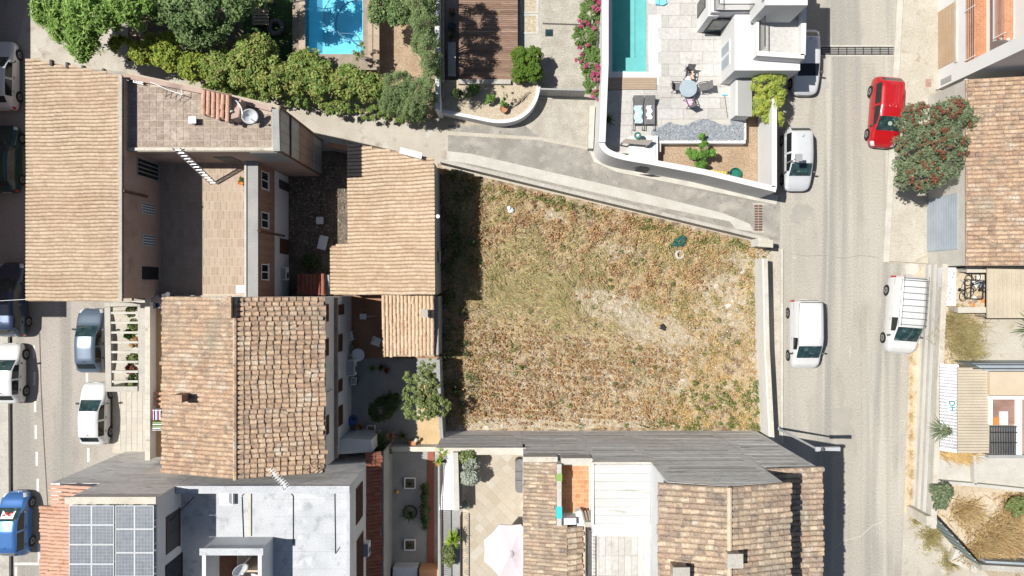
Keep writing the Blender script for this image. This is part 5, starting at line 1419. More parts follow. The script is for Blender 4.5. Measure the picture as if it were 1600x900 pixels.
# white sheeted roof
ZR = 8.15
MB().box(4.36, 7.42, -13.3, YP, 0, ZR - .12).build('wall', 'party_grey', b)
MB().box(4.3, 7.4, YP - .12, YP, ZR - .118, 8.3).build('parapet', 'concrete_white', b)
for i in range(7):
    y1 = YP - .2 - i * .455; zz = ZR - i * .012
    MB().box(4.38, 7.41, y1 - .447, y1, zz - .05, zz).build('roof_sheet', 'roof_white_moss', b)
    MB().box(4.38, 7.41, y1 - .455, y1 - .435, zz + .001, zz + .008).build('roof_seam', 'render_grey', b)
MB().box(4.26, 4.375, -12.7, YP - .1, ZR - .2, ZR + .06).build('edge_trim', 'white_paint', b)
MB().box(4.0, 7.42, -13.0, -12.72, 7.0, 7.6).build('lintel', 'concrete', b)
# lower slab terrace with railings
ZL = 6.3
MB().box(4.1, 7.42, YB, -13.301, 0, ZL - .04).build('wall', 'party_grey', b)
paving(b, 'slab', 'patio_stone', [(926, 838), (1026, 838), (1026, 960), (926, 960)], ZL, .36, 1.2, gap=.012, thick=.05)
picket_rail(b, (4.2, -13.25, ZL - .03), (7.3, -13.25, ZL - .03), 1.0, 22)
picket_rail(b, (4.15, -13.3, ZL - .03), (4.15, YB, ZL - .03), 1.0, 26)
# tall part
MB().box(7.43, 12.95, YB, YP, 0, 12.2).build('wall', 'party_grey', b)
MB().box(7.40, 7.429, YB, YP - .02, 8.2, 12.2).build('wall_render', 'render_white', b)
tile_roof(b, (10.1, YP - .0, 13.15), (10.1, YB, 13.15), (6.93, YP, 12.4), 'tile_old', .27, .36, singles=150, lift=.035)
tile_roof(b, (10.1, YP - .0, 13.15), (10.1, YB, 13.15), (13.28, YP, 12.3), 'tile_old', .27, .36, singles=150, lift=.035)
MB().hexa([(7.43, YB, 12.202), (12.95, YB, 12.202), (12.95, YP, 12.202), (7.43, YP, 12.202)], [(9.9, YB, 12.9), (10.3, YB, 12.9), (10.3, YP, 12.9), (9.9, YP, 12.9)]).build('gable', 'party_grey', b)
ridge(b, (10.1, YP + .02, 13.2), (10.1, YB, 13.2), 'mortar', .12)
chimney(b, (P(1140, 868, 13.1).x + .05, P(0, 868, 13.1).y, 13.0), .6, .55, .55, 'beige_render', 'concrete')
chimney(b, (P(1060, 889, 12.9).x, P(0, 889, 12.9).y, 12.7), .65, .5, .55, 'tile_old', 'concrete')
# lower street side part
MB().box(12.96, 15.85, YB, YP - .01, 0, 9.3).build('wall', 'party_grey', b)
tile_roof(b, (12.98, YP + .02, 9.85), (12.98, YB, 9.85), (16.1, YP + .02, 9.4), 'tile_old', .27, .38, singles=220, lift=.035)
# things on the big terrace
t = thing('parasol', 'large white octagonal parasol on the beige tiled terrace', 'parasol', P(795, 862, ZF))
c = P(797, 862, 6.15); c.z = ZF
for i in range(8):
    a0, a1 = math.pi / 8 + i * math.pi / 4, math.pi / 8 + (i + 1) * math.pi / 4; R = 1.6
    tip = Vector((c.x, c.y, ZF + 2.55)); e0 = Vector((c.x + R * math.cos(a0), c.y + R * math.sin(a0), ZF + 2.0)); e1 = Vector((c.x + R * math.cos(a1), c.y + R * math.sin(a1), ZF + 2.0)); m = (e0 + e1) / 2 * .965 + tip * .035
    m = Vector((m.x, m.y, ZF + 2.0)); MB().poly([tip, e0, m]).poly([tip, m, e1]).poly([e0, e0 - Vector((0, 0, .1)), m - Vector((0, 0, .1)), m]).poly([m, m - Vector((0, 0, .1)), e1 - Vector((0, 0, .1)), e1]).build('canopy_panel', 'umbrella_cloth', t)
    MB().tube(tip - Vector((0, 0, .06)), e0 - Vector((0, 0, .03)), .012, n=5).build('rib', 'galvanised', t)
MB().lathe((c.x, c.y, ZF), [(.025, .06), (.025, 2.6)], 10).build('pole', 'galvanised', t); MB().lathe((c.x, c.y, ZF), [(.3, .0), (.3, .06), (.05, .09)], 16).build('base', 'concrete', t)
MB().lathe((c.x, c.y, ZF + 2.53), [(.2, 0), (.12, .05), (.03, .09)], 12).build('vent_cap', 'umbrella_cloth', t)
t = thing('tub_cover', 'rounded dark grey spa cover half under the roof edge', 'spa cover', P(812, 745, ZF))
o_ = []
for (cx, cy, a0) in ((818, 724, 0), (811, 724, 90), (811, 764, 180), (818, 764, 270)):
    for q in range(5):
        a = math.radians(a0 + q * 22.5); o_.append((cx + 6 * math.cos(a), cy - 6 * math.sin(a)))
MB().prism(px_poly(o_, ZF + .75), ZF + .01, ZF + .7).build('tub', 'dark_grey', t); MB().prism(px_poly(o_, ZF + .8), ZF + .702, ZF + .8).build('lid', 'fabric_grey', t)
for y in (737, 751): MB().box(P(805, 0, ZF + .8).x, P(823, 0, ZF + .8).x, P(0, y, ZF + .8).y - .01, P(0, y, ZF + .8).y + .01, ZF + .801, ZF + .812).build('seam', 'cloth_black', t)
t = thing('terrace_railing', 'black picket railing along the courtyard edge of the beige terrace', 'railing', P(688, 800, ZF))
picket_rail(t, P(690, 706, ZF), P(692, 900, ZF), .95, 60); 
t = thing('terrace_railing', 'second black picket railing beside the planted strip of the terrace', 'railing', P(718, 850, ZF))
picket_rail(t, P(721, 800, ZF), P(721, 905, ZF), .8, 36)
t = thing('awning', 'white sloping canopy board over the side stair of the terrace', 'awning', P(700, 760, ZF))
q = [P(686, 797, 4.6), P(714, 796, 5.3), P(712, 706, 5.3), P(699, 706, 4.6)]
MB().hexa([p - Vector((0, 0, .08)) for p in q], q).build('board', 'metal_white', t); MB().bar(q[1], q[2], .3, .35).build('edge_wall', 'concrete_white', t)
MB().bar(P(714, 796, ZF), q[1], .08).build('post', 'white_paint', t)
plant('terrace_shrub', 'white flowering shrub in the corner of the beige terrace', 'shrub', P(730, 735, ZF), [(733, 722, ZF + 1.1, 14, 12, .6), (733, 745, ZF + 1.2, 16, 12, .6)], 'leaf_silver', 60, .22, 3800, .13, 'plants on the beige terrace', 5, .03)
plant('terrace_shrub', 'green shrub behind the white flowering one on the terrace', 'shrub', P(727, 714, ZF), [(730, 714, ZF + 1.1, 16, 10, .5)], 'leaf_olive', 40, .2, 2400, .12, 'plants on the beige terrace', 4, .03)
plant('terrace_shrub', 'small grey leaved plant by the stair canopy', 'shrub', P(727, 788, ZF), [(727, 788, ZF + .3, 8, 8, .25)], 'leaf_silver', 16, .12, 900, .09, 'plants on the beige terrace', 3, .02)
plant('terrace_shrub', 'loose olive shrub in the planted strip of the terrace', 'shrub', P(700, 870, ZF), [(700, 868, ZF + .5, 12, 20, .5)], 'leaf_olive', 40, .16, 2400, .09, 'plants on the beige terrace', 5, .025)
t = thing('yucca', 'bright yellow green yucca in the planted strip', 'yucca', P(709, 838, ZF)); pot(t, P(709, 838, ZF + .02), .18, .3); tuft(t, P(709, 838, ZF + .3), 40, .55, .62, .09, 'leaf_yucca'); tuft(t, P(709, 838, ZF + .45), 20, .5, .35, .08, 'leaf_yucca', name='inner_leaves')
for i, (x, y) in enumerate(((686, 719), (691, 706))):
    t = thing('agave', ('lower', 'upper')[i] + ' pale agave on the terrace wall above the courtyard', 'agave', P(x, y, 5.0)); pot(t, P(x, y, ZF + .05), .12, .9); tuft(t, P(x, y, 5.0), 18, .25, .38, .05, 'leaf_yucca')
# day joints and water stains across the big party wall
for k, z in enumerate(np.arange(.7, 12.0, .8)):
    for (x0, x1, h) in ((-4.38, .6, 4.9), (.64, 4.3, 6.4), (4.37, 7.4, 7.9), (7.45, 12.9, 12.1), (12.97, 15.8, 9.2)):
        if z > h: continue
        a = x0 + random.uniform(0, .6); e = x1 - random.uniform(0, .6)
        MB().box(a, e, YP - .004, YP + random.uniform(.002, .004), z, z + random.uniform(.05, .35)).build('render_joint', random.choice(['party_grey', 'party_grey', 'concrete_white', 'roof_white_moss']), b)
# ------------------------------------------------------------------ garden with the blue pool
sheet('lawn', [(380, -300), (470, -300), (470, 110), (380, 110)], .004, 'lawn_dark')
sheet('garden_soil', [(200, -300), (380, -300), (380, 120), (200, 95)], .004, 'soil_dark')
sheet('garden_soil', [(596, -300), (690, -300), (690, 185), (590, 175)], .004, 'soil_brown')
# the basin stands proud of the ground as a filled tank: walls, floor and water surface
pt = thing('swimming_pool', 'bright blue swimming pool with floating hoses beyond the hedge', 'swimming pool', P(525, 50))
M('water', (.85, .95, 1.0), fine=0, rough=.03, spec=.5)
nt = MAT['water'].node_tree; N_ = nt.nodes; bs_ = N_['Principled BSDF']
for l in list(bs_.inputs['Base Color'].links): nt.links.remove(l)
bs_.inputs['Base Color'].default_value = (.8, .95, 1, 1); bs_.inputs['Roughness'].default_value = .03
tr = N_.new('ShaderNodeBsdfTransparent'); tr.inputs[0].default_value = (.86, .96, .98, 1); gl = N_.new('ShaderNodeBsdfGlossy'); gl.inputs['Roughness'].default_value = .05
fr = N_.new('ShaderNodeFresnel'); fr.inputs[0].default_value = 1.33
nz = N_.new('ShaderNodeTexNoise'); nz.inputs['Scale'].default_value = 3.0; bp = N_.new('ShaderNodeBump'); bp.inputs['Strength'].default_value = .15; nt.links.new(nz.outputs[0], bp.inputs['Height'])
nt.links.new(bp.outputs[0], fr.inputs['Normal']); nt.links.new(bp.outputs[0], gl.inputs['Normal'])
mx = N_.new('ShaderNodeMixShader'); nt.links.new(fr.outputs[0], mx.inputs[0]); nt.links.new(tr.outputs[0], mx.inputs[1]); nt.links.new(gl.outputs[0], mx.inputs[2]); nt.links.new(mx.outputs[0], N_['Material Output'].inputs[0])
# raise both pool gardens above the sheets so that the basins can be real depressions
def ring_slab(name, outer, hole, z, mat):
    """ground slab with a rectangular hole, made of four pieces"""
    (X0, Y0_, X1, Y1_), (x0, y0, x1, y1) = outer, hole
    for q in ((X0, Y0_, x0, Y1_), (x1, Y0_, X1, Y1_), (x0, Y0_, x1, y0), (x0, y1, x1, Y1_)):
        if abs(q[2] - q[0]) < .5 or abs(q[3] - q[1]) < .5: continue
        a, c = P(q[0], q[3]), P(q[2], q[1]); MB().box(a.x, c.x, a.y, c.y, -.5, z).build(name, mat)['kind'] = 'structure'
ring_slab('pool_surround', (466, -60, 594, 118), (478, -50, 573, 94), 1.2, 'wood_old')
ring_slab('pool_surround', (943, -60, 1027, 141), (952, -50, 1008, 121), 1.2, 'villa_white')
a, c = P(476, 95), P(574, -51); zw = 1.12
MB().box(a.x, c.x, a.y, c.y, .05, .12).build('basin_floor', 'pool_floor', pt)
for q in ((a.x, a.x + .08, a.y, c.y), (c.x - .08, c.x, a.y, c.y), (a.x + .081, c.x - .081, a.y, a.y + .08)): MB().box(*q, .121, 1.19).build('basin_wall', 'pool_floor', pt)
MB().hexa([(a.x + .081, a.y + .081, .122), (a.x + 1.2, a.y + .081, .122), (a.x + 1.2, c.y, .122), (a.x + .081, c.y, .122)], [(a.x + .081, a.y + .081, .75), (a.x + .5, a.y + .081, .75), (a.x + .5, c.y, .75), (a.x + .081, c.y, .75)]).build('sloping_step', 'pool_floor', pt)
MB().poly([(a.x + .09, a.y + .09, zw), (c.x - .09, a.y + .09, zw), (c.x - .09, c.y, zw), (a.x + .09, c.y, zw)]).build('water', 'water', pt)
MB().lathe((a.x + .12, P(0, 38, 1).y, .8), [(.1, 0), (.1, .35), (.05, .4)], 10).build('skimmer', 'hose', pt)
def smooth_path(pts, n=8):
    out = []
    for i in range(len(pts) - 1):
        p0, p1, p2, p3 = pts[max(i - 1, 0)], pts[i], pts[i + 1], pts[min(i + 2, len(pts) - 1)]
        for k in range(n):
            t = k / n; out.append(.5 * ((2 * p1) + (p2 - p0) * t + (2 * p0 - 5 * p1 + 4 * p2 - p3) * t * t + (3 * p1 - p0 - 3 * p2 + p3) * t ** 3))
    return out + [pts[-1]]
t = thing('pool_hose', 'dark blue hose looped on the blue pool', 'hose', P(550, 30, 1.15))
MB().path(smooth_path([P(x, y, 1.16) for x, y in ((573, 3), (552, 1.5), (536, 10), (527, 25), (525, 42), (534, 56), (550, 63), (572, 65))]), .035).build('long_loop', 'hose', t)
MB().path(smooth_path([P(x, y, 1.17) for x, y in ((532, 52), (547, 52.5), (557, 55), (562, 62), (566, 80))]), .028).build('short_loop', 'hose', t)
t = thing('pool_hose', 'pale hose floating in the shaded half of the blue pool', 'hose', P(505, 30, 1.15))
MB().path(smooth_path([P(x, y, 1.16) for x, y in ((515, 0), (507, 14), (503.5, 30), (506, 42), (518, 48))]), .028).build('long_loop', 'hose_pale', t); MB().lathe(P(518, 48, 1.13), [(.07, 0), (.07, .06)], 10).build('float', 'white_plastic', t)
for (x0, x1) in ((467, 477), (574.5, 582), (583.5, 592.5)):
    yy = -40
    while yy < (100 if x0 > 500 else 64):
        piece('coping_plank', 'wood_pale', pt, ((P(x0, 0, 1.24).x + P(x1, 0, 1.24).x) / 2, P(0, yy + 12, 1.24).y, 1.225), (P(x1, 0, 1.24).x - P(x0, 0, 1.24).x, 24 * .0405 - .012, .045)); yy += 24
t = thing('inflatable_ring', 'large dark grey inflatable ring on the shaded lawn', 'pool float', P(431, 43)); MB().torus(P(431, 43, .16), .42, .16, 22, 10).build('ring', 'fabric_grey', t, True); MB().box(P(428, 0).x, P(432, 0).x, P(0, 56).y, P(0, 52).y, .1, .3).build('valve', 'white_plastic', t)
t = thing('pallet_table', 'wooden pallet table on the shaded lawn', 'pallet', P(408, 27))
for i in range(5): c = P(408, 17 + i * 5, .45); MB().box(c.x - .5, c.x + .5, c.y - .07, c.y + .07, .42, .46).build('board', 'wood_pale', t)
for x in (399, 408, 417): c = P(x, 27); MB().box(c.x - .06, c.x + .06, c.y - .55, c.y + .55, .01, .415).build('bearer', 'wood_old', t)
for (x, y, m, l) in ((403, 9, 'plastic_orange', 'orange toy on the shaded lawn by the pallet'), (425, 4, 'plastic_yellow', 'yellow toy on the shaded lawn above the ring')):
    t = thing('garden_toy', l, 'toy', P(x, y)); MB().lathe(P(x, y, .01), [(.05, 0), (.16, .1), (.14, .25), (.03, .3)], 10).build('toy_body', m, t); MB().lathe(P(x + 3, y + 1, .01), [(.08, 0), (.1, .08), (.04, .15)], 8).build('toy_part', 'plastic_blue', t)
t = thing('garden_bench', 'brown slatted garden bench half hidden under the garden trees', 'bench', P(214, 50))
for i in range(4): MB().bar(P(204, 44 + i * 3.4, .46), P(224, 46 + i * 3.4, .46), .1, .03).build('slat', 'wood_pale', t)
for (x, y) in ((206, 46), (222, 47), (206, 54), (222, 56)): MB().tube(P(x, y, .005), P(x, y, .44), .03).build('leg', 'wood_old', t)
for i in range(2): MB().bar(P(204, 41 - i * 2, .6 + i * .18), P(224, 43 - i * 2, .6 + i * .18), .1, .03).build('back_slat', 'wood_pale', t)

# ------------------------------------------------------------------ garden with the timber deck
w = thing('garden_wall', 'white garden wall with a glazed rail between the juniper bed and the timber deck', 'wall', P(690, 80))
wall(MB(), [(683, -60), (683, 60), (684, 172)], 2.2, .3).build('wall_body', 'villa_white', w)
wall(MB(), [(691, -60), (691, 60), (692, 150)], 1.5, .14).build('inner_wall', 'wood_old', w)
for i in range(5):
    y = -20 + i * 32; MB().bar(P(686.5, y, 2.3), P(686.8, y + 28, 2.3), .06, .25).build('glass_rail', 'glass_block', w)
w = thing('curved_planter', 'white curved retaining planter filled with gravel', 'planter', P(770, 170))
cv = [(684, 172), (710, 177), (745, 184), (770, 189), (792, 189), (812, 183), (828, 170), (838, 152), (842, 134)]
cvw = smooth_path([P(x, y, 1.0) for x, y in cv], 4)
L_, R_ = ribbon(cvw, .22)
mb = MB()
for i in range(len(cvw) - 1):
    q = [R_[i], R_[i + 1], L_[i + 1], L_[i]]; mb.hexa([(p.x, p.y, 0) for p in q], [(p.x, p.y, 1.0) for p in q])
mb.build('wall_body', 'villa_white', w)
MB().prism([(p.x, p.y) for p in cvw] + [P(842, 124, 1.0).xy, P(690, 124, 1.0).xy], 0, .85).build('gravel_bed', 'gravel_tan', w)
MB().prism(px_poly(rect(716, 124, 798, 131), 1.1), .86, 1.1).build('stone_kerb', 'concrete', w)
sheet('garden_soil', [(690, -200), (842, -200), (842, 130), (690, 130)], .006, 'pavement')
d = thing('timber_deck', 'weathered brown timber deck with close boards', 'deck', P(765, 60))
MB().prism(px_poly(rect(717, -60, 809, 128), .75), .01, .75).build('joist_bed', 'tar', d)
yy = -58.0
while yy < 127:
    c = P(763, yy + 1.55, .8)
    seg = random.choice([(717, 809)] * 2 + [(717, 760, 809), (717, 745, 809), (717, 782, 809)])
    for k in range(len(seg) - 1):
        x0, x1 = P(seg[k], 0, .8).x, P(seg[k + 1], 0, .8).x
        piece('deck_board', 'wood_deck', d, ((x0 + x1) / 2, c.y, .775), (x1 - x0 - .01, 3.1 * .0409 - .014, .04))
    yy += 3.1
for i, (x, y, r) in enumerate(((707, 22, .2), (707, 46, .26), (706, 58, .18))):
    t = thing('clay_pot', ('uppermost', 'largest', 'lowest')[i] + ' round plant pot in the narrow bed beside the timber deck', 'pot', P(x, y, .01), 'pots beside the deck'); pot(t, P(x, y, .02), r, .55, 'pot_clay' if i != 1 else 'dark_grey'); tuft(t, P(x, y, .5), 14, .2, .3, .05, 'leaf_shade')
t = thing('stone_bench', 'pale stone bench in the narrow bed beside the timber deck', 'bench', P(706, 92)); MB().prism(px_poly(rect(700, 66, 712, 119), .8), .68, .8).build('seat', 'concrete', t)
for y in (72, 112): MB().prism(px_poly(rect(702, y - 3, 710, y + 3), .68), .01, .678).build('foot', 'concrete', t)
pth = sheet('garden_path', [(809, -200), (845, -200), (845, 75), (809, 75)], .012, 'concrete')
for (y0, y1) in ((-40, -22), (-12, 18), (25, 50)):
    sheet('gravel_inset', rect(816, y0, 838, y1), .02, 'gravel_tan'); 
    for q in (rect(812, y0 - 3, 842, y0), rect(812, y1, 842, y1 + 3), rect(812, y0, 816, y1), rect(838, y0, 842, y1)): slab('path_kerb', q, .05, .0, 'concrete_white')['kind'] = 'structure'
sheet('driveway', [(845, -200), (945, -200), (945, 150), (845, 150)], .01, 'gravel_driveway')
strip('driveway_joint', [(848, 37), (915, 39)], .1, .014, 'tar')
t = thing('meter_lid', 'small dark square lid set in the garden driveway', 'lid', P(858, 51)); MB().box(P(852, 0).x, P(864, 0).x, P(0, 57).y, P(0, 46).y, .005, .03).build('frame', 'black_iron', t); MB().box(P(853, 0).x, P(863, 0).x, P(0, 56).y, P(0, 47).y, .03, .04).build('lid_plate', 'glass_teal', t)
g = thing('sliding_gate', 'grey metal driveway gate between the planter and the bougainvillea', 'gate', P(880, 148))
MB().bar(P(843, 139, 1.6), P(917, 141, 1.6), .1, .1).build('top_rail', 'grey_paint', g)
for i in range(12):
    a = P(844 + i * 6, 139.2 + i * .17, 1.55); MB().box(a.x, a.x + .235, a.y - .03, a.y + .03, .06, 1.54).build('gate_slat', 'grey_paint', g)
strip('gate_track', [(843, 153), (920, 155)], .12, .016, 'concrete_white')
w = thing('garden_wall', 'white wall behind the bougainvillea beside the teal pool', 'wall', P(945, 120))
wall(MB(), [(946, -60), (946, 100), (941, 222)], 3.2, .38).build('wall_body', 'villa_white', w)
MB().prism(px_poly([(921, 165), (930, 165), (927, 232), (919, 232)], .7), 0, .7).build('side_plinth', 'kerb', w)

# ------------------------------------------------------------------ villa patio with the teal pool
ZP = 1.2
for q in ((1027.3, -60, 1240, 235), (948, 141.3, 1027, 252)):
    a, c = P(q[0], q[3]), P(q[2], q[1])
    if q[0] > 1000: MB().prism([(a.x, c.y), (15.75, c.y), (15.75, P(0, 170).y), (P(1150, 0).x, P(0, 170).y), (P(1150, 0).x, P(0, 218).y), (a.x, P(0, 218).y)], -.4, ZP - .045).build('patio_base', 'concrete_white')['kind'] = 'structure'
    else: MB().box(a.x, c.x, a.y + .4, c.y, -.4, ZP - .045).build('patio_base', 'concrete_white')['kind'] = 'structure'
pat = MB().box(P(1010, 0, ZP).x, P(1012, 0, ZP).x, P(0, 140, ZP).y, P(0, -20, ZP).y, ZP - .05, ZP - .01).build('patio', 'concrete_white'); pat['kind'] = 'structure'
for q in ([(1010, -14), (1150, -14), (1150, 119), (1010, 119)], [(1029, 119), (1145, 119), (1145, 186), (1029, 186)], [(946, 141), (1027, 141), (1027, 214), (946, 214)], [(945, 214), (985, 214), (975, 240), (945, 226)]):
    paving(pat, 'patio_slab', 'patio_stone', q, ZP, 1.35, .72, gap=.012, brick=True, thick=.05, jz=.002)
pl2 = thing('plunge_pool', 'narrow teal plunge pool beside the white patio', 'swimming pool', P(980, 60))
a, c = P(952, 121), P(1008.5, -51)
MB().box(a.x, c.x, a.y, c.y, -.05, .04).build('basin_floor', 'pool_teal', pl2)
MB().box(a.x, c.x, a.y, P(0, 96).y, .041, .75).build('entry_step', 'pool_teal', pl2)
MB().box(P(991, 0).x, c.x, P(0, 96).y, c.y, .041, .4).build('sunlit_block', 'pool_teal', pl2)  # added block standing in for the sunlit side of the pool
for q in ((a.x, a.x + .06, a.y, c.y), (c.x - .06, c.x, a.y, c.y), (a.x + .061, c.x - .061, a.y, a.y + .06)): MB().box(*q, .042, 1.19).build('basin_wall', 'pool_teal', pl2)
MB().poly([(a.x + .07, a.y + .07, 1.1), (c.x - .07, a.y + .07, 1.1), (c.x - .07, c.y, 1.1), (a.x + .07, c.y, 1.1)]).build('water', 'water', pl2)
for i in range(7): piece('deck_board', 'wood_pale', pl2, ((P(946, 0, 1.2).x + P(1026, 0, 1.2).x) / 2, P(0, 122.5 + i * 2.7, 1.2).y, 1.215), (80 * .0406, 2.7 * .0406 - .012, .05))
t = thing('float_toy', 'blue air mattress at the top of the patio', 'pool float', P(1033, 3, ZP)); MB().prism(px_poly([(1024, -4), (1040, -3), (1042, 5), (1036, 8), (1025, 7)], ZP + .15), ZP + .01, ZP + .15).build('mattress', 'pool_floor', t); MB().prism(px_poly(rect(1025, -3, 1030, 6), ZP + .22), ZP + .152, ZP + .22).build('pillow', 'pool_floor', t)
# gravel band, planting bed and curved street wall
sheet('planting_bed', [(1028, 219), (1160, 219), (1160, 175), (1183, 175), (1183, 296), (1028, 266)], .5, 'soil_brown')
MB().prism(px_poly([(1029, 219.5), (1152, 219.5), (1152, 172), (1183, 172), (1183, 294), (1029, 262)], .49), -.02, .485).build('bed_earth', 'soil_brown')['kind'] = 'structure'
xs = rng.uniform(1018, 1166, 9000); ysn = rng.uniform(180, 222, 9000)
low = 219 + 0 * xs; up_ = np.where(xs < 1048, 190 + (1048 - xs) * .5, np.where(xs > 1142, 184 - (xs - 1142) * .1, 191 + 5 * np.sin(xs * .09)))
ok = (ysn > up_) & (ysn < low) & (xs < 1162)
gp = np.stack([(xs[ok] - 800) * (H - ZP) / F, (450 - ysn[ok]) * (H - ZP) / F, ZP + rng.uniform(.0, .05, ok.sum())], 1)
tag(fast_mesh('gravel', leaf_quads(gp, np.tile([[0, 0, 1.0]], (len(gp), 1)), .10, .8, facing=.85), 'gravel_blue'), 'band of blue grey decorative gravel along the patio edge', 'gravel', kind='stuff')
slab('patio_kerb', rect(1026, 219, 1165, 224), ZP, 0, 'villa_white')['kind'] = 'structure'
slab('patio_kerb', rect(1160, 168, 1166, 218.6), ZP, 0, 'villa_white')['kind'] = 'structure'
w = thing('garden_wall', 'long white curved wall of the villa garden along the lane and street', 'wall', P(1080, 280))
cw = smooth_path([P(x, y, 3.0) for x, y in ((939, 218), (943, 230), (954, 239), (977, 246), (1012, 252))], 4) + [P(1102, 269, 3.0), P(1213, 296, 3.0)]
L_, R_ = ribbon(cw, .34); mb = MB()
for i in range(len(cw) - 1):
    q = [R_[i], R_[i + 1], L_[i + 1], L_[i]]; mb.hexa([(p.x, p.y, 0) for p in q], [(p.x, p.y, 3.0) for p in q])
mb.build('wall_body', 'villa_white', w)
wall(MB(), [(1210, 150), (1210, 292)], 3.0, .3).build('street_wall', 'villa_white', w)
MB().hexa([P(990, 267, .9), P(1009, 271, .9), P(1016, 264, 2.0), P(1000, 260, 2.0)], [P(990, 267, .95), P(1009, 271, .95), P(1016, 264, 2.05), P(1000, 260, 2.05)]).build('wall_niche', 'dark_grey', w)
# corner bench, table, planter box
t = thing('planter_box', 'white rendered corner bench box on the patio', 'bench', P(1000, 235, ZP))
MB().prism(px_poly([(983, 212), (1028, 212), (1028, 252), (1004, 250), (983, 243)], ZP + .25), ZP - .5, ZP + .25).build('box_body', 'villa_white', t); MB().prism(px_poly([(989, 218), (1024, 218), (1024, 246), (989, 240)], ZP + .3), ZP + .252, ZP + .3).build('top_slab', 'villa_white', t)
t = thing('patio_table', 'brown rectangular table on the white corner bench box', 'table', P(990, 226, ZP))
q = [P(970, 223, 2.05), P(1013, 227, 2.05), P(1021, 219, 2.05), P(977, 217, 2.05)]; MB().hexa([p - Vector((0, 0, .06)) for p in q], q).build('top', 'table_brown', t)
for p in q: MB().box(p.x - .04 + (.1 if p.x < 7.8 else -.1), p.x + .04 + (.1 if p.x < 7.8 else -.1), p.y - .04, p.y + .04, ZP + .02, 1.985).build('leg', 'table_brown', t)
t = thing('garland_lantern', 'round green lantern on the brown patio table', 'lantern', P(997, 212, 2.1)); MB().torus(P(996.5, 212, 2.2), .17, .06, 18, 8).build('wreath', 'plastic_green', t, True); MB().lathe(P(996.5, 212, 2.08), [(.1, 0), (.1, .12), (.06, .2)], 12).build('candle', 'white_plastic', t)
def lounger(label, x0, x1, cloth):
    t = thing('sun_lounger', label, 'sun lounger', P((x0 + x1) / 2, 175, ZP), 'grey sun loungers on the patio')
    a, c = P(x0, 194, ZP + .35), P(x1, 151, ZP + .35); mid_ = P(0, 163, ZP + .4).y
    MB().box(a.x, c.x, a.y, mid_, ZP + .3, ZP + .36).build('seat', 'fabric_grey', t)
    MB().hexa([(a.x, mid_ + .005, ZP + .31), (c.x, mid_ + .005, ZP + .31), (c.x, c.y, ZP + .62), (a.x, c.y, ZP + .62)], [(a.x, mid_ + .005, ZP + .36), (c.x, mid_ + .005, ZP + .36), (c.x, c.y, ZP + .67), (a.x, c.y, ZP + .67)]).build('backrest', 'fabric_grey', t)
    for x in (a.x + .03, c.x - .03):
        MB().bar((x, a.y - .35, ZP + .28), (x, c.y, ZP + .28), .04).build('side_rail', 'dark_grey', t)
        for y in (a.y - .3, c.y - .1): MB().bar((x, y, ZP + .01), (x, y, ZP + .28), .04).build('leg', 'dark_grey', t)
    return t, a, c
t, a, c = lounger('grey sun lounger draped with a blue and white towel', 989, 1005, 1)
tw = thing('beach_towel', 'blue and white striped towel on the sun lounger', 'towel', ((a.x + c.x) / 2, 11, ZP + .4))
def towel(tw, x0, x1, y0, y1, z, mat):
    V = []; n, m_ = 10, 5; g = [[(x0 + (x1 - x0) * (j / m_) + .06 * math.sin(i * 1.3), y0 + (y1 - y0) * i / n, z + .03 * math.sin(i * 2.1 + j * 1.7) + .02) for j in range(m_ + 1)] for i in range(n + 1)]
    mb = MB()
    for i in range(n):
        for j in range(m_): mb.poly([g[i][j], g[i][j + 1], g[i + 1][j + 1], g[i + 1][j]])
    mb.build('cloth', mat, tw, True); mb2 = MB()
    for j in range(m_): mb2.bar(g[0][j], g[0][j + 1], .03, .02)
    mb2.build('hem', mat, tw)
towel(tw, a.x + .08, c.x - .08, P(0, 192, ZP + .4).y, P(0, 165, ZP + .4).y, ZP + .38, 'cloth_blue')
t, a, c = lounger('grey sun lounger with a crumpled white towel', 1006.5, 1023, 1)
tw = thing('beach_towel', 'crumpled white towel on the second sun lounger', 'towel', ((a.x + c.x) / 2, 11, ZP + .4)); towel(tw, a.x + .15, c.x - .2, P(0, 186, ZP + .4).y, P(0, 165, ZP + .4).y, ZP + .38, 'cloth_white')
tt = thing('round_patio_table', 'round grey glass patio table', 'table', P(1076, 138, ZP)); c = P(1075.5, 138, ZP + .72)
MB().lathe((c.x, c.y, ZP + .69), [(.02, 0), (.53, 0), (.55, .02), (.53, .035), (.02, .035)], 28).build('top', 'table_grey', tt)
for i in range(4):
    a_ = i * math.pi / 2 + .78; MB().tube((c.x + .42 * math.cos(a_), c.y + .42 * math.sin(a_), ZP + .01), (c.x + .3 * math.cos(a_), c.y + .3 * math.sin(a_), ZP + .69), .02).build('leg', 'dark_grey', tt)
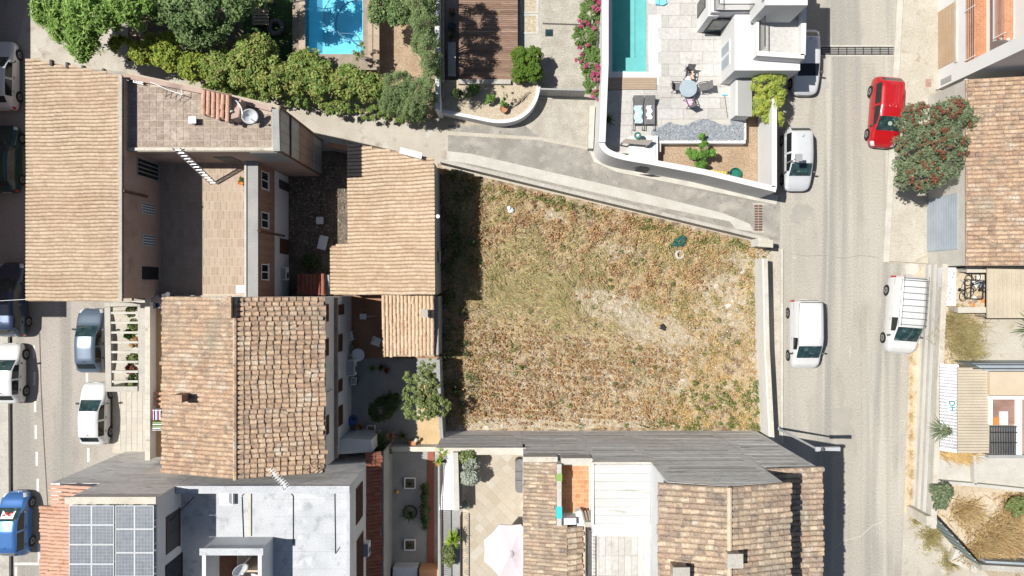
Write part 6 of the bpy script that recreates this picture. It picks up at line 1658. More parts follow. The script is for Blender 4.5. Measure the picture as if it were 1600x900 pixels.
def sling_chair(label, px, py, rz):
    t = thing('patio_chair', label, 'chair', P(px, py, ZP + .002), 'dark sling chairs round the patio table', rz); L = dict(parent=t, local=True)
    MB().hexa([(-.24, -.22, .38), (.24, -.22, .38), (.24, .24, .43), (-.24, .24, .43)], [(-.24, -.22, .41), (.24, -.22, .41), (.24, .24, .46), (-.24, .24, .46)]).build('seat', 'fabric_grey', **L)
    MB().hexa([(-.24, -.24, .40), (.24, -.24, .40), (.24, -.48, .95), (-.24, -.48, .95)], [(-.24, -.21, .42), (.24, -.21, .42), (.24, -.45, .97), (-.24, -.45, .97)]).build('backrest', 'fabric_grey', **L)
    for s in (-1, 1):
        MB().bar((s * .27, -.3, .62), (s * .27, .22, .6), .04, .03).build('armrest', 'dark_grey', **L); MB().bar((s * .27, .22, .6), (s * .27, .27, .0), .03).build('leg', 'dark_grey', **L); MB().bar((s * .27, -.26, .62), (s * .27, -.3, .0), .03).build('leg', 'dark_grey', **L)
    return t
sling_chair('dark sling chair on the pool side of the round patio table', 1056, 138.5, -math.pi / 2)
sling_chair('dark sling chair on the street side of the round patio table', 1096, 139, math.pi / 2 + .15)
sling_chair('dark sling chair behind the round patio table with clothes on it', 1075, 119, math.pi - .1)
sling_chair('dark sling chair with a pink towel in front of the round patio table', 1076, 161, .35)
for (x, y, m, l, w_, h_) in ((1077, 160, 'cloth_pink', 'pink patterned towel on the front patio chair', .2, .2), (1082, 117, 'cloth_skin', 'pale peach garment over the arm of the rear patio chair', .09, .25), (1075, 122, 'cloth_white', 'cream cushion on the rear patio chair', .16, .12), (1071, 110, 'cloth_black', 'dark bag hung on the rear patio chair', .1, .1)):
    t = thing('towel' if 'towel' in l else 'garment', l, 'towel' if 'towel' in l else 'cloth', P(x, y, ZP + .5)); c = P(x, y, ZP + .5); towel(t, c.x - w_, c.x + w_, c.y - h_, c.y + h_, ZP + (.48 if 'bag' not in l else .95), m)
t = thing('side_unit', 'grey metal garden cabinet below the villa balcony', 'cabinet', P(1162, 150, ZP)); MB().prism(px_poly([(1150, 120), (1173, 122), (1173, 181), (1150, 180)], ZP + 1.3), ZP - .04, ZP + 1.26).build('cabinet_body', 'villa_white', t); MB().prism(px_poly([(1153, 122), (1175, 124), (1175, 182), (1153, 181)], ZP + 1.34), ZP + 1.262, ZP + 1.34).build('worktop', 'grey_paint', t)
for i in range(4):
    c = P(1156 + i * 5, 120, ZP + 1.4); MB().lathe(c, [(.08, 0), (.08, .12), (.04, .2)], 8).build('jar', 'dark_grey', t)
t = thing('clothes_pole', 'thin pole with a blue brush leaning on the patio', 'broom', P(1133, 165, ZP)); MB().tube(P(1132, 149, ZP + .06), P(1137, 184, ZP + .05), .015).build('handle', 'dark_grey', t); MB().box(P(1128, 0, ZP).x, P(1136, 0, ZP).x, P(0, 149.5, ZP).y, P(0, 147.5, ZP).y, ZP + .01, ZP + .1).build('brush', 'pool_floor', t)
t = thing('potted_palm', 'dark spiky potted plant in the shade of the patio wall', 'plant', P(949, 189, ZP)); pot(t, P(949, 189, ZP + .01), .2, .35, 'dark_grey'); tuft(t, P(949, 189, ZP + .35), 22, .5, .6, .05, 'leaf_shade')
t = thing('wheelbarrow', 'green wheelbarrow tub beside the villa garden wall', 'wheelbarrow', P(1147, 272, .5)); MB().lathe(P(1147, 272, .55), [(.25, .05), (.36, .3), (.38, .3), (.3, .1), (.05, .08)], 14).build('tub', 'plastic_green', t); MB().bar(P(1152, 270, .8), P(1161, 283, .8), .03).build('handle', 'dark_grey', t); MB().tube(P(1140, 268, .62), P(1140, 271, .62), .13).build('wheel', 'rubber', t)
t = thing('yellow_crate', 'yellow slatted plank stack beside the green tub', 'crate', P(1120, 268, .5))
for i in range(7): MB().bar(P(1106 + i * 4.5, 265 + i * .6, .66), P(1108 + i * 4.5, 275 + i * .5, .66), .1, .05).build('slat', 'plastic_yellow', t)
MB().bar(P(1104, 266, .58), P(1135, 270, .58), .08, .08).build('bearer', 'plastic_yellow', t)
t = thing('laundry_heap', 'heap of coloured toys and mops by the villa corner', 'toys', P(1138, 62, ZP))
for (x, y, m, r) in ((1134, 64, 'plastic_blue', .2), (1139, 68, 'plastic_green', .18), (1143, 65, 'cloth_pink', .2), (1138, 59, 'cloth_white', .16)): rock(P(x, y, ZP), r, .8).build('toy', m, t)
for i in range(3): MB().tube(P(1146, 66 - i, ZP + .3), P(1160, 48 - i * 2, ZP + 1.2), .02).build('pole', 'wood_old', t)

# ------------------------------------------------------------------ villa
v = thing('villa', 'white modern villa with a roof balcony and black railings', 'villa', P(1180, 40))
zb = 4.4                                           # balcony floor level
# ground floor block (pixel outline of its top)
MB().prism(px_poly([(1148, 110), (1250, 110), (1250, -60), (1120, -60), (1120, 20), (1148, 20)], 4.1), 0, 4.1).build('wall', 'villa_white', v)
MB().prism(px_poly([(1112, 19), (1180, 19), (1180, -60), (1112, -60)], 4.3), 3.9, 4.3).build('balcony_slab', 'villa_white', v)
MB().prism(px_poly([(1110, 21), (1126, 21), (1126, -60), (1110, -60)], 4.3), ZP, 3.89).build('wall', 'villa_white', v)
MB().prism(px_poly([(1182, 80), (1243, 84), (1258, 84), (1258, -60), (1182, -60)], zb), 4.102, zb).build('balcony_floor', 'patio_stone', v)
for q in ([(1183, 83), (1257, 88)], [(1255, 86), (1258, -60)]):
    wall(MB(), q, zb + .5, .28, 4.0).build('balcony_parapet', 'villa_white', v)
wall(MB(), [(1184, 84), (1184, -60)], zb + .3, .16, 4.0).build('balcony_parapet', 'villa_white', v)
MB().prism(px_poly([(1184, 85), (1256, 89), (1256, 82), (1184, 78)], 4.0), 0, 3.99).build('wall', 'villa_white', v)
picket_rail(v, P(1186, 82, zb + .05), P(1186, 18, zb + .05), 1.0, 22)
picket_rail(v, P(1118, 17, zb - .1), P(1184, 17, zb - .1), 1.0, 22)
picket_rail(v, P(1116, 17, zb - .1), P(1116, -30, zb - .1), 1.0, 14)
MB().prism(px_poly([(1196, 8), (1262, 8), (1262, -80), (1196, -80)], 7.0), zb, 7.0).build('wall', 'villa_white', v)
MB().prism(px_poly([(1190, -6), (1270, -6), (1270, -90), (1190, -90)], 7.3), 7.002, 7.25).build('roof', 'villa_white', v)
Yv = P(0, 20, 4.1).y
f = MB().prism(px_poly([(1104, 47), (1140, 47), (1140, 53), (1104, 53)], 1.6), ZP, 1.26).build('door_step', 'dark_grey', v)
a, c = WY(P(0, 21, 4.3).y, 1117, 36), WY(P(0, 21, 4.3).y, 1134, 52)
fr_ = MB().box(a.x - .3, a.x + 1.6, P(0, 21, 4.3).y - .03, P(0, 21, 4.3).y - .002, ZP + .02, 3.4).build('patio_door', 'dark_grey', v); MB().box(a.x - .2, a.x + 1.5, P(0, 21, 4.3).y - .045, P(0, 21, 4.3).y - .031, ZP + .1, 3.3).build('pane', 'glass_teal', fr_)
Xv = P(1148, 0, 4.1).x
for (y0, y1) in ((66, 84), (86, 105)):
    A, B_ = P(0, y1, 2.6).y, P(0, y0, 2.6).y
    f = MB().box(Xv - .03, Xv, A, B_, 1.5, 3.2).build('window', 'white_paint', v); MB().box(Xv - .045, Xv - .029, A + .06, B_ - .06, 1.58, 3.1).build('pane', 'shutter_grey', f)
Xv2 = P(1110, 0, 4.3).x
f = MB().box(Xv2 - .03, Xv2, P(0, 14, 3).y, P(0, -10, 3).y, 1.4, 3.3).build('window', 'dark_grey', v); MB().box(Xv2 - .045, Xv2 - .029, P(0, 13, 3).y, P(0, -9, 3).y, 1.5, 3.2).build('pane', 'glass_dark', f)
t = thing('wall_lamp', 'dark lantern on the villa wall above the patio door', 'wall lamp', (a.x + 1.4, Yv - .1, 3.5)); MB().box(a.x + 1.3, a.x + 1.5, Yv - .3, Yv - .12, 3.45, 3.7).build('lantern', 'dark_grey', t); MB().box(a.x + 1.37, a.x + 1.43, Yv - .12, Yv + .0, 3.6, 3.65).build('bracket', 'dark_grey', t)
# ------------------------------------------------------------------ apartment house, top right
b = thing('apartment_house', 'white apartment house with brick floored balconies and a tan garage door', 'house', P(1500, 60))
YA, YZ = 12.93, 27.0
MB().box(27.7, 40, YA, YZ, 0, 2.86).build('wall', 'villa_white', b)
MB().box(29.0, 40, YA, YZ, 2.861, 9.5).build('wall', 'villa_white', b)
MB().box(27.7, 29.0, YA, 13.75, 2.862, 9.5).build('wall', 'villa_white', b)
MB().box(27.72, 28.998, 13.76, YZ, 2.862, 2.9).build('balcony_bed', 'grout', b)
for i in range(6):
    for j in range(42):
        piece('floor_brick', 'terracotta' if False else 'brick_red', b, (27.83 + i * .2, 13.9 + j * .31 + (i % 2) * .15, 2.91), (.19, .295, .03))
MB().box(27.9, 28.998, 14.3, YZ, 5.0, 5.2).build('balcony_slab', 'villa_white', b)
for i in range(5):
    for j in range(40): piece('floor_brick', 'brick_red', b, (28.05 + i * .2, 14.45 + j * .31 + (i % 2) * .15, 5.21), (.19, .295, .03))
for (X, y0, z) in ((27.62, 13.8, 2.9), (27.82, 14.35, 5.2)):
    for k in range(5):
        MB().bar((X - k * .012, y0, z + .15 + k * .2), (X - k * .012, YZ, z + .15 + k * .2), .04, .03).build('rail', 'sheet_rust', b)
    for j in range(5): MB().bar((X, y0 + .05 + j * 3, z - .02), (X - .05, y0 + .05 + j * 3, z + 1.0), .04).build('rail_post', 'white_paint', b)
    MB().bar((X, y0, z + .95), (X + .5, y0, z + .95), .04, .03).bar((X, y0, z + .5), (X + .5, y0, z + .5), .03, .03).build('end_rail', 'sheet_rust', b)
g = MB().box(27.66, 27.7, 14.2, 17.9, .13, 1.9).build('garage_door', 'door_tan', b)
for k in range(5): MB().box(27.645, 27.662, 14.25, 17.85, .25 + k * .33, .27 + k * .33).build('door_groove', 'sheet_rust', g)
MB().box(27.6, 27.7, 14.05, 18.05, 1.92, 2.1).build('lintel', 'kerb', b)
MB().box(27.66, 27.7, YA + .15, YA + .5, .4, 1.5).build('meter_box', 'grey_paint', b)
# ------------------------------------------------------------------ single storey tiled house with the grey garage shutter
b = thing('garage_house', 'low tiled house with a grey roller shutter facing the street', 'house', P(1470, 270))
MB().box(27.0, 36, 1.35, 12.4, 0, 4.05).build('wall', 'concrete_white', b)
tile_roof(b, (32.6, 12.35, 5.4), (32.6, 1.3, 5.4), (26.86, 12.35, 4.15), 'tile_mixed', .26, .38, singles=290, lift=.03)
s = MB().box(26.95, 27.0, 2.35, 5.75, .13, 3.25).build('roller_shutter', 'shutter_grey', b)
for k in range(18): MB().box(26.93, 26.951, 2.4, 5.7, .17 + k * .17, .25 + k * .17).build('shutter_slat', 'shutter_grey', s)
MB().box(26.9, 27.0, 1.35, 12.4, 3.95, 4.1).build('eave_board', 'white_paint', b)
w = MB().box(26.955, 27.0, 8.6, 9.8, 1.1, 2.6).build('window', 'white_paint', b); MB().box(26.94, 26.956, 8.7, 9.7, 1.2, 2.5).build('pane', 'glass_dark', w)
# ------------------------------------------------------------------ board marked retaining wall and raised gardens
ZG = 1.7
MB().prism([P(1443, 414).xy, P(1428, 757).xy, (44, P(0, 757).y), (44, P(0, 414).y)], -.02, ZG - .01).build('raised_garden', 'sandy')['kind'] = 'structure'
MB().prism(px_poly([(1530, 486), (1720, 486), (1720, 566), (1530, 566)], ZG), ZG - .05, ZG + .004).build('sand_yard', 'pavement')['kind'] = 'structure'
w = thing('retaining_wall', 'long pale retaining wall of board marked concrete beside the street', 'wall', P(1435, 610))
p0, p1 = P(1442, 414), P(1424, 808)
d = (p1 - p0).normalized(); nrm = Vector((-d.y, d.x, 0));  nrm = nrm if nrm.x > 0 else -nrm
for k in range(7):
    off = nrm * random.uniform(0, .018); q = [p0 + off, p1 + off, p1 + nrm * .25, p0 + nrm * .25]
    z0 = k * .3
    if (q[1] - q[0]).cross(q[2] - q[1]).z < 0: q.reverse()
    MB().hexa([(p.x, p.y, z0) for p in q], [(p.x, p.y, z0 + .295) for p in q]).build('concrete_course', ('board_wall', 'kerb', 'board_wall', 'concrete_white', 'board_wall', 'kerb', 'concrete_white')[k], w)
q = [p0 - nrm * .03, p1 - nrm * .03, p1 + nrm * .32, p0 + nrm * .32]
if (q[1] - q[0]).cross(q[2] - q[1]).z < 0: q.reverse()
MB().hexa([(p.x, p.y, 2.1) for p in q], [(p.x, p.y, 2.17) for p in q]).build('coping', 'coping', w)
c = P(1455, 812, 2.1); MB().box(c.x - .35, c.x + .3, c.y - .3, c.y + .25, 0, 2.2).build('end_pier', 'coping', w)
# scrap yard
t = thing('white_partition', 'stained white partition slab at the top of the raised gardens', 'partition', P(1483, 450, ZG))
MB().prism(px_poly(rect(1472, 418, 1494, 478), 2.15), ZG, 2.15).build('slab', 'render_white', t)
for i in range(14):
    c = P(random.uniform(1475, 1491), random.uniform(422, 474), 2.15); MB().lathe(c, [(.03, 0), (.03, .012)], 7).build('stud', 'dark_grey', t)
for (x0, y0, x1, y1, l) in ((1512, 418, 1550, 425, 'short pale wall above the scrap bicycles'), (1498, 481, 1545, 488, 'short pale wall below the scrap bicycles')):
    t = thing('garden_wall', l, 'wall', P(x0, y0, ZG)); MB().prism(px_poly(rect(x0, y0, x1, y1), 2.7), ZG, 2.66).build('wall_body', 'concrete', t); MB().prism(px_poly(rect(x0 - 1, y0 - 1, x1 + 1, y1 + 1), 2.72), 2.662, 2.72).build('coping', 'coping', t)
def bicycle(label, px, py, ang, z, mat='dark_grey'):
    t = thing('bicycle', label, 'bicycle', P(px, py, z), 'scrap bicycles', ang); L = dict(parent=t, local=True)
    tilt = Matrix.Rotation(.35, 3, 'X')
    W = [Vector((-.5, 0, .1)), Vector((.5, 0, .16))]
    for wv in W:
        MB().torus(wv, .33, .022, 22, 6, tilt).build('wheel', 'rubber', **L)
        MB().lathe(wv, [(.04, -.04), (.04, .04)], 8).build('hub', 'galvanised', **L)
    A, B_, Cc, D_ = W[0] + Vector((0, 0, .05)), Vector((-.1, -.02, .2)), Vector((-.2, .4, .32)), Vector((.32, .36, .34))
    MB().path([A, B_, D_, Cc, A], .018).path([B_, Cc], .018).path([D_, W[1]], .018).build('frame', mat, **L)
    MB().path([D_ + Vector((0, .1, .2)), D_, D_ + Vector((.1, .15, -.15))], .014).build('handlebar', 'galvanised', **L); MB().lathe(Cc + Vector((-.02, .06, 0)), [(.1, 0), (.08, .05)], 8).build('saddle', 'rubber', **L)
bicycle('scrap bicycle leaning by the white partition', 1507, 450, 1.3, ZG + .15)
bicycle('scrap bicycle heaped in the middle of the scrap yard', 1524, 452, .4, ZG + .25, 'black_iron')
bicycle('scrap bicycle beside the beige corrugated roof', 1531, 440, 2.3, ZG + .3)
t = thing('scrap_cart', 'dark metal frame cart among the scrap bicycles', 'cart', P(1520, 448, ZG)); 
for (a_, c_) in (((1508, 436), (1538, 438)), ((1508, 466), (1536, 467)), ((1508, 436), (1508, 466)), ((1537, 438), (1536, 467)), ((1518, 436), (1517, 466))): MB().bar(P(*a_, ZG + .6), P(*c_, ZG + .6), .04).build('frame_bar', 'black_iron', t)
for (x, y) in ((1510, 438), (1535, 440), (1510, 464), (1534, 465)): MB().bar(P(x, y, ZG), P(x, y, ZG + .6), .04).build('leg', 'black_iron', t)
t = thing('scrap_heap', 'heap of broken orange and white scrap in the yard corner', 'scrap', P(1530, 472, ZG))
for i in range(16): rock(P(random.uniform(1514, 1540), random.uniform(462, 480), ZG), random.uniform(.08, .18), .7).build('scrap_piece', random.choice(['plastic_orange', 'white_plastic', 'sheet_rust', 'wood_old']), t)
for i in range(4): rock(P(random.uniform(1520, 1536), random.uniform(428, 450), ZG), random.uniform(.15, .25), .5).build('scrap_piece', random.choice(['white_plastic', 'shutter_grey']), t)
t = thing('corrugated_shed', 'shed with a beige ribbed metal roof in the raised gardens', 'shed', P(1580, 460, ZG))
for (x_, y_) in ((1546, 420), (1546, 494), (1640, 420), (1640, 494)):
    c = P(x_, y_, 3.0); MB().box(c.x - .05, c.x + .05, c.y - .05, c.y + .05, ZG, 3.02).build('post', 'wood_old', t)
MB().prism(px_poly(rect(1543, 417, 1700, 497), 3.12), 3.022, 3.12).build('roof', 'slat_beige', t)
for i in range(12): MB().prism(px_poly(rect(1545.5 + i * 7, 417, 1547.3 + i * 7, 497), 3.17), 3.121, 3.16).build('roof_rib', 'slat_beige', t)
# house with the white awning
b = thing('awning_house', 'small house with a white ribbed awning and beige slatted roof', 'house', P(1540, 640, ZG))
MB().prism(px_poly([(1500, 574), (1700, 574), (1700, 708), (1500, 708)], 3.5), ZG, 3.4).build('wall', 'beige_render', b)
for i in range(30):
    y = 575 + i * 4.45; a, c = P(1497, y + 3.9, 3.6), P(1546, y, 3.6)
    MB().box(a.x, c.x, a.y, c.y, 3.5, 3.56 + random.uniform(0, .012)).build('roof_slat', 'slat_beige', b)
MB().prism(px_poly(rect(1497, 574, 1546, 708), 3.5), 3.402, 3.46).build('slat_bed', 'wood_old', b)
for i in range(27):
    y = 570 + i * 4.95; a, c = P(1468, y + 4.4, 2.5), P(1497, y, 3.3)
    MB().hexa([(a.x, a.y, 2.5), (c.x, a.y, 3.34), (c.x, c.y, 3.34), (a.x, c.y, 2.5)], [(a.x, a.y, 2.54), (c.x, a.y, 3.38), (c.x, c.y, 3.38), (a.x, c.y, 2.54)]).build('awning_rib', 'metal_white', b)
MB().hexa([P(1469, 702, 2.44), P(1497, 702, 3.26), P(1497, 569, 3.26), P(1469, 569, 2.44)], [P(1469, 702, 2.48), P(1497, 702, 3.3), P(1497, 569, 3.3), P(1469, 569, 2.48)]).build('awning_sheet', 'metal_white', b)
MB().prism(px_poly(rect(1546.5, 581, 1700, 618), 3.8), 3.402, 3.8).build('flat_roof', 'beige_render', b)
MB().prism(px_poly([(1519, 568), (1700, 568), (1700, 579.5), (1540, 579.5)], 3.7), ZG, 3.7).build('gutter_wall', 'shutter_grey', b)
for y in (569, 575): MB().prism(px_poly(rect(1521, y, 1700, y + 2), 3.76), 3.701, 3.76).build('roof_rail', 'dark_grey', b)
MB().prism(px_poly(rect(1547, 620, 1700, 712), 3.5), 3.402, 3.44).build('terrace_floor', 'sheet_rust', b)
f = MB().prism(px_poly(rect(1547, 619, 1700, 624), 3.75), 3.441, 3.75).build('window_frame', 'white_paint', b)
for q in (rect(1547, 624, 1551, 664), rect(1589, 624, 1597, 712)): MB().prism(px_poly(q, 3.7), 3.441, 3.7).build('window_frame', 'white_paint', b)
MB().prism(px_poly(rect(1551, 624, 1589, 662), 3.5), 3.442, 3.5).build('roof_glazing', 'brown_clad', b)
MB().prism(px_poly(rect(1563, 643, 1575, 664), 3.62), 3.51, 3.62).build('white_box', 'white_plastic', b)
MB().prism(px_poly(rect(1552, 652, 1560, 664), 3.6), 3.51, 3.6).build('basket', 'plastic_orange', b)
g = MB().prism(px_poly(rect(1545, 711, 1700, 716), 3.75), 3.4, 3.75).build('grille_kerb', 'grey_paint', b)
MB().prism(px_poly(rect(1547, 665, 1588.5, 710), 3.56), 3.442, 3.56).build('grille_pan', 'sheet_metal', b)
for i in range(16): MB().bar(P(1548 + i * 2.6, 666, 3.85), P(1547.5 + i * 2.6, 711, 3.9), .03, .03).build('grille_bar', 'black_iron', b)
for y in (667, 676, 692): MB().bar(P(1547, y, 3.87), P(1590, y, 3.87), .035, .03).build('grille_cross_bar', 'black_iron', b)
sg = thing('shop_sign', 'small white board lettered DH lying on the white ribbed awning', 'sign', P(1487, 635, 3.05))
zs_ = lambda x: 2.56 + (x - 1468) / 29 * .84
q = [P(x, y, zs_(x) + .05) for x, y in ((1481, 645), (1493, 645), (1493, 624), (1481, 624))]
MB().hexa([p - Vector((0, 0, .03)) for p in q], q).build('board', 'white_plastic', sg)
fc = bpy.data.curves.new('lettering', 'FONT'); fc.body = 'DH'; fc.size = .46; fc.align_x = 'CENTER'; fc.align_y = 'CENTER'; fc.extrude = .004; fc.offset = .012
fc.materials.append(MAT['dh_teal']); ft = bpy.data.objects.new('lettering_curve', fc); C.objects.link(ft)
bpy.context.view_layer.update(); lm = bpy.data.meshes.new_from_object(ft.evaluated_get(bpy.context.evaluated_depsgraph_get())); bpy.data.objects.remove(ft)
fo = bpy.data.objects.new('lettering', lm); C.objects.link(fo); fo.parent = sg
ctr = (q[0] + q[2]) / 2 + Vector((0, 0, .02)) - ROOT[sg.name]; ex = (q[1] - q[0]).normalized(); ey = Vector((0, 1, 0)); nz_ = ex.cross(ey).normalized()
fo.matrix_local = Matrix(((-ey.x, ex.x, nz_.x, ctr.x), (-ey.y, ex.y, nz_.y, ctr.y), (-ey.z, ex.z, nz_.z, ctr.z), (0, 0, 0, 1)))
# pale patio walls below the awning house
MB().prism(px_poly([(1462, 712), (1720, 712), (1720, 768), (1560, 762), (1462, 755)], ZG + .1), ZG - .02, ZG + .1).build('patio', 'concrete_white')['kind'] = 'structure'
w = thing('garden_wall', 'low pale garden wall across the raised patio below the awning house', 'wall', P(1524, 735, ZG)); wall(MB(), [(1463, 753), (1525, 758), (1620, 768)], ZG + .5, .2, ZG).build('wall_body', 'concrete_white', w); wall(MB(), [(1523, 712), (1525, 757)], ZG + .5, .16, ZG + .1).build('cross_wall', 'concrete_white', w)
MB().prism(px_poly([(1461, 768), (1640, 768), (1640, 884), (1535, 884), (1500, 850), (1461, 806)], .6), -.02, .6).build('dry_garden', 'sandy')['kind'] = 'structure'
f = thing('screen_fence', 'dark green screened fence running diagonally at the wall end', 'fence', P(1490, 850))
e0, e1 = P(1461, 808, 1.9), P(1532, 884, 1.9)
for i in range(8):
    a, c = e0.lerp(e1, i / 8), e0.lerp(e1, (i + .97) / 8); MB().bar((a.x, a.y, 1.0), (c.x, c.y, 1.0), .05, 1.8).build('screen_sheet', 'green_screen', f)
    MB().tube((a.x, a.y, 0), (a.x, a.y, 1.95), .04).build('post', 'galvanised', f)
w = thing('street_wall', 'grey garden wall with ledges at the lower right corner', 'wall', P(1570, 890)); wall(MB(), [(1534, 887), (1640, 893)], 1.9, .35).build('wall_body', 'concrete', w); wall(MB(), [(1540, 880), (1640, 885)], 1.5, .3).build('ledge', 'shutter_grey', w); wall(MB(), [(1490, 868), (1530, 886)], .5, .9).build('step_block', 'concrete_white', w)
# grasses and shrubs of the raised gardens
def grass_patch(name, label, mat, boxes, n, h, w, lean, z, direction=None, spread=3):
    cs = []
    for (x, y, rx, ry) in boxes:
        m = int(n * rx * ry / sum(b[2] * b[3] for b in boxes)); a = rng.uniform(0, 6.283, m); r = np.minimum(np.abs(rng.normal(0, .62, m)), 1.5) * (1 + .25 * np.sin(a * 5 + x) + .12 * np.sin(a * 11))
        cs.append(np.stack([x + rx * r * np.cos(a), y + ry * r * np.sin(a)], 1))
    q = np.concatenate(cs); k = (H - z) / F
    xy = np.stack([(q[:, 0] - 800) * k, (450 - q[:, 1]) * k], 1)
    return tag(fast_mesh(name, blade_tris(xy, z, h, w, lean, direction, spread), mat), label, 'grass', kind='stuff')
grass_patch('tall_grass', 'olive tussock grass below the scrap yard', 'grass_olive', [(1500, 525, 27, 32), (1485, 500, 14, 14), (1512, 548, 16, 14)], 4200, .7, .035, .45, ZG)
grass_patch('tussock_straw', 'dry straw mixed through the tussock grass below the scrap yard', 'straw', [(1498, 522, 28, 34), (1484, 505, 14, 18)], 1500, .6, .035, .5, ZG)
grass_patch('dry_grass', 'straw coloured grass filling the dry garden in the lower right', 'straw', [(1560, 840, 46, 34), (1508, 800, 22, 18), (1590, 800, 24, 24), (1530, 860, 22, 16)], 6500, .55, .05, .6, .6)
grass_patch('brown_grass', 'brown dead weeds in the dry garden in the lower right', 'weed_brown', [(1570, 850, 36, 26), (1585, 790, 22, 18)], 1800, .4, .05, .5, .6)
grass_patch('verge_weeds', 'dry weeds on the broken ground at the wall end', 'grass_olive', [(1455, 838, 16, 18), (1482, 875, 12, 14), (1432, 812, 8, 7)], 3500, .3, .03, .25, .01)
grass_patch('gutter_weeds', 'thin dry weeds along the foot of the retaining wall', 'straw', [(1423, y, 5, 16) for y in range(560, 810, 30)], 1600, .12, .03, .12, .01)
grass_patch('straw_fringe', 'bleached straw hanging below the palm bush', 'straw_gold', [(1492, 710, 20, 6)], 900, .3, .04, .7, ZG + .2, -.4, .3)
plant('garden_shrub', 'pale olive shrub at the right edge of the dry garden', 'shrub', P(1592, 788, .6), [(1592, 790, 1.3, 24, 18, .6)], 'leaf_olive', 40, .2, 3000, .1, None, 5, .03)
plant('garden_shrub', 'dense green shrub against the retaining wall end', 'shrub', P(1462, 775, ZG), [(1471, 768, 2.6, 16, 14, .7), (1466, 785, 2.4, 12, 10, .6)], 'leaf_street', 55, .22, 4200, .14, None, 5, .04)
t = thing('palm_bush', 'spiky green palm bush beside the white ribbed awning', 'palm', P(1468, 672, ZG)); MB().path([P(1466, 674, ZG), P(1468, 672, ZG + .6)], .12).build('trunk', 'bark', t)
for k, (h, l) in enumerate(((.25, .95), (.55, .85), (.8, .6), (.9, .35))): tuft(t, P(1470, 670, ZG + .6), 46, h, l, .05, 'leaf_street', name='frond')
t = thing('fan_palm', 'grey green palm at the right edge of the sand yard', 'palm', P(1606, 512, ZG)); MB().path([P(1606, 512, ZG), P(1610, 512, ZG + 1.4)], .14).build('trunk', 'bark', t); tuft(t, P(1612, 512, ZG + 1.4), 30, .5, 1.3, .08, 'leaf_juniper', name='frond')
# ------------------------------------------------------------------ street lamp and sign
t = thing('street_lamp', 'tall white street lamp with a flat arm at the corner of the tall row house', 'street lamp', P(1215, 669, .12))
b0 = P(1215, 669, .12); MB().tube(b0, (b0.x, b0.y, 6.05), .085, .055, 10).build('pole', 'galvanised', t); MB().lathe(b0, [(.16, 0), (.16, .05), (.1, .3)], 12).build('base', 'galvanised', t)
MB().box(b0.x - .1, b0.x + .12, b0.y - .12, b0.y + .12, 6.0, 6.14).build('bracket', 'galvanised', t)
MB().hexa([(b0.x + .13, b0.y - .11, 6.02), (b0.x + 1.28, b0.y - .13, 6.02), (b0.x + 1.28, b0.y + .13, 6.02), (b0.x + .13, b0.y + .11, 6.02)], [(b0.x + .13, b0.y - .07, 6.12), (b0.x + 1.28, b0.y - .1, 6.14), (b0.x + 1.28, b0.y + .1, 6.14), (b0.x + .13, b0.y + .07, 6.12)]).build('lamp_head', 'galvanised', t)
MB().lathe((b0.x + .3, b0.y, 6.12), [(.12, 0), (.1, .09), (.03, .12)], 10).build('sensor', 'dark_grey', t)
t = thing('street_lamp', 'short grey street lamp over the silver car by the villa wall', 'street lamp', P(1219, 260))
b0 = P(1220, 259); tp = Vector((b0.x, b0.y, 2.6)); MB().tube(b0, tp, .05, .04).build('pole', 'grey_paint', t); h1 = P(1249, 246, 3.0); MB().tube(tp, (h1.x, h1.y, 2.9), .035).build('arm', 'grey_paint', t); MB().box(h1.x - .2, h1.x + .2, h1.y - .22, h1.y + .22, 2.85, 2.98).build('lamp_head', 'grey_paint', t)

t = thing('overhead_cable', 'thin pale cable strung across the town street to the long tiled roof', 'cable', P(26, 469, 8.0))
MB().path([P(-60, 472, 7.4), P(0, 470, 7.9), P(52, 467, 8.3)], .012, 5).build('span', 'white_paint', t); MB().lathe(P(52, 467, 8.2), [(.04, 0), (.04, .1)], 8).build('anchor', 'dark_grey', t)
# ------------------------------------------------------------------ vehicles
RS, LS = 'cars parked along the road', 'cars parked along the town street'
WHT, SIL = ('white', (.57, .57, .565)), ('silver', (.56, .575, .59), .15)
car('parked_van', 'plain white panel van parked beside the lot wall', 1250, 521, 4.45, 1.84, 'van', WHT, 'down', RS)
car('parked_van', 'white panel van with a black ladder rack on its roof', 1401, 491, 5.0, 1.92, 'van', WHT, 'down', RS, rz=-.075, zs=1.04, rack=True)
rc = car('parked_car', 'bright red car parked next to the flowering street tree', 1375, 179, 4.5, 1.84, 'mpv', ('red', (.40, .008, .012), .1), 'down', RS, rz=-.075, zs=.97)
MB().lathe((4.5 * (.5 - .30), 0.0, 1.36), [(.14, 0), (.14, .006), (.02, .01)], 14).build('sunshade_badge', 'leaf_silver', rc, local=True)
for y_ in (-.42, -.21, 0, .21, .42): MB().bar((-.1, y_, 1.605), (-1.55, y_, 1.575), .03, .02).build('roof_rib', 'paint_red', rc, local=True)
car('parked_car', 'silver car half under the villa balcony', 1252, 102, 4.15, 1.70, 'hatch', SIL, 'down', RS, glass='glass_dark')
car('parked_car', 'silver people carrier parked along the white villa wall', 1239, 251, 4.1, 1.72, 'mpv', SIL, 'down', RS)
car('parked_car', 'blue grey car parked beside the pergola', 152, 531, 4.15, 1.74, 'hatch', ('bluegrey', (.10, .135, .18), .3), 'up', LS)
car('parked_car', 'white hatchback parked on the footway below the pergola', 157, 644, 4.0, 1.68, 'hatch', WHT, 'up', LS)
car('parked_car', 'white car at the shaded top of the town street', 15, 122, 4.4, 1.76, 'hatch', WHT, 'up', LS)
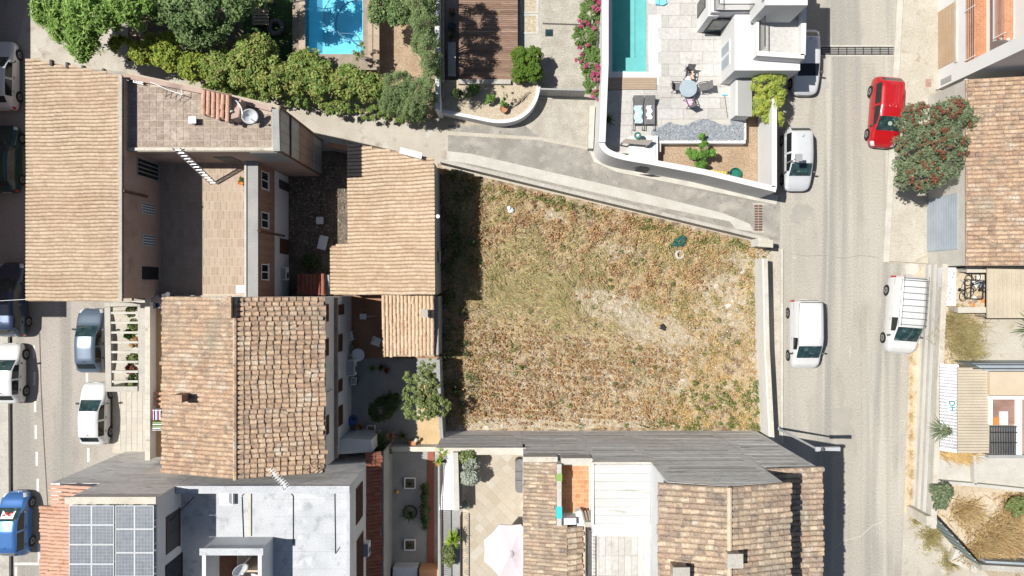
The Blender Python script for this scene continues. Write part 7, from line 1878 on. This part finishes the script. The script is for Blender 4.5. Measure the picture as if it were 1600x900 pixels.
car('parked_car', 'dark green car parked in the shade of the town street', 19, 251, 4.3, 1.74, 'hatch', ('green', (.012, .05, .05), .3), 'up', LS)
car('parked_car', 'dark navy car parked at the edge of the shade', 28, 468, 4.75, 1.82, 'mpv', ('navy', (.035, .055, .10), .4), 'up', LS, zs=.95)
car('parked_car', 'white hatchback parked in the sun by the lane markings', 26, 582, 3.85, 1.68, 'hatch', WHT, 'up', LS)
bc = car('parked_car', 'bright blue car next to the pink tiled porch', 35, 813, 4.05, 1.72, 'mpv', ('blue', (.05, .15, .38), .35), 'up', LS)
q = [(4.05 * (.5 - .235), -.42, 1.13), (4.05 * (.5 - .235), .42, 1.13), (4.05 * (.5 - .36), .40, 1.47), (4.05 * (.5 - .36), -.40, 1.47)]
MB().poly(q).build('sunshade', 'cloth_white', bc, local=True)
for (x0, y0) in ((.28, -.3), (.28, .05), (.31, -.2), (.31, .15), (.295, -.05)):
    x = 4.05 * (.5 - x0); z = 1.13 + (x0 - .235) / .125 * .34 + .012; MB().bar((x, y0, z), (x - .02, y0 + .18, z + .01), .09, .006, up=(.5, 0, .8)).build('sunshade_print', 'lamp_red', bc, local=True)
# ------------------------------------------------------------------ trees, hedges and shrubs of the gardens
plant('pine_tree', 'big feathery green tree reaching over the lane at the top left', 'tree', P(190, 20), [(95, 5, 4.6, 48, 28, 1.4), (150, 20, 5.0, 52, 34, 1.6), (205, 12, 4.9, 45, 30, 1.6), (130, 62, 3.9999999999999996, 26, 28, 1.0), (75, 20, 3.9999999999999996, 26, 24, 1.0), (128, 82, 3.6, 16, 14, 0.7), (100, 48, 3.9999999999999996, 22, 22, 0.9), (160, -30, 4.9, 80, 30, 1.5)], 'leaf_pine', 420, .36, 40000, .24, None, 26, .2, aspect=.32)
plant('garden_tree', 'dark evergreen tree above the hedge beside the lawn', 'tree', P(300, 25), [(285, 22, 4.1, 46, 34, 1.8), (335, 20, 4.3, 44, 34, 1.8), (310, 55, 3.3000000000000003, 40, 26, 1.4), (250, 15, 3.6, 22, 26, 1.3), (375, 5, 4.3, 26, 26, 1.7), (320, -30, 4.1, 80, 26, 1.6), (400, -20, 5.1, 34, 28, 2.0), (425, -50, 5.6, 40, 30, 2.0)], 'leaf_dark', 330, .40, 34000, .17, None, 20, .18)
hg = 'shrubs of the long lane hedge'
plant('hedge_shrub', 'yellow green end of the long lane hedge', 'hedge', P(250, 90), [(190, 70, 2.1, 20, 14, 0.8), (225, 84, 2.3, 26, 18, 0.9), (265, 92, 2.4, 28, 22, 0.9), (305, 105, 2.4, 30, 24, 0.9), (255, 68, 2.5, 36, 18, 1.0)], 'leaf_yellow', 220, .26, 17000, .15, hg, 12, .06)
plant('hedge_shrub', 'dense mixed green hedge section left of the blue pool', 'hedge', P(380, 110), [(345, 105, 2.4, 34, 34, 1.1), (385, 105, 2.6, 34, 40, 1.2), (425, 118, 2.5, 34, 36, 1.1), (400, 75, 2.6, 34, 26, 1.1)], 'leaf_hedge', 280, .30, 26000, .15, hg, 14, .07)
plant('hedge_shrub', 'dense mixed green hedge section right below the blue pool', 'hedge', P(510, 130), [(465, 118, 2.4, 34, 32, 1.1), (505, 125, 2.4, 34, 32, 1.1), (545, 130, 2.3, 34, 30, 1.0), (580, 138, 2.1, 26, 26, .9), (480, 95, 2.4, 30, 16, .9)], 'leaf_hedge', 280, .30, 26000, .15, hg, 14, .07)
plant('hedge_fringe', 'leafy hedge fringe hanging over the lane', 'hedge', P(520, 165), [(470, 156, 1.5, 36, 13, .6), (530, 167, 1.4, 40, 14, .6), (585, 176, 1.3, 32, 12, .5), (400, 150, 1.5, 34, 12, .6), (640, 186, 1.2, 30, 8, .5)], 'leaf_hedge', 170, .16, 8000, .12, hg, 10, .04, shell=.3)
plant('juniper', 'grey green juniper at the lane corner of the juniper bed', 'juniper', P(640, 155), [(625, 135, 2.6, 32, 28, 1.3), (655, 150, 2.8, 32, 34, 1.4), (645, 175, 2.0, 34, 16, .9), (610, 160, 2.0, 20, 22, .9)], 'leaf_juniper', 300, .22, 30000, .10, None, 12, .08, aspect=.35)
plant('cypress_tree', 'tall cypress standing against the white wall of the timber deck', 'cypress', P(668, 90), [(664, 40, 5.4, 24, 34, 2.3), (673, 85, 5.2, 20, 34, 2.2), (676, 118, 4.4, 16, 20, 1.8), (662, 5, 5.8, 28, 30, 2.3), (655, 70, 4.6, 14, 16, 1.4)], 'leaf_juniper', 320, .24, 30000, .10, None, 14, .12, aspect=.35)
plant('cypress_tree', 'taller cypress cut by the top edge beside the deck wall', 'cypress', P(672, -10), [(665, -30, 5.6, 28, 34, 2.2), (650, -5, 4.6, 26, 24, 1.6)], 'leaf_juniper', 130, .26, 12000, .11, None, 8, .12, aspect=.35)
plant('garden_tree', 'leafy tree at the pool corner above the brown bed', 'tree', P(615, 10), [(600, 10, 3.0, 24, 22, 1.0), (625, 20, 3.2, 20, 24, 1.0), (590, 25, 2.8, 14, 12, .7)], 'leaf_dark', 110, .26, 9000, .14, None, 8, .07)
plant('pool_sapling', 'thin sapling rising in front of the blue pool corner', 'sapling', P(560, 95), [(563, 78, 2.4, 9, 14, .7), (556, 88, 2.2, 8, 8, .5)], 'leaf_olive', 16, .13, 420, .12, None, 8, .025)
plant('clipped_bush', 'square clipped box bush beside the driveway', 'bush', P(822, 108), [(812, 88, 1.5, 15, 16, .95), (834, 88, 1.5, 15, 16, .95), (812, 114, 1.5, 15, 18, .95), (834, 114, 1.5, 15, 18, .95), (823, 101, 1.7, 22, 27, .8)], 'leaf_box', 420, .13, 30000, .085, None, 8, .06, shell=.7)
t = plant('bougainvillea', 'bougainvillea with magenta flowers on the white pool wall', 'bougainvillea', P(925, 90), [(922, 20, 1.9, 22, 24, .7), (915, 55, 1.9, 22, 24, .7), (922, 95, 1.9, 22, 28, .7), (928, 130, 1.8, 18, 24, .6), (930, -10, 2, 24, 20, .8)], 'leaf_boug', 230, .2, 16000, .12, None, 12, .05)
crown(t, blobs_px([(930, 10, 2.5, 12, 12, .4), (912, 38, 2.4, 14, 8, .4), (930, 40, 2.4, 10, 9, .4), (914, 75, 2.4, 12, 10, .4), (906, 90, 2.2, 8, 14, .4), (930, 125, 2.4, 12, 18, .4), (932, 150, 2.0, 9, 12, .4), (905, 45, 2.2, 6, 6, .3), (925, 105, 2.4, 14, 12, .4), (934, -8, 2.6, 12, 12, .4)]), 'flower_pink', 55, .12, 2400, .085, name='flowers', aspect=.8)
plant('golden_shrub', 'yellow green feathery shrub beside the villa wall', 'shrub', P(1192, 165, .5), [(1196, 130, 2.8, 27, 24, .9), (1205, 152, 2.6, 24, 26, .8), (1188, 165, 2.3, 24, 20, .7), (1214, 122, 2.7, 17, 16, .7), (1208, 186, 2.2, 18, 14, .6)], 'leaf_golden', 230, .2, 17000, .16, None, 12, .06, aspect=.25)
plant('fig_sapling', 'young fig tree in the villa planting bed', 'fig tree', P(1098, 250, .5), [(1090, 245, 1.5, 15, 10, .4), (1108, 240, 1.6, 14, 8, .4), (1098, 222, 1.7, 6, 12, .4), (1082, 240, 1.4, 10, 8, .3), (1096, 258, 1.3, 12, 6, .3)], 'leaf_fig', 30, .17, 1500, .17, None, 14, .04, aspect=.8)
t = plant('flowering_tree', 'broad street tree with rusty red seed heads on the footway', 'tree', P(1440, 255, .12), [(1440, 185, 4.2, 40, 28, .9), (1488, 175, 4.4, 30, 24, .9), (1428, 225, 4.2, 36, 34, .9), (1475, 225, 4.5, 40, 36, 1.0), (1440, 270, 4.1, 46, 32, .9), (1480, 262, 4.2, 26, 26, .8), (1412, 270, 3.8, 18, 26, .7), (1515, 190, 4.1, 12, 10, .5)], 'leaf_street', 300, .30, 30000, .13, None, 26, .13)
crown(t, blobs_px([(1440, 180, 4.7, 40, 26, .6), (1488, 172, 4.9, 30, 22, .6), (1425, 225, 4.7, 34, 32, .6), (1475, 225, 5.1, 40, 34, .6), (1440, 272, 4.6, 44, 30, .6), (1518, 190, 4.4, 10, 9, .3), (1515, 240, 4.4, 8, 6, .3)]), 'flower_rust', 120, .13, 2600, .085, name='seed_heads', aspect=.7, low=.1)
for i, (x, y, m) in enumerate(((735, 150, 'leaf_olive'), (742, 143, 'leaf_fig'), (765, 159, 'leaf_fig'), (715, 150, 'leaf_shade'))):
    plant('planter_shrub', ('loose shrub at the deck end of the gravel planter', 'leafy shoots beside the loose shrub in the gravel planter', 'low bright shrub in the middle of the gravel planter', 'dark creeping plant in the shaded planter corner')[i], 'shrub', P(x, y, .86), [(x, y - 4, 1.3, 9, 9, .3)], m, 14, .13, 480, .11, 'plants in the gravel planter', 6, .02)
t = thing('potted_sapling', 'terracotta pot with a thin climbing plant in the gravel planter', 'plant', P(787, 171, .86)); pot(t, P(787, 172, .86), .24, .36); MB().path([P(787, 171, 1.1), P(788, 160, 1.5), P(787, 143, 1.9)], .02).build('stem', 'bark', t)
crown(t, blobs_px([(787, 162, 1.4, 6, 5, .2), (789, 150, 1.7, 5, 8, .2), (787, 138, 1.9, 3, 5, .15)]), 'leaf_fig', 12, .1, 260, .12, name='leaves')
for i in range(4):
    p = P(800 + i * 5, 168 - i * 3, .92); t = thing('fallen_branch', ('first', 'second', 'third', 'last')[i] + ' dry branch on the gravel planter, counted from the pot', 'branch', p, 'dry branches in the planter'); MB().path([p, p + Vector((.35, .25 + .1 * i, .12)), p + Vector((.55, .6, .06))], .025).build('stem', 'bark', t); MB().path([p + Vector((.3, .22, .1)), p + Vector((.15, .55, .08))], .015).build('twig', 'bark', t)
plant('wall_seedlings', 'pine seedlings on the garden earth under the trees', 'shrub', P(330, 130), [(345, 138, .8, 40, 10, .4)], 'leaf_hedge', 50, .2, 3000, .12, hg, 6, .03)
